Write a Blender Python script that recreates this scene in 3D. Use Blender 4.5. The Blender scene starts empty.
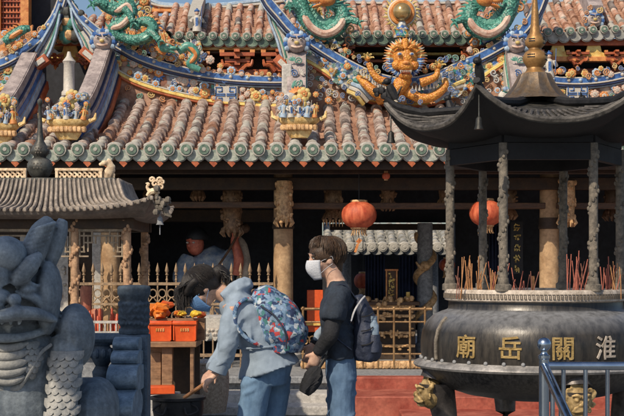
import bpy, math, random
from mathutils import Vector, Matrix, noise
random.seed(7)
PI = math.pi
SC = bpy.context.scene
COL = SC.collection
F, CH, HY = 1300.0, 1.55, 270.0          # focal length in photo pixels, camera height, horizon row
def W(px, py, Y): return Vector(((px-312)*Y/F, Y, CH+(HY-py)*Y/F))
def V(*a): return Vector(a)
WL = {}

# ------------------------------------------------------------------ materials
def _nt(name):
    m = bpy.data.materials.new(name); m.use_nodes = True
    nt = m.node_tree; nt.nodes.clear()
    out = nt.nodes.new('ShaderNodeOutputMaterial'); b = nt.nodes.new('ShaderNodeBsdfPrincipled')
    nt.links.new(b.outputs[0], out.inputs[0])
    tc = nt.nodes.new('ShaderNodeTexCoord')
    return m, nt, b, tc
def _mix(nt, fac, a, b, mode='MIX'):
    n = nt.nodes.new('ShaderNodeMix'); n.data_type = 'RGBA'; n.blend_type = mode
    for k, v in ((0, fac), (6, a), (7, b)):
        if hasattr(v, 'links') or hasattr(v, 'is_output'): nt.links.new(v, n.inputs[k])
        elif k == 0: n.inputs[0].default_value = v
        else: n.inputs[k].default_value = (*v[:3], 1)
    return n.outputs[2]
def _ramp(nt, src, stops, const=False):
    r = nt.nodes.new('ShaderNodeValToRGB'); cr = r.color_ramp
    if const: cr.interpolation = 'CONSTANT'
    while len(cr.elements) < len(stops): cr.elements.new(0.5)
    for e, (p, c) in zip(cr.elements, stops):
        e.position = p; e.color = (*c, 1) if len(c) == 3 else c
    nt.links.new(src, r.inputs[0]); return r.outputs[0]
def _noise(nt, tc, scale, detail=5, rough=.6, stretch=None):
    n = nt.nodes.new('ShaderNodeTexNoise'); n.inputs['Scale'].default_value = scale
    n.inputs['Detail'].default_value = detail; n.inputs['Roughness'].default_value = rough
    if stretch:
        mp = nt.nodes.new('ShaderNodeMapping'); mp.inputs['Scale'].default_value = stretch
        nt.links.new(tc.outputs['Object'], mp.inputs[0]); nt.links.new(mp.outputs[0], n.inputs['Vector'])
    else: nt.links.new(tc.outputs['Object'], n.inputs['Vector'])
    return n.outputs[0]
def _bump(nt, b, h, strength, dist=.01):
    n = nt.nodes.new('ShaderNodeBump'); n.inputs['Strength'].default_value = strength; n.inputs['Distance'].default_value = dist
    nt.links.new(h, n.inputs['Height']); nt.links.new(n.outputs[0], b.inputs['Normal'])
def g(v): return (v, v, v)
def mul(c, k): return tuple(min(1, x*k) for x in c)
def mat(name, col, rough=.7, metal=0, var=.35, scale=9, bump=.3, col2=None, edge=0, stretch=None, sheen=0, fine=True, dust_sheen=None, fk=.5, dist=.01, lo=.35, hi=.65):
    """noise-mottled paint / stone / wood / cloth with worn edges"""
    m, nt, b, tc = _nt(name)
    n1 = _noise(nt, tc, scale, 6, .65, stretch)
    f = _ramp(nt, n1, [(lo, g(0)), (hi, g(1))])
    c = _mix(nt, f, mul(col, 1-var), col2 or mul(col, 1+var*.6))
    if fine:
        n2 = _noise(nt, tc, scale*6, 3, .6)
        c = _mix(nt, fk, c, _ramp(nt, n2, [(.3, g(.35)), (.7, g(.75))]), 'OVERLAY')
    if edge:
        ge = nt.nodes.new('ShaderNodeNewGeometry')
        e = _ramp(nt, ge.outputs['Pointiness'], [(.44, g(0)), (.5, g(.5)), (.56, g(1))])
        c = _mix(nt, min(1, abs(edge)), c, e, 'OVERLAY')
    if dust_sheen:  # up-facing paleness: dust plus sky reflection put into the colour
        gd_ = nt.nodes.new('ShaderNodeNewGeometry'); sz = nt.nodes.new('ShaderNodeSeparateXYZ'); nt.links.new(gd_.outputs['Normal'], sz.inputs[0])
        k_ = _ramp(nt, sz.outputs[2], [(.3, g(0)), (.92, g(1))]); k2 = _mix(nt, 1, k_, _ramp(nt, n1, [(.3, g(.45)), (.6, g(.95))]), 'MULTIPLY'); c = _mix(nt, k2, c, dust_sheen)
    nt.links.new(c, b.inputs['Base Color'])
    b.inputs['Metallic'].default_value = metal
    if dust_sheen and metal: nt.links.new(_mix(nt, k2, g(metal), g(0)), b.inputs['Metallic'])
    rr = _ramp(nt, n1, [(.3, g(max(.02, rough-.1))), (.7, g(min(1, rough+.1)))])
    nt.links.new(rr, b.inputs['Roughness'])
    if sheen: b.inputs['Sheen Weight'].default_value = sheen
    if bump: _bump(nt, b, _noise(nt, tc, scale*3, 5, .6, stretch), bump, dist)
    return m
def mosaic(name, cols, scale, rough=.35, bump=.4, dirt=.4, line=.5, warp=.35):
    """cut-porcelain shards: voronoi cells taking one of several glazes"""
    m, nt, b, tc = _nt(name)
    v = nt.nodes.new('ShaderNodeTexVoronoi'); v.inputs['Scale'].default_value = scale
    wn = nt.nodes.new('ShaderNodeTexNoise'); wn.inputs['Scale'].default_value = scale*.8; wn.inputs['Detail'].default_value = 3; nt.links.new(tc.outputs['Object'], wn.inputs['Vector'])
    wm = nt.nodes.new('ShaderNodeVectorMath'); wm.operation = 'MULTIPLY_ADD'; nt.links.new(wn.outputs['Color'], wm.inputs[0]); wm.inputs[1].default_value = (warp*3/scale,)*3; nt.links.new(tc.outputs['Object'], wm.inputs[2]); nt.links.new(wm.outputs[0], v.inputs['Vector'])
    sx = nt.nodes.new('ShaderNodeSeparateColor'); nt.links.new(v.outputs['Color'], sx.inputs[0])
    k = len(cols); c = _ramp(nt, sx.outputs[0], [(i/k, cols[i]) for i in range(k)], True)
    d = _ramp(nt, v.outputs['Distance'], [(.25, g(1)), (.75, g(1-line))])
    c = _mix(nt, 1, c, d, 'MULTIPLY')
    n = _noise(nt, tc, scale*.35, 5)
    c = _mix(nt, dirt, c, _ramp(nt, n, [(.35, g(.3)), (.65, g(.75))]), 'OVERLAY')
    nt.links.new(c, b.inputs['Base Color']); b.inputs['Roughness'].default_value = rough
    if bump:
        inv = _ramp(nt, v.outputs['Distance'], [(0, g(1)), (.8, g(0))]); _bump(nt, b, inv, bump, .012)
    return m
def scales(name, c1, c2, scale, rough=.4):
    m, nt, b, tc = _nt(name)
    v = nt.nodes.new('ShaderNodeTexVoronoi'); v.inputs['Scale'].default_value = scale; nt.links.new(tc.outputs['Object'], v.inputs['Vector'])
    c = _ramp(nt, v.outputs['Distance'], [(.2, c1), (.7, c2)])
    n = _noise(nt, tc, scale*.2, 4)
    c = _mix(nt, .45, c, _ramp(nt, n, [(.3, g(.3)), (.7, g(.75))]), 'OVERLAY')
    nt.links.new(c, b.inputs['Base Color']); b.inputs['Roughness'].default_value = rough
    _bump(nt, b, _ramp(nt, v.outputs['Distance'], [(0, g(1)), (.8, g(0))]), .6, .012)
    return m

# ------------------------------------------------------------------ mesh builder
def catmull(pts, n=6):
    P = [Vector(p) for p in pts]
    if len(P) < 3: return P
    out = []
    for i in range(len(P)-1):
        p0 = P[i-1] if i else P[0]*2-P[1]; p1, p2 = P[i], P[i+1]
        p3 = P[i+2] if i+2 < len(P) else P[-1]*2-P[-2]
        for k in range(n):
            t = k/n
            out.append(.5*((2*p1)+(p2-p0)*t+(2*p0-5*p1+4*p2-p3)*t*t+(3*p1-p0-3*p2+p3)*t**3))
    out.append(P[-1]); return out
def lerp_list(r, n):
    if not isinstance(r, (list, tuple)) : return [r]*n
    if len(r) == n: return list(r)
    if any(isinstance(k, tuple) for k in r): r = [k if isinstance(k, tuple) else (k, k) for k in r]
    o = []
    for i in range(n):
        t = i/(n-1)*(len(r)-1); k = min(int(t), len(r)-2); u = t-k
        a, b = r[k], r[k+1]
        o.append(tuple(x*(1-u)+y*u for x, y in zip(a, b)) if isinstance(a, tuple) else a*(1-u)+b*u)
    return o
class MB:
    def __init__(s, M=None): s.v = []; s.f = []; s.m = []; s.M = M
    def add(s, vs, fs, mi=0):
        o = len(s.v)
        s.v += [s.M @ Vector(p) for p in vs] if s.M else [Vector(p) for p in vs]
        s.f += [[o+i for i in f] for f in fs]
        s.m += mi if isinstance(mi, list) else [mi]*len(fs)
    def box(s, c, d, rot=None, mi=0, taper=1):
        x, y, z = (k/2 for k in d); R = rot or Matrix.Identity(3)
        vs = []
        for sz in (-1, 1):
            t = taper if sz > 0 else 1
            for sx, sy in ((-1, -1), (1, -1), (1, 1), (-1, 1)): vs.append(Vector(c)+R @ V(sx*x*t, sy*y*t, sz*z))
        s.add(vs, [(3, 2, 1, 0), (4, 5, 6, 7), (0, 1, 5, 4), (1, 2, 6, 5), (2, 3, 7, 6), (3, 0, 4, 7)], mi)
    def bar(s, a, b, w, h, mi=0):
        a, b = Vector(a), Vector(b); d = b-a; L = d.length
        q = d.to_track_quat('X', 'Z').to_matrix(); s.box((a+b)/2, (L, w, h), q, mi)
    def tube(s, pts, r, n=8, mi=0, cap=True, ref=None, smooth=0):
        P = catmull(pts, smooth) if smooth else [Vector(p) for p in pts]
        R = lerp_list(r, len(P)); vs = []; N = len(P); prev = None
        for i, p in enumerate(P):
            t = (P[min(i+1, N-1)]-P[max(i-1, 0)])
            t = t.normalized() if t.length > 1e-9 else V(0, 0, 1)
            if ref is not None: b = Vector(ref); b = (b-t*b.dot(t)).normalized()
            elif prev is None:
                b = V(0, 1, 0) if abs(t.y) < .9 else V(1, 0, 0); b = (b-t*b.dot(t)).normalized()
            else: b = (prev-t*prev.dot(t)).normalized()
            prev = b; a = b.cross(t)
            ra, rb = R[i] if isinstance(R[i], tuple) else (R[i], R[i])
            for k in range(n):
                q = 2*PI*k/n; vs.append(p+a*(math.cos(q)*ra)+b*(math.sin(q)*rb))
        fs = [(i*n+k, i*n+(k+1) % n, (i+1)*n+(k+1) % n, (i+1)*n+k) for i in range(N-1) for k in range(n)]
        if cap: fs += [tuple(range(n-1, -1, -1)), tuple(range((N-1)*n, N*n))]
        s.add(vs, fs, mi)
    def lathe(s, prof, c=(0, 0, 0), n=24, mi=0, cap=True, a0=0):
        c = Vector(c); vs = []; N = len(prof)
        for r, z in prof:
            for k in range(n):
                q = a0+2*PI*k/n; vs.append(c+V(r*math.cos(q), r*math.sin(q), z))
        fs = [(i*n+k, i*n+(k+1) % n, (i+1)*n+(k+1) % n, (i+1)*n+k) for i in range(N-1) for k in range(n)]
        mm = [mi[i] for i in range(N-1) for k in range(n)] if isinstance(mi, list) else [mi]*len(fs)
        if cap: fs += [tuple(range(n-1, -1, -1)), tuple(range((N-1)*n, N*n))]; mm += [mm[0], mm[-1]]
        s.add(vs, fs, mm)
    def ball(s, c, r, rot=None, n=10, m=7, mi=0):
        r = r if isinstance(r, (tuple, list, Vector)) else (r, r, r); R = rot or Matrix.Identity(3); c = Vector(c)
        vs = [c+R @ V(0, 0, -r[2])]
        for i in range(1, m):
            t = -PI/2+PI*i/m
            for k in range(n):
                q = 2*PI*k/n; vs.append(c+R @ V(r[0]*math.cos(t)*math.cos(q), r[1]*math.cos(t)*math.sin(q), r[2]*math.sin(t)))
        vs.append(c+R @ V(0, 0, r[2])); T = len(vs)-1
        fs = [(0, 1+(k+1) % n, 1+k) for k in range(n)]
        for i in range(m-2):
            o = 1+i*n; fs += [(o+k, o+(k+1) % n, o+n+(k+1) % n, o+n+k) for k in range(n)]
        o = 1+(m-2)*n; fs += [(o+k, o+(k+1) % n, T) for k in range(n)]
        s.add(vs, fs, mi)
    def prism(s, poly, y0, y1, mi=0):
        """polygon of (x, z) points extruded along y"""
        n = len(poly); vs = [V(x, y0, z) for x, z in poly]+[V(x, y1, z) for x, z in poly]
        ar = sum(poly[i][0]*poly[(i+1) % n][1]-poly[(i+1) % n][0]*poly[i][1] for i in range(n))
        fs = [tuple(range(n)), tuple(range(2*n-1, n-1, -1))]+[((i+1) % n, i, n+i, n+(i+1) % n) for i in range(n)]
        if ar < 0: fs = [tuple(reversed(f)) for f in fs]
        s.add(vs, fs, mi)
    def strip(s, A, B, y0, y1, mi=0):
        """solid wall between an upper and a lower curve (same length) with thickness y0..y1"""
        n = len(A); vs = []
        for a, b in zip(A, B): vs += [V(a.x, y0, a.z), V(b.x, y0, b.z), V(a.x, y1, a.z), V(b.x, y1, b.z)]
        fs = []
        for i in range(n-1):
            o = 4*i; p = o+4
            fs += [(o, o+1, p+1, p), (o+2, p+2, p+3, o+3), (o, p, p+2, o+2), (o+1, o+3, p+3, p+1)]
        fs += [(0, 2, 3, 1), (4*n-4, 4*n-3, 4*n-1, 4*n-2)]
        s.add(vs, fs, mi)
    def loft(s, rings, n=16, mi=0, cap=True):
        """stacked horizontal ellipses: (x, y, z, rx, ry)"""
        vs = []; N = len(rings)
        for x, y, z, rx, ry in rings:
            for k in range(n):
                q = 2*PI*k/n; vs.append(V(x+rx*math.cos(q), y+ry*math.sin(q), z))
        fs = [(i*n+k, i*n+(k+1) % n, (i+1)*n+(k+1) % n, (i+1)*n+k) for i in range(N-1) for k in range(n)]
        if cap: fs += [tuple(range(n-1, -1, -1)), tuple(range((N-1)*n, N*n))]
        s.add(vs, fs, mi)
    def mesh(s, off=V(0, 0, 0), name='mesh'):
        me = bpy.data.meshes.new(name); me.from_pydata([p-off for p in s.v], [], s.f)
        me.polygons.foreach_set('material_index', s.m)
        me.polygons.foreach_set('use_smooth', [True]*len(s.f)); me.update(); me.set_sharp_from_angle(angle=math.radians(42))
        return me
    def build(s, name, mats, parent=None, bevel=0, solid=0):
        off = WL[parent.name] if parent else V(0, 0, 0)
        if parent is None and s.v:
            xs = [p.x for p in s.v]; ys = [p.y for p in s.v]; zs = [p.z for p in s.v]
            off = V((min(xs)+max(xs))/2, (min(ys)+max(ys))/2, min(zs))
        me = s.mesh(off, name)
        for m in (mats if isinstance(mats, list) else [mats]): me.materials.append(m)
        return link(name, me, parent, off, bevel, solid)
def link(name, me, parent, off, bevel=0, solid=0):
    o = bpy.data.objects.new(name, me); COL.objects.link(o)
    if parent: o.parent = parent; WL[o.name] = WL[parent.name]
    else: o.location = off; WL[o.name] = off
    if bevel:
        b = o.modifiers.new('bevel', 'BEVEL'); b.width = bevel; b.segments = 2; b.limit_method = 'ANGLE'; b.angle_limit = math.radians(40)
    if solid:
        b = o.modifiers.new('solid', 'SOLIDIFY'); b.thickness = solid
    return o
_tex = {}
def clouds(scale):
    k = round(scale, 4)
    if k not in _tex:
        t = bpy.data.textures.new('clouds', 'CLOUDS'); t.noise_scale = scale; t.noise_depth = 3; _tex[k] = t
    return _tex[k]
def sculpt(mb, name, mats, parent=None, voxel=.02, smooth=4, disp=(), pick=None):
    """fuse overlapping primitives into one continuous skin"""
    off = WL[parent.name] if parent else None
    if off is None:
        xs = [p.x for p in mb.v]; ys = [p.y for p in mb.v]; zs = [p.z for p in mb.v]
        off = V((min(xs)+max(xs))/2, (min(ys)+max(ys))/2, min(zs))
    me = mb.mesh(off); t = bpy.data.objects.new('tmp', me); COL.objects.link(t)
    r = t.modifiers.new('r', 'REMESH'); r.mode = 'VOXEL'; r.voxel_size = voxel; r.use_smooth_shade = True
    if smooth: q = t.modifiers.new('s', 'SMOOTH'); q.factor = .5; q.iterations = smooth
    for sc_, st in disp:
        d = t.modifiers.new('d', 'DISPLACE'); d.texture = clouds(sc_); d.strength = st; d.mid_level = .5; d.texture_coords = 'LOCAL'
    dg = bpy.context.evaluated_depsgraph_get(); dg.update()
    out = bpy.data.meshes.new_from_object(t.evaluated_get(dg)); out.name = name
    bpy.data.objects.remove(t); out.materials.clear()
    for m in (mats if isinstance(mats, list) else [mats]): out.materials.append(m)
    if pick:
        for p in out.polygons: p.material_index = pick(p.center+off, p.normal)
    return link(name, out, parent, off)
def tag(o, label=None, cat=None, group=None, kind=None):
    for k, v in (('label', label), ('category', cat), ('group', group), ('kind', kind)):
        if v: o[k] = v
    return o
def thing(name, loc, label, cat, group=None):
    o = bpy.data.objects.new(name, None); COL.objects.link(o); o.location = loc; o.empty_display_size = .1
    WL[o.name] = Vector(loc); return tag(o, label, cat, group)
def put(name, me, parent, loc, rot=(0, 0, 0), scale=1):
    """a further copy of a shared mesh as a part"""
    o = bpy.data.objects.new(name, me); COL.objects.link(o)
    o.parent = parent; o.location = Vector(loc)-(WL[parent.name] if parent else V(0, 0, 0)); o.rotation_euler = rot
    o.scale = (scale,)*3 if not isinstance(scale, (tuple, list)) else scale
    WL[o.name] = Vector(loc); return o
def dup(root, loc, rotz=0, scale=1, label=None, group=None):
    r = root.copy(); COL.objects.link(r); r.location = loc; r.rotation_euler = (0, 0, rotz); r.scale = (scale,)*3
    if label: r['label'] = label
    if group: r['group'] = group
    for ch in list(root.children):
        c = ch.copy(); COL.objects.link(c); c.parent = r
        for q in list(ch.children):
            d = q.copy(); COL.objects.link(d); d.parent = c
    return r
def rotm(axis, deg): return Matrix.Rotation(math.radians(deg), 3, axis)
def frame(t, up=V(0, 0, 1)):
    """matrix whose z axis is t"""
    t = Vector(t).normalized(); return t.to_track_quat('Z', 'Y').to_matrix()

# ------------------------------------------------------------------ palette
M = {}
M['terra'] = mat('terracotta_tile', (.36, .165, .1), .8, col2=(.48, .3, .21), scale=6, bump=.3, var=.35)
M['round'] = mat('weathered_round_tile', (.29, .19, .15), .8, col2=(.52, .43, .38), scale=7, bump=.4, var=.3, lo=.4, hi=.6)
M['roundred'] = mat('red_round_tile', (.5, .24, .15), .8, col2=(.62, .47, .38), scale=6, bump=.3, var=.25, lo=.42, hi=.66)
M['mortar'] = mat('lime_mortar', (.6, .57, .5), .9, col2=(.42, .4, .36), scale=12)
M['gglaze'] = mat('green_glazed_tile', (.075, .135, .1), .4, col2=(.19, .26, .2), scale=14, bump=.2)
M['drip'] = mat('pale_glazed_drip_tile', (.22, .3, .25), .45, col2=(.48, .5, .44), scale=10, bump=.2)
M['tilegrey'] = mat('grey_white_tile', (.26, .27, .26), .8, col2=(.42, .41, .38), scale=7)
M['redwood'] = mat('red_lacquer_wood', (.4, .075, .03), .5, col2=(.5, .14, .05), scale=6)
M['orange'] = mat('orange_glaze', (.68, .2, .05), .45, col2=(.75, .33, .1), scale=15)
M['gold'] = mat('ochre_gold_paint', (.62, .36, .07), .5, col2=(.7, .48, .17), scale=12, edge=.5)
M['oldtile'] = mat('sooty_old_tile', (.14, .11, .1), .85, col2=(.25, .21, .19), scale=9, bump=.4)
M['oldgold'] = mat('dirty_gilding', (.42, .25, .07), .6, col2=(.58, .42, .2), scale=14, edge=.7, bump=.5)
M['yellow'] = mat('yellow_glaze', (.72, .48, .1), .45, col2=(.75, .6, .28), scale=12)
M['blue'] = mat('cobalt_glaze', (.04, .11, .36), .35, col2=(.08, .2, .48), scale=14)
M['navy'] = mat('dark_cobalt', (.02, .035, .1), .5, scale=12)
M['lblue'] = mat('pale_blue_glaze', (.36, .47, .6), .5, scale=10)
M['white'] = mat('white_porcelain', (.72, .69, .62), .5, col2=(.55, .5, .44), scale=11, bump=.2)
M['mauve'] = mat('weathered_mauve_plaster', (.33, .27, .265), .85, col2=(.46, .39, .37), scale=7)
M['green'] = scales('green_dragon_scale', (.12, .38, .3), (.03, .13, .1), 34)
M['gteal'] = mat('teal_glaze', (.07, .3, .24), .35, col2=(.15, .38, .3), scale=14)
M['pink'] = mat('pink_glaze', (.66, .36, .26), .5, col2=(.7, .55, .45), scale=14)
M['black'] = mat('black_paint', (.018, .018, .02), .6, scale=9)
M['golds'] = scales('golden_dragon_scale', (.74, .36, .07), (.5, .17, .03), 40)
M['canopy_black'] = mat('canopy_black', (.012, .012, .014), .8, scale=6)  # near black for the canopy underside and lintel
M['panel'] = mosaic('painted_ridge_panel', [(.42, .2, .12), (.5, .3, .22), (.3, .33, .4), (.55, .42, .32), (.38, .16, .1), (.45, .4, .4)], 9, .7, .25)
M['panelc'] = mosaic('grey_ridge_panel', [(.3, .32, .36), (.42, .42, .44), (.34, .36, .42), (.5, .46, .42), (.25, .28, .36)], 8, .7, .25)
M['poly'] = mosaic('cut_porcelain', [(.64, .2, .06), (.09, .2, .45), (.66, .63, .56), (.07, .3, .23), (.68, .47, .12), (.6, .36, .28), (.55, .15, .06)], 26, .35, .5)
M['warmpoly'] = mosaic('orange_cut_porcelain', [(.66, .24, .08), (.6, .4, .28), (.68, .6, .5), (.55, .17, .06), (.68, .45, .14), (.1, .22, .42)], 22, .35, .5)
M['coolpoly'] = mosaic('blue_cut_porcelain', [(.08, .18, .45), (.62, .62, .6), (.3, .42, .58), (.06, .28, .25), (.66, .62, .52), (.6, .36, .1)], 24, .35, .5)
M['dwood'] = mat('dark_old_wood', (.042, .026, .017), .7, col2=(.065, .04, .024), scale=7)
M['bwood'] = mat('brown_beam_wood', (.085, .042, .022), .6, col2=(.125, .065, .033), scale=6, stretch=(1, 6, 6))
M['dark'] = mat('hazy_dark_wall', (.032, .034, .042), .9, scale=3)  # lifted bluish black: haze put into the colour
M['carve'] = mat('gilded_carving', (.26, .14, .06), .55, col2=(.44, .28, .14), scale=22, edge=.9)
M['tan'] = mat('tan_stone_column', (.44, .26, .13), .8, col2=(.52, .35, .2), scale=5, bump=.2)
M['lstone'] = mat('pale_granite', (.5, .48, .45), .85, col2=(.6, .57, .53), scale=20, bump=.25)
M['gstone'] = mat('grey_granite', (.24, .25, .27), .85, col2=(.33, .34, .35), scale=25, bump=.3)
M['redpaint'] = mat('red_painted_floor', (.36, .065, .04), .7, col2=(.44, .13, .085), scale=4, bump=.15)
M['shadestone'] = mat('shaded_statue_stone', (.155, .19, .225), .8, var=.3, col2=(.22, .255, .285), scale=14, bump=.35, edge=.7, fk=.4)  # lion stone with the bluish tint of shade put into its colour
M['bluestone'] = mat('dark_blue_stone', (.04, .06, .085), .75, col2=(.06, .085, .115), scale=16, bump=.35, edge=.7)
M['bronze'] = mat('dark_bronze', (.045, .042, .042), .42, .55, col2=(.09, .08, .075), scale=8, bump=.25, edge=.6)
M['iron'] = mat('sooty_iron', (.022, .022, .024), .6, .3, scale=10)
M['ashiron'] = mat('ash_dusted_carved_stone', (.07, .062, .052), .85, col2=(.13, .112, .09), scale=20, edge=.9, bump=.5)
M['rim'] = mat('ash_coloured_rim', (.3, .25, .2), .75, col2=(.4, .35, .3), scale=24, edge=.6)
M['brass'] = mat('aged_brass', (.48, .27, .1), .42, .45, col2=(.32, .17, .06), scale=9, edge=.4)
M['goldtext'] = mat('dull_gold_relief', (.4, .26, .08), .55, .2, col2=(.48, .34, .14), scale=30)
M['steel'] = mat('stainless_steel', (.42, .5, .6), .22, 1, var=.1, scale=5, bump=.03, fine=False)
M['roofgrey'] = mat('grey_metal_roof', (.1, .085, .075), .7, col2=(.155, .13, .11), scale=7, edge=.5)
M['sand'] = mat('sandstone_carving', (.45, .32, .2), .85, col2=(.55, .43, .3), scale=20, edge=.8)
M['olive'] = mat('dark_olive_bronze', (.06, .06, .055), .5, .4, col2=(.1, .1, .09), scale=10, edge=.6)
M['lred'] = mat('red_lantern_silk', (.6, .075, .03), .6, col2=(.66, .16, .07), scale=3, bump=.15, stretch=(6, 6, 1))
M['crate'] = mat('orange_red_plastic', (.72, .1, .02), .4, var=.1, scale=5, bump=.05)
M['offer'] = mosaic('paper_offerings', [(.78, .2, .03), (.8, .5, .06), (.75, .3, .05), (.8, .62, .2)], 14, .6, .5)
M['twood'] = mat('brown_table_wood', (.24, .12, .06), .6, col2=(.34, .19, .1), scale=5, stretch=(1, 5, 5))
M['wicker'] = mat('wicker', (.38, .3, .22), .8, col2=(.5, .42, .33), scale=40, bump=.6)
M['incense'] = mat('pink_incense_stick', (.42, .13, .09), .8, scale=30, fine=False)
M['incenseg'] = mat('orange_incense_stick', (.5, .24, .1), .8, scale=30, fine=False)
M['incensed'] = mat('dark_incense_stick', (.25, .1, .07), .8, scale=30, fine=False)
M['candle'] = mat('red_candle_wax', (.62, .1, .04), .45, scale=8)
M['skin'] = mat('skin', (.56, .33, .23), .5, col2=(.6, .37, .27), var=.1, scale=10, bump=.05)
M['hair'] = mat('dark_hair', (.01, .008, .008), .6, col2=(.018, .013, .011), scale=30)
M['brhair'] = mat('brown_hair', (.038, .021, .012), .55, col2=(.075, .04, .02), scale=30)
M['mask'] = mat('white_mask_cloth', (.55, .57, .62), .85, var=.06, scale=30)
M['maskb'] = mat('blue_mask_cloth', (.12, .25, .48), .8, var=.15, scale=30)
M['tee'] = mat('navy_jersey', (.022, .032, .05), .9, col2=(.03, .043, .065), scale=12, bump=.3, dist=.02)
M['blackc'] = mat('black_cloth', (.012, .013, .016), .85, col2=(.022, .023, .028), scale=12, bump=.4, dist=.02)
M['jean'] = mat('blue_denim', (.085, .16, .28), .9, var=.2, col2=(.14, .23, .36), scale=6, bump=.3, stretch=(2, 2, .7), dist=.015, fk=.25)
M['jean2'] = mat('light_blue_denim', (.12, .22, .36), .9, var=.15, col2=(.17, .28, .42), scale=6, bump=.3, stretch=(2, 2, .7), dist=.015, fk=.25)
M['jacket'] = mat('pale_blue_cotton', (.25, .32, .4), .9, var=.12, col2=(.29, .36, .44), scale=4, bump=.3, dist=.02, fk=.2)
M['pack'] = mat('navy_nylon', (.02, .028, .055), .6, col2=(.035, .045, .08), scale=9, bump=.4, dist=.02)
M['floral'] = mosaic('floral_print', [(.05, .09, .2), (.2, .32, .46), (.5, .06, .06), (.07, .14, .26), (.5, .55, .6), (.06, .2, .2), (.25, .36, .5), (.03, .05, .12), (.1, .18, .32), (.24, .36, .5)], 42, .8, .1, line=.2, warp=.8)
M['strapw'] = mat('pale_strap', (.5, .5, .52), .8, scale=20)
M['shoe'] = mat('white_rubber_shoe', (.55, .54, .52), .6, scale=15)
M['rod'] = mat('wooden_stick', (.3, .14, .06), .6, scale=20)
# ================================================================== TEMPLE HALL
UY = 17.6; U = UY/F
temple = thing('temple_hall', (1.28, 16.5, 0), 'large ornate temple hall with tiled roofs, painted ridges and dark open front', 'temple')
def smoothpx(pts, Y, n=8): return catmull([W(x, y, Y) for x, y in pts], n)
def resample(P, n):
    L = [0]
    for a, b in zip(P, P[1:]): L.append(L[-1]+(b-a).length)
    out = []; j = 0
    for i in range(n):
        t = L[-1]*i/(n-1)
        while j < len(L)-2 and L[j+1] < t: j += 1
        k = (t-L[j])/max(1e-9, L[j+1]-L[j]); out.append(P[j].lerp(P[j+1], k))
    return out

# ---- tiled slopes
def tile_roof(name, prof, x0, x1, pitch, r, parent, mats, seg=.22, disc=True, skew=0, rise=0):
    """prof: (Y, z) from eave to top. mats: pan tile, round tile, mortar, disc glaze, drip glaze"""
    P = [V(0, y, z) for y, z in prof]; P = catmull(P, 6); L = sum((b-a).length for a, b in zip(P, P[1:]))
    def at(Q, t):
        n = len(Q)-1; k = min(int(t*n), n-1); return Q[k].lerp(Q[k+1], t*n-k)
    mb = MB(); n = int(round((x1-x0)/pitch)); pitch = (x1-x0)/n
    ncs = max(6, int(L/.075)); rnd = random.Random(int(x0*100)+5)
    Q = resample(P, 40)
    for i in range(n+1):
        x = x0+i*pitch; dz = rise*(x-x0)/(x1-x0)
        if i < n:                                     # pan tiles: overlapping courses
            vs = []; fs = []
            for k in range(ncs):
                a, b = at(Q, k/ncs), at(Q, min(1, (k+1.25)/ncs)); j = rnd.uniform(-.006, .006)
                o = len(vs)
                vs += [V(x, a.y, a.z+.026+j+dz), V(x+pitch/2, a.y-.01, a.z+.004+j+dz), V(x+pitch, a.y, a.z+.026+j+dz), V(x+pitch, b.y, b.z+dz), V(x+pitch/2, b.y, b.z-.02+dz), V(x, b.y, b.z+dz),
                       V(x, a.y, a.z+dz), V(x+pitch/2, a.y-.01, a.z-.02+dz), V(x+pitch, a.y, a.z+dz)]
                fs += [(o, o+1, o+4, o+5), (o+1, o+2, o+3, o+4), (o+1, o, o+6, o+7), (o+2, o+1, o+7, o+8)]
            mb.add(vs, fs, 0)
        ns = max(2, int(L/seg))
        for k in range(ns):                           # barrel tiles
            t0, t1 = k/ns, min(1, (k+1.1)/ns); a, b = at(Q, t0), at(Q, t1); jx = rnd.uniform(-.008, .008); jr = rnd.uniform(.93, 1.06)
            A = V(x+jx, a.y, a.z+.035+dz); B = V(x+jx, b.y, b.z+.02+dz)
            A += V(0, rnd.uniform(-.02, .02), rnd.uniform(-.006, .008)); B += V(rnd.uniform(-.008, .008), 0, rnd.uniform(-.006, .006)); k3 = rnd.random(); mb.tube([A, A.lerp(B, .14), A.lerp(B, .15), B], [r*1.08*jr, r*1.12*jr, r*jr, r*.9*jr], 10, 1 if k3 < .72 else (2 if k3 < .82 else (5 if k3 < .93 else 0)), cap=True, ref=(1, 0, 0))
            if k and rnd.random() < .6: mb.ball(A+V(rnd.uniform(-.01, .01), .0, r*.55), (r*.8, .03, r*.55), n=7, m=5, mi=2)
        if disc:
            a = Q[0]; c = V(x, a.y-.03, a.z+.03+dz)
            mb.tube([c, c+V(0, -.05, 0)], [r*1.16, r*1.19], 14, 2, ref=(1, 0, 0)); mb.tube([c+V(0, -.05, 0), c+V(0, -.062, 0)], [r*.96, r*.88], 14, 3, ref=(1, 0, 0))
            mb.tube([c+V(0, -.06, 0), c+V(0, -.07, 0)], [r*.42, r*.3], 8, 2, ref=(1, 0, 0))
            mb.ball(c+V(0, .06, r*.75), (r*1.42, .1, r*.75), n=9, m=6, mi=2)   # lime cap over the joint
            if i < n:                                  # hanging drip tile: scalloped plate
                xm = x+pitch/2; w = pitch*.56; ar = [(xm-w, a.z+.03+dz)]+[(xm-w*math.cos(q*PI/10), a.z-.0+dz-.105*math.sin(q*PI/10)**.8) for q in range(11)]+[(xm+w, a.z+.03+dz)]
                mb.prism(ar, a.y-.03-.004*(i % 2), a.y-.012-.004*(i % 2), 4)
                a2 = [(xm+(px-xm)*1.06, a.z+dz+(pz-a.z-dz)*1.13) for px, pz in ar]
                mb.prism(a2, a.y-.011+.004*(i % 2), a.y+.004, 2)
    return mb.build(name, mats, parent)
RM = [M['terra'], M['round'], M['mortar'], M['gglaze'], M['drip'], M['oldtile']]
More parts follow.
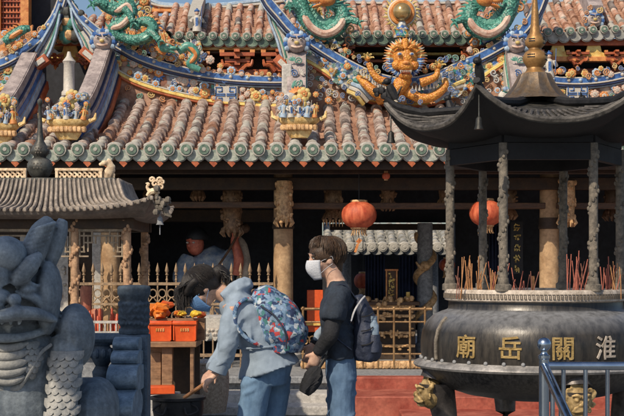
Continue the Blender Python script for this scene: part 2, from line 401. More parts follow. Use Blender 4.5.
RM2 = [M['terra'], M['roundred'], M['mortar'], M['gglaze'], M['gglaze'], M['oldtile']]
XL, XR = -4.86, 7.42
front_roof = tile_roof('front_roof', [(15.28, 2.93), (16.0, 3.14), (16.8, 3.43), (17.3, 3.66), (17.7, 3.83)], XL, XR, .2115, .066, temple, RM)
mb = MB()                                            # boarding and red rafter tails under the eave
mb.add([V(XL, 15.3, 2.9), V(XR, 15.3, 2.9), V(XR, 17.7, 3.6), V(XL, 17.7, 3.6), V(XL, 15.3, 2.86), V(XR, 15.3, 2.86), V(XR, 17.7, 3.56), V(XL, 17.7, 3.56)],
       [(0, 1, 2, 3), (7, 6, 5, 4), (0, 4, 5, 1), (1, 5, 6, 2), (2, 6, 7, 3), (3, 7, 4, 0)], 0)
mb.box((1.28, 15.4, 2.79), (XR-XL, .06, .1), mi=1)
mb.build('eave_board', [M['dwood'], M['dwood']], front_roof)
mb = MB()
n = 58
for i in range(n+1):
    x = XL+.106+i*.2115
    if x < XR: mb.box((x, 15.4, 2.85), (.09, .26, .07), rotm('X', -18)); mb.box((x, 15.27, 2.805), (.075, .03, .06), rotm('Y', 45), 1)
mb.build('rafter_tail', [M['redwood'], M['redwood']], front_roof).__setitem__('kind', 'stuff')
RU = [M['terra'], M['roundred'], M['mortar'], M['gglaze'], M['tilegrey'], M['oldtile']]
for (pa, pb, ye, yt, rs) in ((168, 292, 38, 6, -.03), (322, 500, 37, 4, 0), (536, 760, 35.5, 2, .14), (50, 90, 36, 18, 0), (92, 168, 38, 15, 0)):
    a = W(pa, ye, 17.8); b = W(pb, ye, 17.8); t = W(pa, yt, 18.9)
    r_ = tile_roof('upper_roof', [(17.8, a.z), (18.3, a.z*.56+t.z*.44-.03), (18.9, t.z)], a.x, b.x, .155, .047, temple, RU if pa > 500 else RM2, rise=rs)
    q = MB(); q.box(((a.x+b.x)/2, 18.15, a.z-.09), (b.x-a.x, .5, .06)); q.box(((a.x+b.x)/2, 17.9, a.z-.075), (b.x-a.x-.01, .05, .09), mi=1)
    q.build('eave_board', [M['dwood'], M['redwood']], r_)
# ---- upper storey between the roofs
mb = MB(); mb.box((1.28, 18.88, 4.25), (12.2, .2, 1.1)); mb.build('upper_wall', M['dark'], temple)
def hbeam(pa, pb, y0, y1, Y, m, name='upper_beam', d=.12, parent=None):
    a, b = W(pa, y0, Y), W(pb, y1, Y); q = MB(); q.box(((a.x+b.x)/2, Y, (a.z+b.z)/2), (b.x-a.x, d, a.z-b.z)); return q.build(name, m, parent or temple, .008)
hbeam(185, 292, 47.5, 50.5, 17.93, M['yellow']); hbeam(185, 292, 51.5, 54, 18.0, M['bwood']); hbeam(185, 292, 70, 76, 17.95, M['redwood'])
hbeam(330, 480, 45, 47, 18.2, M['gold']); hbeam(330, 480, 53, 55.5, 18.25, M['gold']); hbeam(330, 480, 60, 63, 18.25, M['redwood'])
hbeam(536, 700, 41, 44, 18.1, M['redwood']); hbeam(536, 700, 57, 62, 17.94, M['orange']); hbeam(536, 700, 69, 75, 18.2, M['redwood'])
hbeam(48, 95, 42, 45, 18.1, M['redwood']); hbeam(48, 95, 57, 62, 18.12, M['gold'])
# lattice behind the brackets
for (pa, pb) in ((198, 232), (243, 274), (340, 372), (440, 470)):
    q = MB(); a = W(pa, 72, 18.5); b = W(pb, 53, 18.5); k = 0; w = b.x-a.x; h = b.z-a.z; N = 12
    for s_ in (1, -1):
        for i in range(-6, N+6):
            x0 = a.x+i*w/N; x1 = x0+s_*h
            p0 = V(x0, 18.25+.012*s_, a.z); p1 = V(x1, 18.25+.012*s_, b.z)
            # clip to the panel
            def cl(p, o):
                if p.x < a.x: return p.lerp(o, (a.x-p.x)/(o.x-p.x)) if o.x > a.x else None
                if p.x > b.x: return p.lerp(o, (p.x-b.x)/(p.x-o.x)) if o.x < b.x else None
                return p
            u, v_ = cl(p0, p1), cl(p1, p0)
            if u and v_ and (u-v_).length > .03: q.bar(u, v_, .012, .012)
    q.build('window_lattice', M['bwood'], temple)
# bracket sets (stacked arms)
def bracket_mesh():
    q = MB()
    for k, (w, y) in enumerate(((.12, 0), (.24, -.06), (.36, -.12), (.5, -.18))):
        q.box((0, y, k*.085), (w, .09, .05)); q.box((0, y-.04, k*.085+.04), (.08, .2, .04))
        for sx in (-1, 1): q.box((sx*(w/2-.03), y, k*.085+.045), (.07, .09, .04), mi=1)
    q.tube([V(0, -.1, -.12), V(0, -.1, -.05), V(0, -.1, 0)], [.01, .05, .03], 8, 1)
    for sx in (-1, 1): q.tube([V(sx*.05, -.14, .02), V(sx*.13, -.16, .1), V(sx*.2, -.2, .1), V(sx*.22, -.2, .18)], [.04, .035, .03, .015], 6, 0, smooth=3)
    me = q.mesh(name='bracket'); me.materials.append(M['redwood']); me.materials.append(M['orange']); return me
BR = bracket_mesh()
for px, py, s in ((238, 74, .95), (279, 74, .95), (196, 72, .8), (344, 60, .6), (470, 60, .6), (576, 66, .62), (540, 66, .62), (614, 66, .62), (56, 66, .5), (86, 66, .5)): put('bracket', BR, temple, W(px, py, 17.98), scale=s)
for px, pw in ((558, 24), (594, 26), (634, 26), (70, 26)):                    # yellow arched boards
    a = W(px, 57, 17.9); h = 12*U; w = pw*U/2
    q = MB(); q.prism([(a.x-w, a.z), (a.x+w, a.z), (a.x+w, a.z+.25*h), (a.x+w*.62, a.z+.45*h), (a.x+w*.5, a.z+h), (a.x-w*.5, a.z+h), (a.x-w*.62, a.z+.45*h), (a.x-w, a.z+.25*h)], 17.9, 17.96)
    q.build('arched_board', M['gold'], temple, .006)
# ---- small porcelain decorations (shared meshes)
def shared(name, q, mats):
    me = q.mesh(name=name)
    for m in mats: me.materials.append(m)
    return me
def flower(c1, c2):
    q = MB()
    for k in range(7):
        a = k*2*PI/7; q.ball((math.cos(a)*.62, -.12, math.sin(a)*.62), (.42, .16, .42), n=8, m=5)
    for k in range(6):
        a = k*PI/3+.3; q.ball((math.cos(a)*.3, -.28, math.sin(a)*.3), (.26, .14, .26), n=7, m=5, mi=1)
    q.ball((0, -.4, 0), (.16, .12, .16), n=6, m=4); return shared('porcelain_flower', q, [M[c1], M[c2]])
FL = [flower('orange', 'yellow'), flower('yellow', 'orange'), flower('pink', 'white'), flower('lblue', 'orange'), flower('orange', 'white')]
def spiral(c1, c2, turns=1.6):
    q = MB(); P = []
    for k in range(26):
        t = k/25; a = t*turns*2*PI; r = .12+.88*t; P.append(V(r*math.cos(a), 0, r*math.sin(a)))
    e = P[-1]; P.append(e+V(.5, 0, .65)); P.append(e+V(1.3, 0, .95))
    q.tube([p+V(0, .06, 0) for p in P], [.2]*24+[.26, .24, .14, .06], 6, 1); q.tube([p+V(0, -.1, 0) for p in P], [.12]*24+[.17, .14, .09, .03], 6, 0)
    return shared('cloud_scroll', q, [M[c1], M[c2]])
CU = [spiral('blue', 'white'), spiral('orange', 'white'), spiral('yellow', 'pink'), spiral('orange', 'pink', 1.2), spiral('gteal', 'white')]
CU.append(spiral('white', 'lblue', 1.4))
def leaf(c):
    q = MB()
    for k in range(5):
        a = -1.1+k*.55; d = V(math.sin(a), 0, math.cos(a)); q.tube([V(0, 0, 0), d*.5+V(0, -.15, 0), d], [(.05, .03), (.2, .06), (.01, .01)], 6, ref=(0, 1, 0))
    return shared('porcelain_leaf', q, [M[c]])
LF = [leaf('gteal'), leaf('white'), leaf('blue')]
def figurine(c1, c2, c3, n=0):
    q = MB(); q.lathe([(.0, 0), (.34, .02), (.3, .3), (.22, .62), (.27, .9), (.2, 1.08), (.08, 1.16)], n=9)
    q.ball((0, -.02, 1.32), (.15, .15, .18), n=8, m=6, mi=1); q.lathe([(.17, 1.38), (.2, 1.44), (.15, 1.52), (.06, 1.56), (.07, 1.6), (.02, 1.64)], n=8, mi=2)
    for s in (-1, 1): q.tube([V(s*.22, 0, 1.0), V(s*.42, -.12, .75), V(s*.3, -.34, .8+.18*s)], [.1, .12, .06], 6, 0)
    q.box((0, -.2, .55), (.16, .14, .8), mi=2); q.tube([V(.3, -.36, .3), V(.36, -.36, 1.7)], .025, 5, 2)
    return shared('porcelain_figure', q, [M[c1], M[c2], M[c3]])
FG = [figurine('lblue', 'pink', 'white'), figurine('white', 'pink', 'blue'), figurine('orange', 'pink', 'yellow'), figurine('yellow', 'pink', 'orange')]
# ---- curved ridges
def ridge(tops, bots, Y, pm, nfl, ncu, seed, th=.2, cap=7, studs=14):
    rnd = random.Random(seed); u = Y/F
    A = resample(smoothpx(tops, Y), 48); B = resample(smoothpx(bots, Y), 48)
    q = MB(); q.strip(A, B, Y, Y+th); R = q.build('roof_ridge', pm, temple)
    down = []
    for i in range(48):
        t = (A[min(47, i+1)]-A[max(0, i-1)]).normalized(); down.append(V(t.z, 0, -t.x) if t.x > 0 else V(-t.z, 0, t.x))
    C = [a+d*cap*u for a, d in zip(A, down)]
    q = MB(); q.strip(A, C, Y-.07, Y+th+.04); q.build('ridge_cap', M['blue'], R)
    q = MB(); D = [a+d*(cap+1)*u for a, d in zip(A, down)]
    q.tube([a+V(0, -.06, 0) for a in A], .9*u, 6, 0); q.tube([a+V(0, -.07, 0) for a in D], .9*u, 6, 0)
    q.tube([a+d*(cap+3)*u+V(0, -.05, 0) for a, d in zip(A, down)], 1.5*u, 6, 1)
    q.tube([a+d*(cap+5)*u+V(0, -.02, 0) for a, d in zip(A, down)], .8*u, 6, 2)
    q.tube([b+V(0, -.03, 0) for b in B], 1.9*u, 6, 3); q.tube([b+V(0, -.02, 3*u) for b in B], .9*u, 6, 0); q.tube([b+V(0, -.02, -2.6*u) for b in B], 1.6*u, 6, 4)
    q.build('ridge_moulding', [M['white'], M['navy'], M['lblue'], M['gold'], M['redwood']], R)
    for k in range(studs):
        i = int(1+46*k/(studs-1)); p = A[i].lerp(C[i], .5); 
        q = MB(); q.ball(p+V(0, -.07, 0), (1.9*u, .03, 1.9*u), n=8, m=5); q.build('ridge_stud', M['lblue' if k % 2 else 'white'], R)
    def spot(i, v): return A[i].lerp(B[i], v)+V(0, -.02, 0)
    for k in range(nfl):
        i = int(2+44*(k+.5)/nfl+rnd.uniform(-.7, .7)); i = min(46, max(1, i)); h = (A[i]-B[i]).length/u
        p = spot(i, .45+.4*(k % 2)*.8+rnd.uniform(-.04, .08)); s = min(4.4, h*.12)*u*rnd.uniform(.6, 1.15)
        put('porcelain_flower', rnd.choice(FL), R, p, (0, rnd.uniform(0, 6), 0), s)
        put('porcelain_leaf', rnd.choice(LF), R, p+V(s*rnd.uniform(-1.5, 1.5), .01, -s*.5), (0, rnd.uniform(0, 6), 0), s*1.5)
    for k in range(ncu):
        i = int(2+44*(k+.5)/ncu); p = spot(i, .4+rnd.uniform(0, .42)); put('cloud_scroll', CU[rnd.choice([0, 0, 1, 2, 4])], R, p, (0, rnd.uniform(-.5, .5), 0), u*rnd.uniform(2.2, 4))
    return R, A, B
YC = 17.3
RC, AC, BC = ridge([(267, -12), (272, 0), (283, 13), (296, 28), (309, 36), (327, 48), (349, 61), (375, 73), (405, 79), (435, 73), (457, 63), (480, 53), (500, 42), (516, 32), (530, 14), (537, -2), (541, -14)],
                   [(296, 40), (300, 52), (305, 60), (312, 64), (325, 72), (345, 87), (365, 98), (385, 103), (405, 104), (428, 103), (448, 97), (470, 86), (488, 73), (500, 65), (508, 59), (513, 51), (517, 40)], YC, M['panelc'], 24, 40, 3, cap=6)
RB, AB, BB = ridge([(62, -14), (69, -4), (78, 10), (91, 22), (105, 33), (120, 43), (140, 54), (165, 63), (195, 70), (230, 75), (265, 77), (292, 77)],
                   [(102, 60), (108, 67), (118, 73), (135, 82), (155, 89), (178, 95), (200, 99.5), (225, 103), (250, 105), (265, 106), (280, 106), (292, 106)], 17.55, M['panel'], 38, 14, 5, cap=5)
RA, AA, BA = ridge([(-75, 66), (-45, 67), (-20, 65), (0, 60), (14, 53), (28, 44), (38, 35), (47, 24), (55, 11), (60, -4), (63, -14)],
                   [(-75, 98), (-55, 98), (-35, 97), (-18, 95), (-8, 93), (3, 89), (12, 85), (18, 80), (24, 74), (28, 68), (30, 62)], 17.5, M['coolpoly'], 18, 14, 8, cap=6)
RD, AD, BD = ridge([(538, 74), (560, 78), (590, 78), (620, 73), (650, 62), (680, 44), (700, 24)], [(533, 109), (560, 110), (590, 110), (620, 107), (650, 98), (672, 84), (690, 66)], 17.55, M['panel'], 20, 8, 12, cap=5)
# swallow-tail side faces: white boards with green and black outlines, standing under the rising ridge ends
def tail(tops, bots, Y):
    A = resample(smoothpx(tops, Y), 16); B = resample(smoothpx(bots, Y), 16); u = Y/F
    q = MB(); q.strip(A, B, Y, Y+.12)
    for v_, r_, m_ in ((0, 1.4, 1), (1, 1.4, 1), (.3, .8, 2), (.7, .8, 3)): q.tube([a.lerp(b, v_)+V(0, -.015, 0) for a, b in zip(A, B)], r_*u, 6, m_)
    return q.build('swallowtail_board', [M['white'], M['lblue'], M['navy'], M['gteal']], temple)
tail([(268, -8), (277, 12), (290, 34), (294, 50)], [(266, -4), (269, 18), (277, 40), (283, 62)], 17.36)
tail([(536, -2), (530, 16), (520, 34), (517, 50)], [(543, 0), (541, 18), (533, 38), (527, 60)], 17.36)
tail([(68, 0), (78, 18), (92, 34), (98, 48)], [(71, 8), (74, 26), (82, 44), (86, 58)], 17.45)
tail([(60, 4), (54, 20), (44, 38), (36, 52)], [(60, 14), (56, 34), (50, 52), (42, 66)], 17.4)
for (pa, pb) in (((276, 58), (293, 75)), ((82, 50), (96, 62)), ((34, 68), (48, 58)), ((530, 74), (520, 60))):
    a, b = W(*pa, 17.3), W(*pb, 17.3); q = MB(); q.bar(a, b, .16, 9*U); q.bar(a.lerp(b, .2)+V(0, -.09, 0), a.lerp(b, .8)+V(0, -.09, 0), .02, 5*U, 1); q.build('swallowtail_end', [M['redwood'], M['white']], temple, .006)
# meander panels (white-blue key fret) on the ridges
def meander(px, py, w, h, Y):
    u = Y/F; c = W(px, py, Y); q = MB(); q.box((c.x, Y-.015, c.z), (w*u, .03, h*u))
    for sx in (-1, 1):
        for sz in (-1, 1):
            for (x0, z0, x1, z1) in ((.1, .1, .9, .1), (.9, .1, .9, .9), (.9, .9, .35, .9), (.35, .9, .35, .4), (.35, .4, .65, .4)):
                X = lambda t: c.x+sx*t*w*u*.48; Z = lambda t: c.z+sz*t*h*u*.48
                q.box(((X(x0)+X(x1))/2, Y-.036, (Z(z0)+Z(z1))/2), (abs(X(x0)-X(x1))+.012, .014+.002*sx, abs(Z(z0)-Z(z1))+.012), mi=1)
    q.build('meander_panel', [M['white'], M['blue']], temple)
meander(226, 95, 23, 17, 17.53); meander(287, 96, 8, 20, 17.53); meander(577, 94, 22, 17, 17.53)
for px, py, s in ((205, 93, 7), (256, 96, 7), (196, 90, 4), (214, 98, 4), (247, 94, 4), (265, 98, 4.5), (604, 96, 6), (617, 90, 5), (610, 100, 4)):
    put('porcelain_flower', FL[int(px) % 5], RB if px < 500 else RD, W(px, py, 17.5), (0, px, 0), s*.8*U)
# ---- descending ridges that run down the slope toward the viewer
def sweep(q, path, x, w, zt, zb, mi, wob=None):
    vs = []; n = len(path)
    for i, p in enumerate(path):
        t = (path[min(i+1, n-1)]-path[max(0, i-1)]).normalized(); N = V(0, -t.z, t.y)
        if N.z < 0: N = -N
        for s_, o in ((-1, zt), (1, zt), (1, zb), (-1, zb)): vs.append(V(x+(p.x)+s_*w/2, p.y, p.z)+N*o)
    fs = [(i*4+k, i*4+(k+1) % 4, i*4+4+(k+1) % 4, i*4+4+k) for i in range(n-1) for k in range(4)]+[(3, 2, 1, 0), (4*n-4, 4*n-3, 4*n-2, 4*n-1)]
    q.add(vs, fs, mi)
def lion_mask(p, s, parent):
    q = MB(); q.ball(p, (s, s*.7, s*.95), n=12, m=8)
    for k in range(11):
        a = -.5+k*(PI+1)/10; q.ball(p+V(math.cos(a)*s*1.05, 0, math.sin(a)*s*1.0), s*.32, n=7, m=5, mi=1 if k % 2 else 2)
    for sx in (-1, 1):
        q.ball(p+V(sx*s*.4, -s*.6, s*.25), s*.15, n=8, m=5, mi=3); q.ball(p+V(sx*s*.4, -s*.73, s*.25), s*.07, n=6, m=4, mi=4); q.tube([p+V(sx*s*.1, -s*.72, s*.5), p+V(sx*s*.6, -s*.55, s*.62)], s*.1, 6, 1)
    q.ball(p+V(0, -s*.75, -.05*s), (s*.25, s*.2, s*.18), n=8, m=5, mi=5); q.tube([p+V(-s*.5, -s*.5, -s*.35), p+V(0, -s*.75, -s*.5), p+V(s*.5, -s*.5, -s*.35)], s*.12, 6, 6, smooth=3)
    q.tube([p+V(0, 0, s*.9), p+V(0, -.02, s*1.5)], [s*.18, s*.03], 6, 1)
    q.build('lion_mask', [M['mauve'], M['blue'], M['lblue'], M['white'], M['black'], M['yellow'], M['pink']], parent)
def chuiji(x, zs, layers, mask=True):
    path = resample(catmull([V(dx, y, z) for dx, y, z in zs], 6), 18); q = MB()
    for w, zt, zb, mi in layers: sweep(q, path, x, w, zt, zb, mi)
    o = q.build('descending_ridge', [M['mauve'], M['blue'], M['lblue'], M['navy'], M['redwood'], M['white'], M['gteal']], temple)
    if mask: lion_mask(V(x+zs[0][0], zs[0][1]-.12, zs[0][2]+.02), .135, o)
    return o
LAY = [(.17, .03, .0, 0), (.2, .022, -.1, 0), (.25, -.1, -.125, 3), (.27, -.125, -.19, 0), (.29, -.19, -.26, 1), (.3, -.26, -.28, 0), (.33, -.28, -.38, 2), (.36, -.38, -.4, 3), (.4, -.4, -.52, 4)]
chuiji(-2.77, [(0, 17.35, 4.56), (-.03, 16.75, 4.08), (-.08, 16.2, 3.68), (-.2, 15.75, 3.38)], LAY)
chuiji(-3.76, [(0, 17.3, 4.42), (-.04, 16.7, 3.98), (-.1, 16.2, 3.64), (-.24, 15.8, 3.36)], LAY, False)
LAY2 = [(.24, .02, -.14, 0), (.26, -.14, -.2, 6), (.28, -.2, -.45, 5), (.32, -.45, -.6, 0)]
cj = chuiji(-.2, [(0, 17.15, 4.5), (.0, 16.9, 4.2), (0, 16.6, 3.85), (0, 16.25, 3.6)], LAY2)
cj2 = chuiji(2.68, [(0, 17.15, 4.5), (0, 16.9, 4.2), (0, 16.6, 3.85), (0, 16.25, 3.6)], LAY2)
q = MB(); a = W(287, 90, 16.9); q.box((a.x, 16.9, a.z), (.13, .3, .64)); q.build('ridge_buttress', M['lstone'], temple, .02)
q = MB(); a = W(298, 98, 16.1)
for k in range(9):
    an = -1.2+k*.3; d = V(math.sin(an), -.3, math.cos(an)); q.tube([a, a+d*.07+V(0, -.05, 0), a+d*.14], [(.02, .02), (.045, .025), (.005, .005)], 6)
q.build('red_lotus', M['orange'], cj)
for x_, par in ((-.2, cj), (2.68, cj2)):
    for k, (yy, zz_) in enumerate(((17.0, 4.28), (16.88, 4.1), (16.74, 3.95), (16.6, 3.8), (16.45, 3.7))):
        put('cloud_scroll', CU[[4, 0, 4, 2, 0][k]], par, V(x_+.03*(-1)**k, yy-.16, zz_-.02), (0, k*1.3, 0), .05); put('porcelain_leaf', LF[k % 2], par, V(x_-.05*(-1)**k, yy-.15, zz_-.02), (0, k, 0), .07)
# white fern scrolls lying over the slope beside the central ridge
def fern(p0, p1, Y, side, parent):
    P = catmull([W(*p0, Y), W((p0[0]+p1[0])/2, (p0[1]+p1[1])/2+5*side, Y), W(*p1, Y)], 8); q = MB(); q.tube(P, [.022, .01], 6)
    for i in range(1, len(P)-1, 2):
        for s_ in (-1, 1):
            t = (P[i+1]-P[i-1]).normalized(); nrm = V(-t.z, 0, t.x)*s_; L = .15*(1-.4*i/len(P)); b = P[i]
            q.tube([b, b+nrm*L*.5+t*L*.25, b+nrm*L+t*L*.7, b+nrm*L*.95+t*L*1.2, b+nrm*L*.6+t*L*1.3, b+nrm*L*.5+t*L*1.0], [.016, .02, .022, .02, .016, .008], 5, smooth=3)
    q.build('fern_scroll', M['white'], parent)
# ---- figure baskets on the ends of the descending ridges
def basket(px, py, Y, wpx, label, seed, flip=1):
    rnd = random.Random(seed); u = Y/F; c = W(px, py, Y); w = wpx*u/2
    T = thing('ridge_end_ornament', (c.x, Y, c.z), label, 'roof ornament', 'ornament trays of porcelain figures on the roof')
    q = MB(); z = c.z
    q.lathe([(w*.42, 0), (w*.55, .05), (w*.62, .08), (w*.6, .1), (w*.85, .17), (w*.98, .2), (w*.98, .235), (w*.9, .24)], (c.x, Y, z), n=20)
    for v in q.v: v.y = Y+(v.y-Y)*.55
    for k in range(9):
        t = -1+k*.25; q.ball((c.x+t*w*.75, Y-w*.42*(1-.35*t*t), z+.12), (.04, .03, .04), n=6, m=4, mi=1)
    q.tube([V(c.x-w, Y-.05, z+.22), V(c.x-w*1.25, Y-.05, z+.25), V(c.x-w*1.3, Y-.05, z+.32)], [.03, .025, .01], 6); q.tube([V(c.x+w, Y-.05, z+.22), V(c.x+w*1.25, Y-.05, z+.25), V(c.x+w*1.3, Y-.05, z+.32)], [.03, .025, .01], 6)
    q.build('tray', [M['oldgold'], M['carve']], T)
    q = MB(); P0 = V(c.x, Y+.08, z+.24)
    for k in range(16):
        p = P0+V(rnd.uniform(-.7, .7)*w, rnd.uniform(-.05, .1), rnd.uniform(0, .3)); q.ball(p, rnd.uniform(.04, .085), n=7, m=5, mi=rnd.randrange(3))
    q.build('rockery', [M['coolpoly'], M['white'], M['coolpoly']], T)
    for k in range(5):
        t = -.75+k*.375; put('porcelain_figure', FG[(0, 1, 1, 0, 2)[k]], T, V(c.x+t*w, Y-.1+rnd.uniform(-.03, .04), z+.23), (0, rnd.uniform(-.2, .2), rnd.uniform(-.5, .5)), rnd.uniform(.1, .15))
    for k in range(14): put('porcelain_flower' if k % 3 else 'cloud_scroll', (FL[(0, 2, 3, 4)[k % 4]] if k % 3 else CU[(0, 4)[k % 2]]), T, V(c.x+rnd.uniform(-.9, .9)*w, Y-.12, z+.25+rnd.uniform(0, .26)), (0, k, 0), rnd.uniform(.025, .045))
    put('porcelain_flower', FL[1], T, V(c.x, Y-.06, z+.42), (0, .4, 0), .1); put('porcelain_flower', FL[1], T, V(c.x+.06, Y-.04, z+.52), (0, 1, 0), .085)
    return T
basket(68, 140, 15.62, 44, 'gilded tray of porcelain figures above the roof eave behind the left pavilion finial', 4)
basket(299, 138, 15.6, 42, 'gilded tray of porcelain figures under the red lotus at mid roof', 9)
basket(0, 144, 15.6, 40, 'gilded tray of porcelain figures cut by the left edge of the photo', 6)
basket(520, 132, 15.6, 42, 'gilded tray of porcelain figures behind the burner roof', 15)
# tall pale post with finial in the gap between the two left ridges
q = MB(); a = W(69, 96, 17.0); q.lathe([(.1, 0), (.1, .05), (.075, .08), (.07, .42), (.09, .45), (.035, .52), (.02, .58)], a, n=10); q.build('ridge_pillar', M['white'], temple)
# pale figure statue beside the gold finial
tg = put('porcelain_figure', FG[1], None, W(549, 78, 17.0), scale=.22); tag(tg, 'small white porcelain figure on the roof ridge right of the brass finial', 'figurine')

# plastered flanks joining the raised ridge ends to the slope
def flank(pts, base, Y, n, seed):
    A = resample(smoothpx(pts, Y), 20); B = [V(p.x, Y, W(0, base, Y).z) for p in A]; q = MB(); q.strip(A, B, Y, Y+.1); o = q.build('ridge_flank', M['terra'], temple); rnd = random.Random(seed)
    for k in range(n):
        i = int(19*(k+.5)/n); h_ = A[i].z-B[i].z; put('cloud_scroll', CU[[1, 4, 2][k % 3]], o, A[i].lerp(B[i], rnd.uniform(.2, .45))+V(0, -.02, 0), (0, rnd.uniform(0, 6), 0), rnd.uniform(.03, .055))
flank([(96, 62), (108, 68), (118, 74), (135, 83), (155, 90), (178, 96), (205, 101)], 112, 17.57, 10, 3)
flank([(302, 58), (312, 65), (325, 73), (345, 88), (365, 99)], 112, 17.33, 5, 4); flank([(447, 99), (470, 88), (488, 74), (500, 66), (510, 58)], 112, 17.33, 5, 5)
flank([(-60, 98), (-18, 96), (3, 90), (18, 81), (28, 69)], 112, 17.52, 6, 6)
# ---- relief masses above the ridges: swirling clouds and flames
def clutter(poly, Y, n, seed, kinds, smin, smax, name='cloud_scroll', fl=0.3, parent=None):
    rnd = random.Random(seed); k = 0; u = Y/F
    xs = [p[0] for p in poly]; ys = [p[1] for p in poly]
    def inside(x, y):
        c = False; j = len(poly)-1
        for i in range(len(poly)):
            (xi, yi), (xj, yj) = poly[i], poly[j]
            if (yi > y) != (yj > y) and x < (xj-xi)*(y-yi)/(yj-yi)+xi: c = not c
            j = i
        return c
    pts = []
    for _ in range(9000):
        if k >= n: break
        x, y = rnd.uniform(min(xs), max(xs)), rnd.uniform(min(ys), max(ys))
        if not inside(x, y): continue
        s = rnd.uniform(smin, smax)
        if any((x-a)**2+(y-b)**2 < (.8*(s+t))**2 for a, b, t in pts): continue
        pts.append((x, y, s)); k += 1; p = W(x, y, Y+rnd.uniform(-.04, .05))
        if rnd.random() < fl: put('porcelain_flower', rnd.choice(FL), parent, p, (0, rnd.uniform(0, 6), 0), s*u*.8)
        else: put(name, CU[rnd.choice(kinds)], parent, p, (0, rnd.uniform(0, 6), 0), s*u*.8)
def crest(A, t0, t1, n, off, seed, kinds, parent, fl=.55, s0=2.6, s1=4.6, dy=-.08):
    rnd = random.Random(seed); u = YC/F
    for k in range(n):
        i = (len(A)-1)*(t0+(t1-t0)*(k+.5)/n); a = A[int(i)].lerp(A[min(len(A)-1, int(i)+1)], i % 1); s_ = rnd.uniform(s0, s1)*u
        p = a+V(rnd.uniform(-2, 2)*u, dy+rnd.uniform(-.03, .03), rnd.uniform(.1, off)*u)
        if rnd.random() < fl: put('porcelain_flower', rnd.choice(FL), parent, p, (0, rnd.uniform(0, 6), 0), s_*.85)
        else: put('cloud_scroll', CU[rnd.choice(kinds)], parent, p, (0, rnd.uniform(0, 6), 0), s_*.8)
crest(AB, .28, .66, 34, 11, 61, [0, 1, 2, 4], RB); crest(AB, .66, .99, 14, 3, 68, [1, 2, 0], RB, .5, 2.2, 3.4); crest(AC, .3, .46, 14, 9, 62, [0, 2, 4], RC, .3); crest(AC, .55, .72, 14, 9, 63, [0, 2, 4], RC, .3)
crest(AC, .14, .3, 9, 5, 66, [1, 0, 2], RC, .4); crest(AC, .72, .88, 9, 5, 67, [1, 0, 2], RC, .4); crest(AD, .0, .6, 20, 10, 64, [1, 2, 0], RD, .6); crest(AA, .3, .75, 14, 6, 65, [1, 2, 0], RA, .5)
q = MB()
P1 = [(84, -8), (104, 14), (124, 38), (150, 54), (190, 68), (205, 60), (200, 40), (185, 44), (172, 40), (150, 10), (150, -8)]
q.prism([tuple(W(x, y, 17.6).xz) for x, y in P1], 17.62, 17.7)
back = q.build('ridge_relief', M['warmpoly'], temple)
clutter(P1, 17.58, 60, 21, [1, 3, 1, 2, 0, 4], 3, 6.5, parent=back, fl=.3)
q = MB(); P2 = [(278, -8), (300, 22), (318, 38), (345, 50), (352, 34), (344, 8), (350, -8)]
q.prism([tuple(W(x, y, 17.5).xz) for x, y in P2[:4]+[(330, 30), (322, 10), (300, -8)]], 17.62, 17.68); back2 = q.build('ridge_relief', M['coolpoly'], temple)
clutter(P2, 17.5, 18, 5, [0, 1, 3, 4, 2], 4, 7, parent=back2, fl=.2)
P5 = [(540, 34), (548, 10), (566, 4), (560, 20), (552, 40)]
P3 = [(812-x, y) for x, y in P2]
q = MB(); q.prism([tuple(W(812-x, y, 17.5).xz) for x, y in P2[:4]+[(330, 30), (322, 10), (300, -8)]], 17.62, 17.68); back3 = q.build('ridge_relief', M['coolpoly'], temple)
clutter(P3, 17.5, 18, 6, [0, 1, 3, 4, 2], 4, 7, parent=back3, fl=.2)
P4 = [(0, 34), (0, 62), (30, 40), (32, 24), (20, 30)]
q = MB(); q.prism([tuple(W(x, y, 17.6).xz) for x, y in P4], 17.64, 17.7); back4 = q.build('ridge_relief', M['orange'], temple)
clutter(P4, 17.56, 8, 7, [1, 3, 2], 4, 6, parent=back4); clutter([(192, 60), (198, 46), (215, 62), (260, 76), (230, 80), (205, 78)], 17.5, 12, 8, [0, 1, 2], 3.5, 6, parent=RB, fl=.5); None
clutter([(545, 74), (610, 74), (600, 64), (560, 70)], 17.5, 6, 9, [1, 2, 0], 4, 6, parent=RD, fl=.6)
# upper main ridge against the sky
for (T_, B_) in (([(140, -6), (158, 4), (175, 6), (196, 7), (230, 5), (270, 0), (300, -6)], [(140, 12), (158, 12), (175, 12), (196, 13), (230, 13), (270, 12), (300, 10)]), ([(320, -6), (350, 1), (405, 2), (460, 1), (500, -6)], [(320, 10)]*1+[(350, 9), (405, 9), (460, 9), (500, 10)]), ([(540, 2), (560, 2), (590, -6), (610, -12)], [(540, 9), (560, 9), (590, 7), (610, 4)])):
    A = resample(smoothpx(T_, 19.0), 24); B = resample(smoothpx(B_, 19.0), 24); q = MB(); q.strip(A, B, 18.92, 19.1); R = q.build('main_ridge', M['warmpoly'], temple)
    q = MB(); q.tube([a+V(0, -.08, 0) for a in A], .03, 6, 0); q.tube([a.lerp(b, .35)+V(0, -.1, 0) for a, b in zip(A, B)], .02, 6, 1); q.tube([b+V(0, -.1, 0) for b in B], .03, 6, 2); q.build('ridge_moulding', [M['lblue'], M['white'], M['orange']], R)
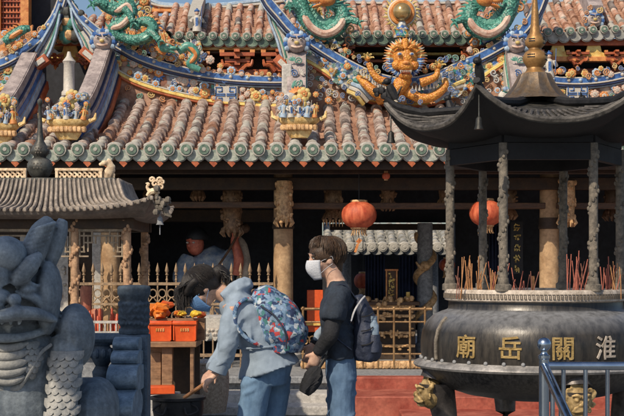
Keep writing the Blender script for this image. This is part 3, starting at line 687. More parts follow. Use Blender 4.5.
# pale vertical tile ridge with little figures on the upper left roof
q = MB(); sweep(q, [V(0, 17.85, 4.92), V(0, 18.3, 5.16), V(0, 18.9, 5.42)], W(196, 20, 18.2).x, .16, .12, -.05, 0); q.build('descending_ridge', M['mortar'], temple)
put('porcelain_figure', FG[1], temple, W(197, 32, 17.75), (0, 0, 0), .2)
q = MB(); sweep(q, [V(0, 17.9, 5.0), V(.05, 18.4, 5.25), V(.05, 18.9, 5.45)], W(590, 16, 18.2).x, .2, .2, -.05, 0); q.build('descending_ridge', M['mauve'], temple)
lion_mask(W(594, 20, 17.8), .11, temple); clutter([(582, 6), (584, 30), (606, 30), (600, 0)], 17.75, 5, 40, [1, 2], 3, 5, parent=temple, fl=.5)
# bushy rockery on the small gap roof
q = MB(); rnd = random.Random(2)
for k in range(40): q.ball(W(68+rnd.gauss(0, 6), 20+rnd.gauss(0, 8), 17.6)+V(0, rnd.uniform(-.1, .1), 0), rnd.uniform(.05, .1), n=7, m=5, mi=rnd.randrange(3))
q.build('rockery', [M['olive'], M['carve'], M['gteal']], temple)
# orange lattice tower behind, top left
tw = thing('lattice_tower', (-4.2, 18.6, 0), 'orange red tower wall with barred lattice window at top left corner', 'tower')
a, b = W(-60, 40, 18.6), W(30, -40, 18.6); q = MB(); c0, c1 = W(2, 32, 18.6), W(22, -12, 18.6)
q.box(((a.x+c0.x)/2, 18.6, (2.5+b.z)/2), (c0.x-a.x, .2, b.z-2.5)); q.box(((b.x+c1.x)/2, 18.6, (2.5+b.z)/2), (b.x-c1.x, .2, b.z-2.5)); q.box(((c0.x+c1.x)/2, 18.6, (2.5+c0.z)/2), (c1.x-c0.x, .2, c0.z-2.5)); q.box(((c0.x+c1.x)/2, 18.6, (c1.z+b.z)/2), (c1.x-c0.x, .2, b.z-c1.z))
q.build('wall', M['orange'], tw)
q = MB(); q.box(((c0.x+c1.x)/2, 18.68, (c0.z+c1.z)/2), (c1.x-c0.x, .02, c1.z-c0.z)); wn = q.build('window', M['lstone'], tw); q = MB()
for k in range(6): x = c0.x+(k+.5)*(c1.x-c0.x)/6; q.box((x, 18.6, (c0.z+c1.z)/2), (.022, .04, c1.z-c0.z))
for k in range(8): q.box(((c0.x+c1.x)/2, 18.57, c0.z+(k+.5)*(c1.z-c0.z)/8), (c1.x-c0.x, .03, .018))
q.build('window_bars', M['redwood'], wn)
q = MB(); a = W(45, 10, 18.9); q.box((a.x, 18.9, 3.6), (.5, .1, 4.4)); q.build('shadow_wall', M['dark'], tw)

# ================================================================== dragons on the roof
def dragon(name, path, rad, Y, label, bodym, bellym, finm, claws=()):
    u = Y/F; P = smoothpx(path, Y, 7); N = len(P); R = lerp_list([r*u for r in rad], N)
    T = thing(name, tuple(P[N//2]), label, 'dragon sculpture')
    q = MB(); q.tube(P, R, 12); q.build('body', M[bodym], T)
    i0, i1 = int(N*.22), int(N*.82); q = MB(); q.tube([p+V(0, -R[i]*.66, -R[i]*.3) for i, p in enumerate(P)][i0:i1], [R[i]*.5*min(1, .25+(i-i0)/5, .25+(i1-1-i)/5) for i in range(i0, i1)], 8); q.build('belly', M[bellym], T)
    q = MB(); last = 0
    for i in range(2, N-1, 2):
        t = (P[i+1]-P[i-1]).normalized(); nrm = V(-t.z, 0, t.x); k = 1 if nrm.z > 0 else -1
        if last and k != last and q.v: q.build('dorsal_fin', M[finm], T); q = MB()
        last = k
        q.tube([P[i]+nrm*k*R[i]*.8, P[i]+nrm*k*R[i]*1.25-t*R[i]*.1, P[i]+nrm*k*R[i]*1.7-t*R[i]*.5], [(R[i]*.3, R[i]*.15), (R[i]*.2, R[i]*.1), .003], 5)
    if q.v: q.build('dorsal_fin', M[finm], T)
    for (x, y, dx, dy) in claws:
        b = W(x, y, Y)+V(0, -.04, 0); e = W(x+dx, y+dy, Y)+V(0, -.12, 0); q = MB(); q.tube([b, b.lerp(e, .5)+V(0, 0, .03), e], [5*u, 3.6*u, 2.8*u], 8, smooth=3)
        for k in range(4):
            an = k*PI/2.2-.9+math.atan2(-dy, dx); d = V(math.cos(an), -.2, math.sin(an)); q.tube([e, e+d*4*u, e+d*6.5*u+V(0, 0, -1.5*u)], [1.5*u, 1.2*u, .2*u], 5)
        q.build('leg', M[bodym], T)
    return T, P
def dragon_head(T, p, s, dirx, bm, mm):
    q = MB(); q.ball(p, (s*1.1, s*.8, s*.75), n=12, m=8); q.ball(p+V(dirx*s*1.1, -.02, -s*.1), (s*.8, s*.5, s*.38), n=10, m=7); q.ball(p+V(dirx*s*.9, -.02, -s*.65), (s*.7, s*.4, s*.2), rotm('Y', dirx*18), n=10, m=6)
    q.ball(p+V(dirx*s*1.75, -.03, s*.15), (s*.25, s*.4, s*.22), n=8, m=5); h = q.build('head', M[bm], T)
    q = MB()
    for k in range(12):
        a = PI/2+dirx*(.2+k*.25); d = V(math.cos(a), -.1, math.sin(a)); q.tube([p+d*s*.6, p+d*s*1.3+V(0, .03, .03), p+d*s*2.0+V(0, .03, .08)], [s*.2, s*.16, .004], 5, smooth=2)
    q.build('mane', M[mm], h)
    q = MB()
    for k in range(6): q.tube([p+V(dirx*s*(.5+.2*k), -s*.4, -s*.32), p+V(dirx*s*(.5+.2*k), -s*.42, -s*.55)], [s*.09, .002], 5)
    q.ball(p+V(dirx*s*.35, -s*.7, s*.35), s*.22, n=8, m=6); q.build('teeth_and_eye', M['white'], h)
    q = MB(); q.tube([p+V(-dirx*s*.2, -.05, s*.6), p+V(-dirx*s*.6, -.05, s*1.3), p+V(-dirx*s*1.3, -.05, s*1.6)], [s*.16, s*.13, s*.03], 6, smooth=3)
    q.tube([p+V(dirx*s*1.7, -.1, 0), p+V(dirx*s*2.3, -.15, s*.5), p+V(dirx*s*2.6, -.15, -s*.1)], [s*.08, s*.07, .004], 5, smooth=3); q.build('horn', M['yellow'], h)
T, P = dragon('roof_dragon', [(294, -16), (299, -2), (304, 14), (312, 26), (324, 32), (336, 28), (343, 18), (339, 8), (330, 3)], [6, 7.5, 8, 8.2, 8.5, 8.5, 8, 6.5, 5.5], 17.2, 'green scaled dragon curled in a U beside the tall white ridge post at roof centre', 'green', 'pink', 'gteal', ((344, 22, 14, 2), (300, 12, -10, -4)))
dragon_head(T, W(326, 0, 17.1), .12, -1, 'orange', 'gteal')
T, P = dragon('roof_dragon', [(518, -16), (513, -2), (508, 14), (500, 26), (488, 32), (476, 28), (469, 18), (473, 8), (482, 3)], [6, 7.5, 8, 8.2, 8.5, 8.5, 8, 6.5, 5.5], 17.2, 'green scaled dragon curled in a U just left of the brass finial', 'green', 'pink', 'gteal', ((468, 22, -14, 2),))
dragon_head(T, W(486, 0, 17.1), .12, 1, 'orange', 'gteal')
T, P = dragon('roof_dragon', [(92, -8), (103, 4), (116, 10), (128, 4), (131, 14), (122, 24), (113, 28), (118, 36), (130, 38)], [4, 5.5, 6, 6, 6.5, 6.5, 5.5, 5, 3.5], 17.25, 'green dragon with forked legs winding at the upper end of the left roof ridge', 'green', 'pink', 'gteal', ((106, 6, -12, 0), (126, 10, 8, 14)))
T, P = dragon('roof_dragon', [(122, 37), (134, 40), (146, 37), (153, 29), (149, 22), (140, 22), (135, 29)], [4.5, 5.5, 6, 6, 5.5, 4.5, 3], 17.2, 'teal dragon tail coiled in a ring lower on the left roof ridge', 'green', 'gteal', 'orange', ((150, 34, 10, 8),))
dragon_head(T, W(166, 48, 17.2), .085, 1, 'gteal', 'orange')
T, P = dragon('roof_dragon', [(4, 42), (12, 36), (22, 30), (30, 28)], [4, 5.5, 5, 3], 17.2, 'small green fish-dragon leaping on the ridge under the lattice tower', 'green', 'orange', 'orange')
T, P = dragon('roof_dragon', [(178, 52), (188, 46), (196, 54), (190, 64), (200, 70)], [3.5, 4.5, 4.5, 4, 3], 17.25, 'small teal and orange dragon where the left ridge meets the red brackets', 'gteal', 'orange', 'white')
# golden frontal dragon
gd = thing('golden_dragon', tuple(W(405, 100, 17.1)), 'golden dragon with bared face and spread claws at the centre of the roof ridge', 'dragon sculpture')
Y = 16.95; u = Y/F
P_ = lambda x, y, d=0: W(x, y, Y)+V(0, d, 0)
q = MB(); h = P_(405, 58, 0)
q.ball(h, (13*u, 10*u, 14*u), n=16, m=10); q.ball(P_(405, 68, -.1), (8*u, 8*u, 6*u), n=12, m=8); q.ball(P_(405, 77, -.08), (7*u, 6*u, 3.5*u), n=12, m=7)
for sx in (-1, 1): q.ball(P_(405+sx*9, 66, -.06), (5*u, 5*u, 5*u), n=10, m=6); q.tube([P_(405+sx*3, 50, -.12), P_(405+sx*8, 47.5, -.13), P_(405+sx*13, 50, -.08)], [1.6*u, 2.4*u, .8*u], 7, smooth=3)
for k in range(5): q.ball(P_(405, 49-k*2, -.1+.01*k), (3.2*u, 2*u, 2.2*u), n=8, m=5)
hd = q.build('head', M['golds'], gd)
q = MB(); rnd = random.Random(3)
for ring, (r0, r1, nn) in enumerate(((12, 20, 44), (12, 22, 40), (9, 17, 34))):
    for k in range(nn):
        a = -1.1+k*(PI+2.2)/(nn-1); d = V(math.cos(a), 0, math.sin(a)*.95); b = rnd.uniform(-.2, .2)
        q.tube([h+d*r0*u+V(0, .02*ring, 0), h+d*(r0+r1)/2*u+V(b*.03, .02*ring-.04, 0), h+d*r1*u+V(b*.05, .02*ring, 0)], [1.8*u, 1.4*u, .25*u], 6, (0 if k % 3 == 0 else 1) if ring == 1 else (1 if k % 2 else 2))
q.build('mane', [M['white'], M['orange'], M['yellow']], hd)
q = MB()
for sx in (-1, 1):
    q.ball(P_(405+sx*6, 55.8, -.14), (2.5*u, 2*u, 1.7*u), n=10, m=6); q.ball(P_(405+sx*6, 56, -.165), (1.2*u, 1*u, 1.2*u), n=8, m=5, mi=1)
    q.tube([P_(405+sx*5, 72, -.17), P_(405+sx*5, 75.5, -.17)], [1.2*u, .1*u], 5)
for k in range(6): q.tube([P_(400+k*2, 72.5, -.19), P_(400+k*2, 74.6, -.19)], [.8*u, .2*u], 5)
q.build('eye', [M['white'], M['blue']], hd)
q = MB(); q.ball(P_(405, 74.5, -.1), (5.5*u, 6*u, 2.2*u), n=10, m=6)
q.build('mouth', M['redwood'], hd)
q = MB(); q.ball(P_(405, 65, -.19), (3.8*u, 2.5*u, 2.3*u), n=10, m=6)
q.build('nose', M['orange'], hd)
q = MB()
for k in range(26):
    a = -.1-k*(PI-.2)/25; r = 12*u; b = h+V(math.cos(a)*13*u, -.03, math.sin(a)*17*u); q.tube([b, b+V(math.cos(a)*3*u, -.05, math.sin(a)*4*u), b+V(math.cos(a)*7*u, -.03, math.sin(a)*6*u+1.5*u)], [1.5*u, 1.3*u, .25*u], 6, k % 2)
q.build('beard', [M['blue'], M['lblue']], hd)
q = MB(); q.tube([P_(378, 100, .1), P_(392, 94, 0), P_(400, 86, -.02), P_(405, 78, .02)], [4.5*u, 6.5*u, 8*u, 8*u], 12, smooth=4); q.tube([P_(405, 90, .04), P_(420, 98, 0), P_(434, 96, .0), P_(445, 86, .02), (P_(446, 78, .05))], [5.5*u, 5*u, 4.6*u, 4*u, 2*u], 12, smooth=4)
q.tube([P_(358, 76, .08), P_(366, 84, 0), P_(375, 93, -.03), P_(384, 99, 0)], [2.5*u, 4.6*u, 5*u, 4*u], 12, smooth=4)
q.build('body', M['golds'], gd)
for pts in ([(358, 72), (366, 78), (376, 86), (384, 92)], [(412, 92), (424, 90), (434, 88), (440, 80)]):
    q = MB()
    for p in resample(catmull([P_(x, y, -.06) for x, y in pts], 4), 10): q.tube([p, p+V(0, -.03, .07)], [1.6*u, .1*u], 5)
    q.build('dorsal_fin', M['white'], gd)
for (pp, fx, fy) in (([(390, 84), (378, 80), (371, 72), (368, 64)], 367, 60), ([(420, 84), (431, 80), (436, 76), (437, 70)], 438, 67)):
    q = MB(); q.tube([P_(x, y, -.1) for x, y in pp], [4.6*u, 3.8*u, 3*u, 2.6*u], 10, smooth=4); e = P_(fx, fy, -.12); q.ball(e, (3*u, 2.4*u, 3*u), n=8, m=6); a_ = q.build('leg', M['golds'], gd)
    q = MB()
    for k in range(5):
        a = PI/2-1.25+k*.62; d = V(math.cos(a), -.25, math.sin(a)); q.tube([e, e+d*4*u, e+d*6*u+V(0, -.03, -1*u), e+d*7*u+V(0, -.05, -2.5*u)], [1.4*u, 1.2*u, .8*u, .2*u], 6)
    q.build('claw', M['yellow'], a_)
WV = [M['lblue'], M['white'], M['yellow'], M['gteal']]
for c0, c1, k in (((352, 82), (372, 97), 0), ((350, 86), (368, 100), 1), ((348, 90), (364, 103), 2), ((355, 78), (376, 93), 3), ((440, 97), (464, 84), 1), ((436, 100), (460, 90), 0), ((444, 94), (466, 79), 2)):
    a, b = P_(*c0, .15), P_(*c1, .15); q = MB(); q.tube([a, a.lerp(b, .5)+V(0, -.05, .03), b], 2.2*u, 7, smooth=4); q.build('wave', WV[k], gd)
for (x, y, s) in ((390, 92, 5), (402, 100, 5), (420, 103, 4), (450, 90, 5), (358, 95, 4), (412, 92, 4)): put('cloud_scroll', CU[[0, 4][x % 2]], gd, P_(x, y, -.12), (0, x, 0), s*u*.7)
PG = [(326, 62), (350, 64), (378, 78), (400, 84), (430, 78), (455, 66), (480, 62), (478, 80), (458, 97), (430, 102), (385, 102), (352, 96), (332, 80)]
bk_ = MB(); bk_.prism([tuple(W(x, y, 17.2).xz) for x, y in PG], 17.2, 17.28); gback = bk_.build('cloud_relief', M['coolpoly'], gd)
clutter(PG, 17.16, 62, 44, [0, 0, 2, 4, 1], 2.6, 5, parent=gback, fl=.22)
for PW_, par in (([(300, 66), (312, 66), (330, 78), (352, 97), (348, 105), (325, 100), (304, 86)], back2), ([(512, 66), (500, 66), (482, 78), (460, 97), (464, 105), (487, 100), (508, 86)], back3)):
    clutter(PW_, 17.22, 22, 71, [5, 5, 5, 0, 2], 2.6, 5, parent=par, fl=.1)
rnd = random.Random(4); q = MB()
for k in range(14): q.ball(P_(rnd.uniform(372, 390), rnd.uniform(92, 100), -.2), rnd.uniform(.03, .055), n=6, m=4)
q.build('dark_rock', M['black'], gd)
# sun pearl
sp = thing('sun_pearl', tuple(W(402, 34, 17.3)), 'round golden pearl ringed with flame rays above the golden dragon', 'roof ornament')
c = W(402, 12, 17.25); u = 17.25/F
q = MB(); q.ball(c, 9.5*u, n=24, m=16); q.build('pearl', mat('pearl_gold', (.66, .42, .15), .22, .6, col2=(.75, .58, .32), scale=3), sp)
q = MB(); q.tube([c+V(math.cos(k*PI/16)*11*u, .02, math.sin(k*PI/16)*11*u) for k in range(33)], 2*u, 8, 0); q.tube([c+V(math.cos(k*PI/16)*13*u, .05, math.sin(k*PI/16)*13*u) for k in range(33)], 1.6*u, 8, 1); q.build('ring', [M['orange'], M['white']], sp)
q = MB()
for k in range(28):
    a = k*2*PI/28; d = V(math.cos(a), 0, math.sin(a)); s = V(-d.z, 0, d.x); L = 20 if k % 2 else 17.5; q.tube([c+d*13*u+V(0, .06, 0), c+d*15.5*u+s*.6*u+V(0, .06, 0), c+d*L*u-s*.8*u+V(0, .06, 0)], [1.7*u, 1.3*u, .2*u], 5)
q.build('flame_ray', M['yellow'], sp)['kind'] = 'stuff'
q = MB(); b = W(402, 38, 17.25); q.lathe([(9*u, 0), (9.5*u, 2*u), (7.5*u, 4*u), (7*u, 7*u), (8*u, 8.5*u), (5*u, 11*u), (4.5*u, 14*u), (3*u, 17*u)], b, n=12)
for v in q.v: v.y = 17.25+(v.y-17.25)*.7
q.build('base', M['coolpoly'], sp)
# ================================================================== hall interior and platform
tag_s = lambda o: tag(o, kind='structure')
PAV = mat('stone_paving', (.15, .15, .155), .85, col2=(.21, .21, .21), scale=3, bump=.2)
q = MB(); q.add([V(-300, -200, 0), V(300, -200, 0), V(300, 500, 0), V(-300, 500, 0)], [(0, 1, 2, 3)]); tag_s(q.build('ground', PAV))
# platform, steps
q = MB(); q.box((1.28, 20.9, .175), (13, 12.4, .35)); q.box((1.28, 14.68, .31), (13, .1, .08)); tag_s(q.build('platform', M['gstone'], bevel=.01))
q = MB(); q.box((-2.2, 14.43, .1), (5.1, .45, .2)); q.box((-2.2, 14.03, .05), (5.1, .45, .1)); tag_s(q.build('stone_steps', M['lstone'], bevel=.012))
q = MB(); q.box((3.6, 14.1, .115), (6.3, 1.1, .23)); q.box((3.6, 14.6, .19), (6.3, .25, .33)); tag_s(q.build('red_terrace', M['redpaint'], bevel=.012))
q = MB(); q.box((3.9, 13.1, .05), (6.0, 1.0, .1)); tag_s(q.build('red_step', M['redpaint'], bevel=.012))
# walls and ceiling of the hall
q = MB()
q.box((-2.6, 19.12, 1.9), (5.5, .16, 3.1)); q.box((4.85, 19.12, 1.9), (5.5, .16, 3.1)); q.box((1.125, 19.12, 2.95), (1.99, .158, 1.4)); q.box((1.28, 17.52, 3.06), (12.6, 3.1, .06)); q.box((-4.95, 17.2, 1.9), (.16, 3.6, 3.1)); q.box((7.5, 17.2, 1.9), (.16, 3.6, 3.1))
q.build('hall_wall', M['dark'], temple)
hb = lambda pa, pb, y0, y1, Y, m, d=.16: hbeam(pa, pb, y0, y1, Y, m, 'beam', d)
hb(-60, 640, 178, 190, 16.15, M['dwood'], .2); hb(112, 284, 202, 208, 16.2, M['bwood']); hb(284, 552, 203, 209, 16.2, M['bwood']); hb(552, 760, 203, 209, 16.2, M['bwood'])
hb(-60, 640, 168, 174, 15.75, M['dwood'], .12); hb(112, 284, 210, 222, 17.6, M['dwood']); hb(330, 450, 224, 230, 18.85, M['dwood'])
# carved brackets hanging in the dark
def carved_post(px, y0, y1, Y, w, m, name='carved_bracket', seed=0, parent=None):
    rnd = random.Random(seed+px); u = Y/F; q = MB(); n = int((y1-y0)/5); a = W(px, y1, Y)
    q.lathe([(w*.35*u, 0), (w*.5*u, 3*u), (w*.42*u, 6*u), (w*.5*u, (y1-y0)*u*.5), (w*.45*u, (y1-y0)*u)], a, n=10)
    for k in range(n*5):
        z = rnd.uniform(0, (y1-y0)*u); an = rnd.uniform(PI*.95, PI*2.05); r = w*.5*u*rnd.uniform(.75, 1.05); q.ball(a+V(math.cos(an)*r, math.sin(an)*r, z), (rnd.uniform(1, 2.4)*u, rnd.uniform(1, 2.4)*u, rnd.uniform(1, 3)*u), n=6, m=4)
    for k in range(10):
        an = k*2*PI/10; q.tube([a+V(math.cos(an)*w*.42*u, math.sin(an)*w*.42*u, 4*u), a+V(math.cos(an)*w*.55*u, math.sin(an)*w*.55*u, -1*u), a+V(math.cos(an)*w*.4*u, math.sin(an)*w*.4*u, -5*u)], [1.5*u, 1.7*u, .5*u], 5)
    return q.build(name, m, parent or temple)
CB_ = mat('old_gilt_bracket', (.11, .06, .03), .6, col2=(.2, .12, .065), scale=20, edge=.8)
carved_post(232, 186, 232, 16.5, 20, CB_, seed=1); carved_post(333, 182, 218, 16.5, 18, CB_, seed=2); carved_post(388, 184, 206, 16.6, 14, CB_, seed=3); carved_post(198, 178, 196, 16.6, 12, CB_, seed=3); carved_post(508, 184, 215, 16.5, 16, CB_, seed=4); carved_post(150, 180, 200, 16.6, 12, CB_, seed=8); carved_post(445, 180, 204, 16.6, 13, CB_, seed=9); carved_post(612, 186, 216, 16.5, 16, M['bwood'], seed=4)
for px, s in ((333, 1), ):
    q = MB(); a = W(px, 222, 16.4)
    for k in range(7): x = a.x+(k-3)*.04; q.tube([V(x, 16.4, a.z+.03), V(x, 16.4, a.z-.06)], [.012, .004], 5)
    q.build('bracket_fringe', M['carve'], temple)
# columns with stone base and carved gilded bracket on top
for px, Y in ((283, 16.1), (551, 16.1), (109, 16.1), (820, 16.1)):
    x = W(px, 0, Y).x; q = MB(); q.lathe([(.125, .58), (.122, 1.6), (.118, 2.55), (.118, 3.05)], (x, Y+.12, 0), n=24, cap=False)
    c_ = q.build('column', M['tan'], temple)
    q = MB(); q.lathe([(.2, .35), (.2, .42), (.23, .45), (.24, .5), (.2, .56), (.14, .585)], (x, Y+.12, 0), n=20); q.build('column_base', M['lstone'], c_)
    q = MB(); q.lathe([(.13, 2.06), (.14, 2.08), (.13, 2.12), (.13, 2.2)], (x, Y+.12, 0), n=20); q.build('column_collar', M['dwood'], c_)
    if 200 < px < 600: carved_post(px+(1 if px < 400 else 16), 181, 222, Y-.12, 17, M['carve'], 'carved_bracket', 7, c_)
# left wall seen behind the small pavilion: carved granite panels
def relief_panel(px0, px1, y0, y1, Y, m, seed, parent, n=40):
    rnd = random.Random(seed); a, b = W(px0, y1, Y), W(px1, y0, Y); q = MB(); q.box(((a.x+b.x)/2, Y+.05, (a.z+b.z)/2), (b.x-a.x, .1, b.z-a.z))
    for k in range(n): q.ball((rnd.uniform(a.x+.02, b.x-.02), Y-.005, rnd.uniform(a.z+.02, b.z-.02)), (rnd.uniform(.015, .04), .04, rnd.uniform(.015, .05)), n=6, m=4)
    return q.build('relief_panel', m, parent)
q = MB(); a, b = W(-60, 0, 16.9), W(122, 0, 16.9); q.box(((a.x+b.x)/2, 17.0, 1.4), (b.x-a.x, .14, 2.1)); q.build('side_wall', M['dwood'], temple)
relief_panel(54, 68, 236, 345, 16.8, M['lstone'], 1, temple, 14); relief_panel(20, 40, 236, 345, 16.8, M['lstone'], 2, temple, 14); relief_panel(70, 77, 262, 345, 16.78, M['carve'], 3, temple)
q = MB(); a, b = W(93, 0, 16.5), W(103, 0, 16.5); q.box(((a.x+b.x)/2, 16.5, 1.3), (b.x-a.x, .16, 1.95)); q.build('pilaster', M['lstone'], temple, .015)
# spear-top iron fence across the left bay
FNC = mat('weathered_gilt_iron', (.16, .11, .07), .6, .3, col2=(.26, .18, .11), scale=18, edge=.7)
fn = thing('iron_fence', (-1.7, 16.0, .35), 'gilded spear-topped iron fence across the left bay of the hall', 'fence')
Yf = 16.0; x0, x1 = W(70, 0, Yf).x, W(273, 0, Yf).x
def picket(top):
    q = MB(); q.tube([V(0, 0, 0), V(0, 0, top)], .011, 6); q.lathe([(.011, top), (.022, top+.012), (.012, top+.03), (.026, top+.06), (.012, top+.12), (.001, top+.16)], n=8); q.ball((0, 0, top-.05), .018, n=6, m=4); me = q.mesh(name='picket'); me.materials.append(FNC); return me
PK = picket(1.13); n = 22
for k in range(n): put('picket', PK, fn, V(x0+(k+.5)*(x1-x0)/n, Yf, .35))
for z, h in ((1.38, .035), (1.13, .03), (.5, .04)):
    q = MB(); q.box(((x0+x1)/2, Yf, z), (x1-x0, .03, h)); q.build('rail', FNC, fn)
for k in range(n-1):
    c = V(x0+(k+1)*(x1-x0)/n, Yf-.005, 1.26)
    if k == 0:
        q = MB(); q.tube([V(.045*math.cos(t*PI/6), 0, .05*math.sin(t*PI/6)) for t in range(13)], .009, 5); q.tube([V(-.045, 0, -.1), V(0, 0, -.05), V(.045, 0, -.1)], .008, 5, smooth=3); SCR = q.mesh(name='scroll'); SCR.materials.append(FNC)
    put('scroll', SCR, fn, c)
rnd = random.Random(3)
for k in range(26):
    q = MB(); x = rnd.uniform(x0, x1); z = rnd.uniform(.75, 1.05); q.tube([V(x+.09*math.cos(t*.8)*(1-t*.09), Yf+.01, z+.09*math.sin(t*.8)*(1-t*.09)) for t in range(9)], .01, 5); q.build('scroll', FNC, fn)
# bronze barrier across the middle bay
br = thing('bronze_barrier', (.95, 15.7, .35), 'bronze railing with low carved panel across the middle opening of the hall', 'railing')
Yb = 15.7; bx0, bx1 = W(301, 0, Yb).x, W(432, 0, Yb).x
BZ = mat('bronze_rail', (.3, .17, .08), .45, .5, col2=(.4, .25, .12), scale=12)
for y_ in (309, 322, 354):
    z = W(0, y_, Yb).z; q = MB(); q.tube([V(bx0, Yb, z), V(bx1, Yb, z)], .017 if y_ < 320 else .011, 8); q.build('rail', BZ, br)
for px in (303, 327, 363, 378, 394, 410, 425, 352):
    x = W(px, 0, Yb).x; z = W(0, 309, Yb).z; q = MB(); q.tube([V(x, Yb, .36), V(x, Yb, z)], .014, 8); q.ball((x, Yb, z+.01), .022, n=8, m=5); q.build('post', BZ, br)
q = MB(); z0, z1 = .36, W(0, 361, Yb).z; q.box(((bx0+bx1)/2, Yb+.03, (z0+z1)/2), (bx1-bx0, .04, z1-z0))
for k in range(16):
    x = bx0+(k+.5)*(bx1-bx0)/16; q.ball((x, Yb+.005, (z0+z1)/2), (.06, .012, .05), n=8, m=5)
q.build('lower_panel', M['carve'], br)
for px in (306, 312, 319):
    q = MB(); c = W(px, 341, Yb); q.tube([c+V(.05*math.cos(t*.7)*(1-t*.07), 0, .07*math.sin(t*.7)*(1-t*.07)) for t in range(11)], .009, 5); q.build('scroll', BZ, br)
# inner courtyard hall with its little sunlit tiled eave
inner = thing('inner_hall', (1.3, 24.6, 0), 'inner hall with short pale tiled eave seen through the middle doorway', 'hall')
a, b = W(328, 250, 23.6), W(470, 250, 23.6); t = W(0, 226, 25.2)
tile_roof('eave_roof', [(23.6, a.z+.02), (24.3, (a.z+t.z)/2-.02), (25.2, t.z)], a.x, b.x, .205, .07, inner, [M['tilegrey'], M['tilegrey'], M['mortar'], M['mortar'], M['tilegrey']])
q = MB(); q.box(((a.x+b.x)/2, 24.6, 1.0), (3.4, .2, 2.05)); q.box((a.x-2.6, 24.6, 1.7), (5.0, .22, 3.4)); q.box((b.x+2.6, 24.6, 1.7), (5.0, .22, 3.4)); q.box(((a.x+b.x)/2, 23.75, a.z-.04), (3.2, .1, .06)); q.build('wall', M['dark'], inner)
for px in (345, 432):
    q = MB(); x = W(px, 0, 24.2).x; q.lathe([(.13, .35), (.11, 2.0)], (x, 24.2, 0), n=14); q.build('column', M['gstone'], inner)
# altar table and ritual things behind the barrier
al = thing('altar_table', (.95, 17.6, .35), 'gilded carved altar table behind the bronze barrier', 'altar')
u = 17.6/F; a, b = W(330, 345, 17.6), W(418, 345, 17.6)
q = MB(); q.box(((a.x+b.x)/2, 17.6, W(0, 303, 17.6).z), (b.x-a.x, .6, .05)); q.build('table_top', M['bwood'], al, .008)
q = MB(); q.box(((a.x+b.x)/2, 17.65, .68), (b.x-a.x-.1, .48, .66)); q.build('cabinet', M['dwood'], al)
q = MB(); rnd = random.Random(5)
for r_ in (306, 316, 333, 346):
    z = W(0, r_, 17.35).z; q.box(((a.x+b.x)/2, 17.36, z), (b.x-a.x-.12, .04, .035))
    for k in range(34): q.ball((rnd.uniform(a.x+.08, b.x-.08), 17.33, z+rnd.uniform(-.06, .06)), (rnd.uniform(.015, .035), .02, rnd.uniform(.012, .03)), n=6, m=4)
q.build('carved_front', M['carve'], al)
q = MB(); rnd = random.Random(15)
for k in range(50): q.ball(W(rnd.uniform(366, 412), 301+rnd.uniform(-3, 4), 17.4)+V(0, rnd.uniform(-.1, .1), 0), (rnd.uniform(.02, .045),)*3, n=6, m=4)
tag(q.build('altar_carving', M['carve']), 'low gilded openwork carving along the front of the altar table', 'carving')
# altar plaque with gold relief
pl = thing('ancestral_plaque', tuple(W(391, 304, 17.5)), 'tall narrow gold-framed plaque standing on the altar table', 'plaque')
a, b = W(386, 304, 17.5), W(397, 270, 17.5); cx = (a.x+b.x)/2; q = MB(); q.box((cx, 17.52, (a.z+b.z)/2), (b.x-a.x, .04, b.z-a.z)); q.build('board', M['bwood'], pl, .004)
q = MB()
for s in (-1, 1): q.box((cx+s*(b.x-a.x)*.47, 17.49, (a.z+b.z)/2), (.018, .03, b.z-a.z)); q.box((cx, 17.49, (a.z if s < 0 else b.z)), (b.x-a.x+.03, .031, .022))
q.build('frame', M['orange'], pl); q = MB(); rnd = random.Random(8)
for k in range(40): q.ball((cx+rnd.uniform(-.035, .035), 17.495, a.z+rnd.uniform(.05, .42)), (rnd.uniform(.006, .018), .01, rnd.uniform(.006, .02)), n=6, m=4)
q.build('relief', M['gold'], pl)
q = MB(); q.tube([W(408, 304, 17.4), W(408, 292, 17.4)], [.03, .026], 10); tag(q.build('altar_candle', M['gold']), 'short ochre candle on the altar right of the plaque', 'candle')
# red boards leaning in the dark left of the barrier
q = MB(); a, b = W(307, 332, 16.6), W(323, 290, 16.6); q.box(((a.x+b.x)/2, 16.6, (a.z+b.z)/2), (b.x-a.x, .06, b.z-a.z)); ro = q.build('red_board', M['crate'], bevel=.006); tag(ro, 'plain bright red board standing in the hall left of the boy', 'board')
q = MB(); q.box(((a.x+b.x)/2, 16.56, a.z+.1), (b.x-a.x+.02, .03, .03)); o_ = q.build('board_rail', M['gold'], ro)
# dragon-wrapped column between altar and right
dc = thing('dragon_column', tuple(W(425, 310, 18.0)), 'grey stone column wrapped by a carved dragon behind the burner', 'column')
a = W(425, 0, 18.0); q = MB(); q.lathe([(.16, .35), (.16, .5), (.11, .55), (.105, 2.2)], (a.x, 18.0, 0), n=16); q.build('shaft', M['gstone'], dc)
q = MB(); P = [V(a.x+.12*math.cos(t*.55), 18+.12*math.sin(t*.55), .6+t*.05) for t in range(30)]; q.tube(P, [.03, .05, .05, .035], 8, smooth=2); q.ball(W(425, 266, 17.85), (.08, .08, .07), n=8, m=6); q.tube([W(416, 262, 17.85), W(421, 268, 17.82), W(425, 266, 17.82), W(433, 262, 17.85)], [.012, .03, .03, .012], 6, smooth=3); q.build('dragon_relief', M['carve'], dc)
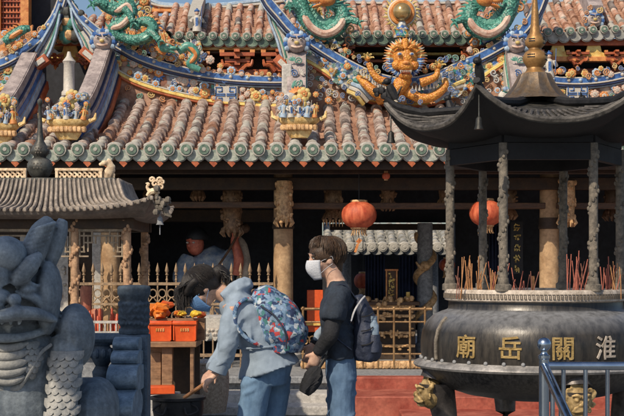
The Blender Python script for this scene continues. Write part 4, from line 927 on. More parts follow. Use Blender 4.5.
# hanging couplet board with gold brush strokes, blue curtains
cp = thing('couplet_board', tuple(W(517, 272, 16.9)), 'dark hanging board with a column of gilded brush strokes behind the burner', 'board')
a, b = W(511, 274, 16.9), W(523, 222, 16.9); q = MB(); q.box(((a.x+b.x)/2, 16.92, (a.z+b.z)/2), (b.x-a.x, .03, b.z-a.z)); q.build('board', M['black'], cp); rnd = random.Random(31)
q = MB()
for k in range(5):
    c = V((a.x+b.x)/2, 16.895, b.z-.07-k*.135)
    for j in range(8):
        dx, dz = rnd.uniform(-.03, .03), rnd.uniform(-.035, .035); L = rnd.uniform(.012, .03); s = rnd.choice([(1, 0), (1, 0), (0, 1), (0, 1), (.5, -.85), (-.5, -.85)])
        q.bar(c+V(dx-L*s[0], 0, dz-L*s[1]), c+V(dx+L*s[0], 0, dz+L*s[1]), .008, .012)
q.build('gold_strokes', M['gold'], cp)
CURT = mat('dark_blue_curtain', (.022, .032, .075), .85, col2=(.03, .042, .095), scale=6)
for px0, px1, y0, y1, lab in ((490, 509, 226, 290, 'dark blue curtain hanging behind the right lantern'), (400, 420, 256, 330, 'dark blue curtain hanging left of the dragon column'), (366, 384, 255, 300, 'dark blue curtain hanging left of the tall altar plaque')):
    a, b = W(px0, y1, 18.3), W(px1, y0, 18.3); q = MB(); A = []; B = []
    for k in range(25): x = a.x+(b.x-a.x)*k/24; A.append(V(x, 0, b.z)); B.append(V(x, 0, a.z))
    vs = []
    for k in range(25): y = 18.3+.035*math.sin(k*1.5); vs += [V(A[k].x, y, b.z), V(A[k].x, y+.02*math.sin(k), a.z)]
    q.add(vs, [(2*k, 2*k+1, 2*k+3, 2*k+2) for k in range(24)]); tag(q.build('curtain', CURT, solid=.01), lab, 'curtain')
# ---- red lanterns
def lantern(px, py, rw, rh, Y, label, cord_top, tassel=True, m=None):
    u = Y/F; c = W(px, py, Y); w, h = rw*u, rh*u; T = thing('red_lantern', tuple(c), label, 'lantern', 'red lanterns hanging in the temple')
    q = MB(); nr = 24; prof = [(math.cos(t)**.75*w if abs(t) < 1.35 else w*.42, h*math.sin(t)) for t in [(-1.35+2.7*k/12) for k in range(13)]]
    vs = []; n = 48
    for r, z in prof:
        for k in range(n): a = 2*PI*k/n; rr = r*(1+.025*abs(math.sin(a*nr/2))-.012); vs.append(c+V(rr*math.cos(a), rr*math.sin(a), z))
    q.add(vs, [(i*n+k, i*n+(k+1) % n, (i+1)*n+(k+1) % n, (i+1)*n+k) for i in range(12) for k in range(n)]); q.build('shade', m or M['lred'], T)
    for s in (-1, 1):
        q = MB(); z = s*h*.98; q.lathe([(w*.46, z-.012), (w*.5, z), (w*.46, z+.02), (w*.38, z+.022)], c, n=20); q.build('cap', M['carve'], T)
    q = MB(); q.tube([c+V(0, 0, h), V(c.x, Y, cord_top)], .006, 5); q.build('cord', M['black'], T)
    if tassel:
        q = MB()
        for k in range(16): a = k*2*PI/16; b_ = c+V(math.cos(a)*w*.38, math.sin(a)*w*.38, -h); q.tube([b_, b_+V(0, 0, -.05), b_+V(math.cos(a)*.02, math.sin(a)*.02, -.09)], [.008, .006, .002], 4)
        q.build('fringe', M['carve'], T)
    return T
l1 = lantern(359, 215, 17.5, 13.5, 15.72, 'large red lantern hanging above the boy, paper slip dangling under it', 2.95)
q = MB(); a = W(358, 232, 15.7); q.tube([a, W(359, 238, 15.7)], .005, 4, 1); q.box(W(359, 241, 15.7), (.05, .006, .06), rotm('Y', 40)); q.box(W(356.5, 248, 15.7), (.03, .005, .11), rotm('Y', 18)); q.build('paper_slip', [M['orange'], M['black']], l1)
lantern(486, 213, 16.5, 13, 15.75, 'large red lantern seen behind the burner posts', 2.95)
lantern(447, 265, 8, 6.5, 18.4, 'small red lantern low in the doorway beside the burner roof edge', 3.3)
lantern(363, 281, 9, 8, 19.6, 'small dim lantern in the dark doorway above the navy backpack', 2.0)
lantern(386, 176, 4, 3.5, 15.6, 'tiny orange lantern directly under the roof eave', 2.9, False)
# ---- painted guardian statue behind the fence
RF = mat('red_painted_face', (.6, .13, .08), .5, col2=(.66, .2, .12), scale=9); BR_ = mat('statue_blue_robe', (.12, .22, .4), .5, col2=(.36, .38, .38), scale=7, bump=.3)
st = thing('guardian_statue', tuple(W(212, 320, 17.2)), 'painted temple statue in blue robe with red face leaning behind the fence', 'statue')
Y = 17.2; u = Y/F; p = lambda x, y, d=0: W(x, y, Y)+V(0, d, 0)
q = MB(); q.tube([p(212, 340), p(211, 300), p(210, 275), p(212, 256), p(208, 248)], [(26*u, .3), (26*u, .28), (25*u, .26), (20*u, .22), (8*u, .1)], 16, ref=(0, 1, 0)); q.tube([p(192, 258, -.1), p(184, 278, -.2), p(196, 290, -.3)], [10*u, 11*u, 9*u], 10, smooth=3); q.tube([p(226, 254, -.1), p(236, 266, -.2), p(238, 262, -.25)], [9*u, 9*u, 7*u], 10, smooth=3)
sculpt(q, 'robe', BR_, st, .03, 3, ((.2, .04),))
q = MB(); q.ball(p(196, 245, -.1), (9*u, 9*u, 11*u), n=12, m=8); q.ball(p(191, 246, -.2), (3*u, 3*u, 2.5*u), n=8, m=5); q.tube([p(199, 252), p(204, 260)], 5*u, 8); q.tube([p(187, 240.5, -.17), p(193, 239.5, -.23)], 1.3*u, 6)
q.ball(p(202, 246, -.1), (2*u, 2*u, 3.4*u), n=8, m=5); hd = sculpt(q, 'head', RF, st, .016, 2)
q = MB(); q.lathe([(11*u, 0), (11.5*u, 3*u), (9*u, 8*u), (4*u, 12*u), (1*u, 14*u)], p(198, 240, -.08), n=14); q.tube([p(187, 240, -.1), p(208, 238, -.1)], 2.4*u, 8); q.build('hat', M['black'], hd)
q = MB()
for sx, ex in ((190, 0), (196, 0)): q.ball(p(sx-1, 243, -.22), (1.4*u, 1*u, 1*u), n=7, m=5)
q.build('eye', M['rim'], hd)
q = MB(); q.tube([p(238, 275, -.28), p(240, 258, -.3), p(236, 243, -.3), p(237, 236, -.3)], [5*u, 5*u, 4*u, 3.5*u], 10, smooth=3)
for k in range(4): q.tube([p(235+k*1.6, 238, -.32), p(234+k*2, 233, -.36), p(236+k*1.5, 230, -.34)], [1.2*u, 1.1*u, .8*u], 6)
q.build('arm', RF, st)
q = MB(); q.tube([p(216, 272, -.35), p(230, 252, -.38), p(240, 234, -.36)], 1.2*u, 7); q.build('staff', M['bwood'], st)
q = MB(); q.tube([p(241, 290, -.2), p(246, 268, -.22), p(243, 246, -.2), p(238, 238, -.2)], [(7*u, .06), (6*u, .06), (5*u, .05), (3*u, .04)], 10, ref=(0, 1, 0), smooth=3); q.build('sash', mat('pale_statue_cloth', (.42, .36, .28), .8), st)
q = MB(); q.ball(p(236, 228, -.25), (11*u, 7*u, 6*u), n=10, m=7); q.ball(p(246, 229, -.3), (5*u, 5*u, 5*u), n=8, m=6)
for k in range(8): q.ball(p(229+k*2.2, 224+(k % 3)*4, -.36), (2.4*u, 2*u, 2.4*u), n=6, m=4)
q.build('carved_head_piece', M['bwood'], st)
# ================================================================== big incense burner with hexagonal canopy
BX, BY = W(535, 0, 9.2).x, 9.2; bu = BY/F
bn = thing('incense_burner', (BX, BY, 0), 'large round bronze incense burner with hexagonal canopy and gilded characters', 'incense burner')
bz = lambda py: W(0, py, BY).z
q = MB(); R = lambda px: px*bu
prof = [(R(40), bz(398)), (R(70), bz(393)), (R(92), bz(386)), (R(107), bz(377)), (R(114), bz(369)), (R(115), bz(366))]
q.lathe(prof, (BX, BY, 0), n=96, cap=True); bowl = q.build('lower_bowl', mat('streaked_bronze', (.026, .025, .025), .42, .3, col2=(.075, .07, .065), scale=9, bump=.3, stretch=(5, 5, .6), edge=.4), bn)
q = MB(); q.lathe([(R(113), bz(366.5)), (R(120), bz(365.5)), (R(121.5), bz(363.5)), (R(120), bz(361)), (R(113.5), bz(358.5)), (R(113), bz(358))], (BX, BY, 0), n=96, cap=False); q.build('flange', mat('pale_bronze_flange', (.3, .29, .28), .45, .3, col2=(.45, .43, .41), scale=9, bump=.2), bn)  # flange coloured paler than the bowl and body
BODY = mat('shiny_dark_bronze', (.032, .031, .031), .36, .25, var=.3, col2=(.062, .054, .045), scale=7, bump=.12, stretch=(3, 3, .7), dust_sheen=(.24, .25, .27), fk=.3)  # shoulder paled by dust and a painted highlight
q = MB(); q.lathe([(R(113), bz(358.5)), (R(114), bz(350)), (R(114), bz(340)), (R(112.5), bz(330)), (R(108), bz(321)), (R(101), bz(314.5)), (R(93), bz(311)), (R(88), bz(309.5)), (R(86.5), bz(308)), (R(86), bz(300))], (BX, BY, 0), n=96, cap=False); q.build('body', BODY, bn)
q = MB(); q.lathe([(R(86), bz(301)), (R(90), bz(299.5)), (R(90.5), bz(291)), (R(89), bz(289)), (R(80), bz(289)), (R(79), bz(296)), (R(10), bz(296))], (BX, BY, 0), n=96, cap=False); rim = q.build('rim', M['rim'], bn)
q = MB()                                              # key fret on the rim
for k in range(150):
    a = k*2*PI/150
    if math.sin(a) > .5: continue
    e = V(math.cos(a), math.sin(a), 0); t = V(-e.y, e.x, 0); c = V(BX, BY, bz(295.3))+e*R(90.6); s = R(1.15); m3 = Matrix((t, e, V(0, 0, 1))).transposed()
    q.box(c+V(0, 0, s*1.9), (s*2.6, .006, s*.5), m3); q.box(c-V(0, 0, s*1.9)+t*s*.6, (s*2.2, .0065, s*.5), m3); q.box(c+t*s*1.1, (s*.5, .007, s*3.4), m3); q.box(c-t*s*.3+V(0, 0, -.2*s), (s*.5, .0075, s*2.4), m3)
q.build('key_fret', mat('key_fret_bronze', (.17, .14, .11), .8, scale=20), rim)
for k in range(40):                                   # rivets
    a = k*2*PI/40+.05; e = V(math.cos(a), math.sin(a), 0)
    if k == 0: rv = MB(); rv.ball((0, 0, 0), R(2.0), n=10, m=6); RV = rv.mesh(name='rivet'); RV.materials.append(M['gstone'])
    put('rivet', RV, bn, V(BX, BY, bz(357))+e*R(113.6))
# frames between the panels
for dx in (-103, 103):
    a = -math.acos(dx/114); q = MB(); e = V(math.cos(a), math.sin(a), 0)
    q.tube([V(BX, BY, bz(y))+e*R(r) for y, r in ((356, 114.5), (348, 115), (338, 115), (328, 112.5), (320, 107.5), (316, 103))], R(1.8), 8); q.build('raised_band', M['ashiron'], bn)
# characters, read from right to left: the word on the burner
def char(ch, ang, size, m):
    c = bpy.data.curves.new('character', 'FONT'); c.body = ch; c.extrude = .03; c.bevel_depth = .01; c.bevel_resolution = 1; c.offset = .004
    o = bpy.data.objects.new('tmp_text', c); COL.objects.link(o); bpy.context.view_layer.update()
    me = bpy.data.meshes.new_from_object(o.evaluated_get(bpy.context.evaluated_depsgraph_get())); bpy.data.objects.remove(o); bpy.data.curves.remove(c)
    a = math.radians(ang); e = V(math.sin(a), -math.cos(a), 0); t = V(math.cos(a), math.sin(a), 0); n_ = e
    rr = R(114.2)
    for v in me.vertices:
        x = (v.co.x-.5)*size; z = (v.co.y-.38)*size; th = a+x/rr
        k = rr+.004+v.co.z*size*.5
        zz = bz(341.5)+z
        v.co = V(BX+k*math.sin(th), BY-k*math.cos(th), zz)-V(BX, BY, 0)
    me.materials.clear(); me.materials.append(m); me.name = 'raised_character'; o = link('raised_character', me, bn, V(0, 0, 0)); return o
for ch, ang, m in (('廟', -43.6, M['goldtext']), ('岳', -21, M['goldtext']), ('關', 3, M['goldtext']), ('淮', 24.5, M['rim'])): char(ch, ang, .163, m)
# legs with lion faces
for k, (ang, vis) in enumerate(((190, 1), (281, 1), (10, 0), (100, 0))):
    a = math.radians(ang); e = V(math.cos(a), math.sin(a), 0); t = V(-e.y, e.x, 0); f = lambda r, z, s=0: V(BX, BY, 0)+e*r+t*s+V(0, 0, z)
    q = MB(); q.tube([f(R(96), bz(368)), f(R(101), bz(382)), f(R(96), bz(400)), f(R(92), bz(430)), f(R(97), .08), f(R(106), .04)], [(.11, .12), (.12, .13), (.085, .1), (.07, .08), (.085, .09), (.06, .09)], 12, ref=(0, 0, 1), smooth=4); lg = q.build('leg', M['bronze'], bn)
    q = MB(); h = f(R(107), bz(391)); s = .1
    u_ = lambda x, y, z: h+t*x*s+e*y*s+V(0, 0, z*s)
    q.ball(h, (s*.92, s*.92, s*1.15), n=18, m=12); q.ball(u_(0, .72, -.42), (s*.55, s*.55, s*.36), n=14, m=9); q.ball(u_(0, .62, -.82), (s*.42, s*.4, s*.15), n=12, m=8)
    for sx in (-1, 1):
        q.ball(u_(sx*.36, .84, .2), s*.17, n=12, m=8); q.tube([u_(sx*.1, 1.0, .36), u_(sx*.38, .98, .5), u_(sx*.7, .75, .42)], [s*.09, s*.12, s*.05], 8, smooth=4)
        q.tube([u_(sx*.2, 1.05, -.2), u_(sx*.5, .95, -.35), u_(sx*.55, .8, -.7)], [s*.07, s*.11, s*.06], 8, smooth=4); q.tube([u_(sx*.12, 1.2, -.5), u_(sx*.5, .98, -.58), u_(sx*.8, .6, -.45)], [s*.06, s*.08, s*.03], 8, smooth=4)
        q.tube([u_(sx*.85, .3, .3), u_(sx*1.1, .25, .55), u_(sx*1.05, .2, .8)], [s*.2, s*.2, s*.05], 8, smooth=3); q.ball(u_(sx*.2, 1.14, -.12), s*.13, n=9, m=7)
    q.ball(u_(0, 1.12, -.05), (s*.16, s*.16, s*.2), n=10, m=8)
    for j in range(9):
        an = -.2+j*(PI+.4)/8; c_ = u_(math.cos(an)*.95, .25, math.sin(an)*1.12); q.tube([c_+(t*math.cos(k*.8)+V(0, 0, math.sin(k*.8)))*s*.2*(1-k*.07)+e*s*.12 for k in range(9)], s*.075, 6)
    sculpt(q, 'lion_face', mat('gilded_lion_face', (.27, .18, .07), .65, .1, col2=(.42, .3, .14), scale=16, edge=.7, fk=.3, bump=.15), lg, .0068, 0)
# carved posts on the rim carrying the canopy
def postbody(h, seed):
    rnd = random.Random(seed); q = MB(); q.lathe([(.03, 0), (.03, h)], n=12); r0 = .03
    for t in range(int(h/.03)):
        a = t*.75; q.ball((r0*math.cos(a), r0*math.sin(a), .03+t*.029), (.013, .013, .018), n=6, m=5)
        if t % 2: a2 = rnd.uniform(0, 6.3); q.ball((r0*math.cos(a2), r0*math.sin(a2), .03+t*.029), (.009, .009, .012), n=6, m=4)
    q.lathe([(.055, 0), (.055, .04), (.04, .05), (.034, .09)], n=12); me = q.mesh(name='post'); me.materials.append(M['ashiron']); return me
PB = postbody(bz(150)-bz(290), 1)
A0 = 0.0
for k in range(6):
    a = math.radians(180+A0+60*k); put('post', PB, bn, V(BX+R(85)*math.cos(a), BY+R(85)*math.sin(a), bz(290)), (0, 0, k))
q = MB()
zb = bz(164)
def ring6(r, z, dz=0, n=1):
    out = []
    for k in range(6):
        a = math.radians(180+A0+60*k); b = math.radians(180+A0+60*(k+1)); A = V(math.cos(a)*r, math.sin(a)*r, z); B = V(math.cos(b)*r, math.sin(b)*r, z)
        for j in range(n):
            t = j/n; p = A.lerp(B, t); s = abs(2*t-1); p.z += dz*(s**2.6); out.append(p+V(BX, BY, 0))
    return out
for k in range(6):
    P = ring6(R(84), bz(158)); q.bar(P[k], P[(k+1) % 6], .05, .11)
    P = ring6(R(84), bz(146)); q.bar(P[k], P[(k+1) % 6], .04, .05)
q.build('lintel', M['canopy_black'], bn)
n = 16; N = 6*n; q = MB()
ze = 2.545
rings = [ring6(R(20), ze+.18, 0, n), ring6(R(48), ze+.125, .005, n), ring6(R(82), ze+.07, .03, n), ring6(R(112), ze+.01, .085, n), ring6(R(136), ze-.02, .155, n), ring6(R(149), ze-.02, .215, n)]
under = [ring6(R(149), ze-.055, .215, n), ring6(R(130), ze-.09, .13, n), ring6(R(84), ze-.12, .02, n), ring6(R(20), ze+.05, 0, n)]
# edges of a Chinese roof are concave in plan: pull the middle of each side in
allr = rings+under; vs = []
for r_ in allr:
    for i, p in enumerate(r_):
        t = (i % n)/n; s = math.sin(PI*t); k = 1-.05*s; vs.append(V(BX+(p.x-BX)*k, BY+(p.y-BY)*k, p.z))
q.add(vs, [(i*N+k, i*N+(k+1) % N, (i+1)*N+(k+1) % N, (i+1)*N+k) for i in range(len(allr)-1) for k in range(N)][::1])
q.f = [f[::-1] for f in q.f]; q.m = [0 if k < 6*N else 1 for k in range(len(q.f))]
rf = q.build('canopy_roof', [mat('dark_cast_roof', (.03, .03, .03), .6, .3, col2=(.09, .085, .075), scale=10, bump=.4, edge=.4), M['canopy_black']], bn)
q = MB(); edge = vs[5*N:6*N]; q.tube([p+V(0, 0, -.012) for p in edge]+[edge[0]+V(0, 0, -.012)], .021, 6)
for p in range(0, N, 1):
    e = (edge[p]-V(BX, BY, edge[p].z)).normalized(); a = edge[p]; b = vs[4*N+p]; c = vs[3*N+p]; d = vs[2*N+p]
    q.tube([a+V(0, 0, .004), b+V(0, 0, .008), c+V(0, 0, .008), d+V(0, 0, .006)], .011, 5)
q.build('tile_rib', mat('worn_roof_rib', (.045, .042, .038), .6, .3, col2=(.11, .1, .09), scale=14, edge=.5), rf)
q = MB()
for k in range(6):
    a = math.radians(180+A0+60*k); e = V(math.cos(a), math.sin(a), 0); P = [V(BX, BY, z)+e*R(r) for r, z in ((22, ze+.2), (50, ze+.155), (84, ze+.13), (114, ze+.115), (138, ze+.155), (150, ze+.215))]; q.tube(P, [.03, .03, .03, .032, .03, .026], 8)
q.build('hip_ridge', M['iron'], rf)
for k in range(6):                                    # beast finials and corner bells
    a = math.radians(180+A0+60*k); e = V(math.cos(a), math.sin(a), 0); p = V(BX, BY, ze+.215)+e*R(146); q = MB()
    q.tube([p-e*.05, p-e*.02+V(0, 0, .06), p+V(0, 0, .10)], [.026, .032, .024], 8); q.ball(p+e*.012+V(0, 0, .125), (.03, .03, .026), n=8, m=6); q.tube([p+V(0, 0, .13), p-e*.03+V(0, 0, .175)], [.014, .002], 5); q.tube([p+e*.02+V(0, 0, .12), p+e*.05+V(0, 0, .11)], [.016, .008], 5); q.tube([p-e*.05+V(0, 0, .02), p-e*.09+V(0, 0, .09)], [.016, .004], 5)
    q.build('corner_beast', M['iron'], rf)
    b = V(BX, BY, ze+.13)+e*R(144); q = MB(); q.tube([b, b-V(0, 0, .14)], .004, 4); q.lathe([(.006, -.14), (.02, -.155), (.024, -.2), (.033, -.225), (.028, -.226)], b, n=12); q.build('corner_bell', M['olive'], rf)
# bell-shaped cap and gourd finial
q = MB(); n = 48; pr = [(R(36), bz(101)), (R(29), bz(96)), (R(22.5), bz(88)), (R(18), bz(80)), (R(16.5), bz(76)), (R(15), bz(74))]; vs = []
for r, z in pr:
    for k in range(n): a = 2*PI*k/n; rr = r*(1+(.055 if k % 4 == 0 else -.01)); vs.append(V(BX+rr*math.cos(a), BY+rr*math.sin(a), z))
q.add(vs, [(i*n+k, i*n+(k+1) % n, (i+1)*n+(k+1) % n, (i+1)*n+k) for i in range(len(pr)-1) for k in range(n)]+[tuple(range((len(pr)-1)*n, len(pr)*n))]); cap = q.build('finial_skirt', mat('tarnished_brass_skirt', (.26, .17, .09), .5, .45, col2=(.12, .1, .085), scale=7, stretch=(3, 3, .7), edge=.6), bn)
q = MB(); q.lathe([(R(12), bz(76)), (R(12.5), bz(74)), (R(9), bz(71)), (R(8), bz(68)), (R(9), bz(66)), (R(12), bz(61)), (R(12.3), bz(57)), (R(10), bz(52.5)), (R(6.5), bz(50)), (R(6.3), bz(48.5)), (R(9.5), bz(45)), (R(10), bz(41)), (R(8.5), bz(37.5)), (R(5.5), bz(33)), (R(4.4), bz(25)), (R(3.6), bz(12)), (R(2.4), bz(0)), (R(2.2), bz(-4)), (R(3), bz(-6)), (R(2), bz(-10)), (R(.2), bz(-14))], (BX, BY, 0), n=32); fi = q.build('gourd_finial', M['brass'], bn)
for zc, rr, s in ((57, 12.2, 3.0), (41, 9.9, 2.6)):
    for k in range(4):
        a0 = k*PI/2-.5-PI/2; q = MB()
        for j in range(5):
            for i in range(4):
                if (i+j*3+k) % 3 == 0: continue
                a = a0+(j-2)*.13; e = V(math.cos(a), math.sin(a), 0); t = V(-e.y, e.x, 0); zz = bz(zc+(i-1.5)*s*.8); r2 = R(rr)*math.sqrt(max(.2, 1-((i-1.5)*s*.8/(rr*1.0))**2*.6))
                q.box(V(BX, BY, zz)+e*r2, (R(1.3), .006, R(1.1)), Matrix((t, e, V(0, 0, 1))).transposed())
        q.build('pierced_mark', M['black'], fi)
# pendants under the canopy
q = MB(); a = W(517, 136, 8.9); q.lathe([(.0, .03), (.16, .0), (.2, -.015), (.0, -.02)], a, n=6); q.build('canopy_pendant', M['olive'], bn)
# ---- incense sticks standing in the ash
q = MB(); q.lathe([(R(10), bz(294)), (R(79), bz(294.5)), (R(79.5), bz(296))], (BX, BY, 0), n=48); tag(q.build('ash_bed', M['lstone']), 'pale ash heaped inside the burner rim', 'ash', kind='stuff')
sticks = []
for m_ in ('incense', 'incenseg', 'incensed'):
    q = MB(); q.tube([V(0, 0, 0), V(0, 0, .3)], .0034, 5); me = q.mesh(name='incense_stick'); me.materials.append(M[m_]); sticks.append(me)
rnd = random.Random(77)
SL = {0: 'thin pink incense stick in the round burner', 1: 'thin orange incense stick in the round burner', 2: 'thin dark red incense stick in the round burner'}
def stick(px, n, mi, hs, Y, spread=5, lean=.16):
    for k in range(n):
        p = W(px+rnd.gauss(0, spread), 0, Y+rnd.uniform(-.1, .1)); o = put('incense_stick', sticks[mi], None, V(p.x, p.y, bz(298)), (rnd.gauss(0, lean), rnd.gauss(0, lean), 0), (1, 1, rnd.uniform(*hs)))
        tag(o, SL[mi], 'incense stick', 'incense sticks in the round burner')
stick(470, 12, 1, (.6, 1.05), 8.9); stick(478, 6, 1, (.4, .9), 9.0); stick(493, 8, 1, (.5, .9), 8.9); stick(500, 5, 0, (.5, .9), 9.1); stick(518, 7, 0, (.4, .8), 8.9, 6); stick(530, 4, 2, (.4, .7), 8.9); stick(576, 16, 0, (.6, 1.15), 8.9, 6); stick(584, 8, 2, (.6, 1.1), 9.1, 6); stick(606, 14, 0, (.5, 1.1), 8.9, 6); stick(614, 8, 1, (.4, .9), 8.9, 6); stick(460, 4, 2, (.4, .8), 8.9)
q = MB(); q.tube([W(533, 296, 9.0), W(533, 276, 9.0)], .011, 8); tag(q.build('thick_candle', M['incenseg']), 'thick ochre candle standing among the burner incense', 'candle')
# ================================================================== left incense pavilion
PX, PY = W(40, 0, 12.0).x, 12.0; pu = 12.0/F
pv = thing('incense_pavilion', (PX, PY, 0), 'grey-roofed incense pavilion with gourd finial and carved columns on the left', 'pavilion')
hx, hy = 1.12, .85; ez = 2.06
def prect(hx_, hy_, z, up=0, n=12):
    out = []; C = [(-1, -1), (1, -1), (1, 1), (-1, 1)]
    for k in range(4):
        a, b = C[k], C[(k+1) % 4]
        for j in range(n):
            t = j/n; s = abs(2*t-1); out.append(V(PX+hx_*(a[0]+(b[0]-a[0])*t), PY+hy_*(a[1]+(b[1]-a[1])*t), z+up*s**4))
    return out
N = 48; q = MB()
rg = [prect(.78, .40, ez+.29), prect(.815, .46, ez+.19, .0), prect(.86, .55, ez+.105, .005), prect(.94, .66, ez+.045, .02), prect(1.03, .77, ez+.015, .05), prect(hx+.02, hy+.02, ez, .1), prect(hx, hy, ez-.035, .1), prect(1.05, .74, ez-.07, .02), prect(.3, .3, ez-.05)]
vs = sum(rg, []); q.add(vs, [(i*N+(k+1) % N, i*N+k, (i+1)*N+k, (i+1)*N+(k+1) % N) for i in range(len(rg)-1) for k in range(N)]+[tuple(range(N))])
rf = q.build('roof', M['roofgrey'], pv)
q = MB(); n = 40
for k in range(n+1):                                  # raised tile ribs on the front slope
    t = -1+2*k/n; P = []
    for (hx_, hy_, z, up) in ((.78, .40, ez+.29, 0), (.815, .46, ez+.19, 0), (.86, .55, ez+.105, .005), (.94, .66, ez+.045, .02), (1.03, .77, ez+.015, .05), (hx+.02, hy+.02, ez, .1)): P.append(V(PX+t*hx_, PY-hy_-.004, z+up*abs(t)**4+.012))
    q.tube(P, [.012, .014, .016, .017, .018, .019], 6, smooth=2); q.ball(P[-1]+V(0, -.008, -.006), .022, n=6, m=4)
for sx in (1, -1):
    for k in range(25):
        t = -1+2*k/24; P = []
        for (hx_, hy_, z, up) in ((.78, .40, ez+.29, 0), (.815, .46, ez+.19, 0), (.86, .55, ez+.105, .005), (.94, .66, ez+.045, .02), (1.03, .77, ez+.015, .05), (hx+.02, hy+.02, ez, .1)): P.append(V(PX+sx*hx_, PY+t*hy_, z+up*abs(t)**4+.012))
        q.tube(P, .016, 6, smooth=2)
q.build('tile_rib', mat('worn_grey_rib', (.16, .14, .12), .7, col2=(.27, .225, .185), scale=9, edge=.5), rf)
def lattice_box(x0, x1, z0, z1, y):
    q = MB(); q.box(((x0+x1)/2, y+.03, (z0+z1)/2), (x1-x0, .02, z1-z0), mi=1)
    for z in (z0, z1): q.box(((x0+x1)/2, y, z), (x1-x0+.03, .05, .022))
    for x in (x0, x1): q.box((x, y, (z0+z1)/2), (.024, .048, z1-z0))
    h = z1-z0; s = h/3
    i = -3
    while x0+i*s < x1:
        for d in (1, -1):
            a0 = V(x0+i*s, y+.006*d, z0 if d > 0 else z1); a1 = a0+V(h, 0, d*h)
            lo, hi = max(a0.x, x0), min(a1.x, x1)
            if hi-lo > .01: q.bar(a0+V(lo-a0.x, 0, d*(lo-a0.x)), a0+V(hi-a0.x, 0, d*(hi-a0.x)), .012, .016)
        i += 1
    q.build('lattice_crest', [M['sand'], M['dark']], pv)
yz = PY-.33; zl = lambda y: W(0, y, 11.67).z; xl = lambda x: W(x, 0, 11.67).x
lattice_box(xl(-40), xl(25), zl(184.5), zl(169.5), yz); lattice_box(xl(57), xl(101), zl(184.5), zl(169.5), yz)
q = MB(); q.box((PX, PY, ez+.3), (1.5, .78, .03)); q.build('roof_deck', M['olive'], pv)
R = lambda p: p*pu*1.0; zz = lambda y: W(0, y, 12).z
q = MB(); q.lathe([(R(11), zz(184)), (R(11.5), zz(182)), (R(8), zz(180)), (R(7), zz(178)), (R(10), zz(175)), (R(12.5), zz(169)), (R(12.5), zz(164.5)), (R(10.5), zz(160)), (R(6), zz(157.5)), (R(6.3), zz(156)), (R(9), zz(153)), (R(9.2), zz(150)), (R(7), zz(146)), (R(4), zz(141)), (R(3), zz(134)), (R(2.1), zz(122)), (R(1.6), zz(105)), (R(2.6), zz(103.5)), (R(2.7), zz(100.5)), (R(.3), zz(98))], (PX, PY, 0), n=28); fi = q.build('gourd_finial', M['olive'], pv)
for zc, rr in ((166.5, 12.4), (151, 9.0)):
    for k in range(4):
        a0 = k*PI/2-PI/2; q = MB()
        for j in range(5):
            for i in range(3):
                if (i+j) % 2: continue
                a = a0+(j-2)*.14; e = V(math.cos(a), math.sin(a), 0); t = V(-e.y, e.x, 0); q.box(V(PX, PY, zz(zc+(i-1)*2.3))+e*R(rr), (R(1.3), .006, R(1.2)), Matrix((t, e, V(0, 0, 1))).transposed())
        q.build('pierced_mark', M['rim'], fi)
def beast(px, py, s, Y, name, m):
    """little standing fish-dragon with raised tail"""
    p = W(px, py, Y); q = MB(); q.box(p+V(0, 0, s*.08), (s*.9, s*.5, s*.16)); q.tube([p+V(-.2*s, 0, .2*s), p+V(-.05*s, 0, .6*s), p+V(.1*s, 0, 1.0*s), p+V(.0*s, 0, 1.4*s), p+V(-.15*s, 0, 1.55*s)], [(.3*s, .25*s), (.34*s, .25*s), (.26*s, .2*s), (.16*s, .1*s), .02*s], 8, smooth=3)
    q.ball(p+V(-.3*s, -.05*s, 1.25*s), (.2*s, .18*s, .18*s), n=8, m=6); q.ball(p+V(-.5*s, -.05*s, 1.18*s), (.15*s, .12*s, .1*s), n=7, m=5)
    for k in range(4): q.ball(p+V(.3*s, 0, (.3+.25*k)*s), (.14*s, .08*s, .12*s), n=6, m=4)
    sculpt(q, name, m, pv, s*.07, 1)
beast(109, 184, .15, 11.7, 'roof_beast', M['sand']); beast(-29, 184, .15, 11.7, 'roof_beast', M['sand'])
def phoenix(px, py, s, Y):
    p = W(px, py, Y); q = MB(); q.tube([p, p+V(.25*s, 0, .25*s), p+V(.5*s, 0, .3*s), p+V(.75*s, 0, .15*s)], [.1*s, .2*s, .2*s, .08*s], 8, smooth=3); q.tube([p+V(.15*s, 0, .3*s), p+V(.0, 0, .55*s), p+V(.1*s, 0, .75*s), p+V(-.08*s, 0, .78*s)], [.12*s, .09*s, .1*s, .03*s], 7, smooth=3)
    for (cx, cz_, R_, d) in ((.5, .75, .24, 1), (.85, .55, .2, -1), (.3, 1.0, .17, 1), (.75, .98, .18, 1), (.95, .85, .14, -1)):
        q.tube([p+V((cx+d*R_*(1-t*.09)*math.cos(t*.75))*s, -.02*s, (cz_+R_*(1-t*.09)*math.sin(t*.75))*s) for t in range(11)], [.075*s]*9+[.06*s, .03*s], 6)
    q.build('phoenix_finial', M['sand'], pv)
phoenix(147, 196, .14, 11.2)
q = MB(); rnd = random.Random(6); c = W(161, 203, 11.15)
for k in range(26): q.ball(c+V(rnd.gauss(0, .035), rnd.gauss(0, .03), rnd.gauss(0, .045)), rnd.uniform(.016, .034), n=6, m=4)
q.tube([c+V(.03, 0, -.04), c+V(.05, 0, -.1), c+V(.09, 0, -.12)], [.03, .025, .008], 6); q.build('corner_beast', M['ashiron'], pv)
q = MB(); b = W(160, 216, 11.15); q.tube([b+V(0, 0, .04), b-V(0, 0, .16)], .005, 4); q.lathe([(.008, -.0), (.022, -.015), (.026, -.06), (.034, -.075)], b, n=10); q.build('corner_bell', M['gstone'], pv)
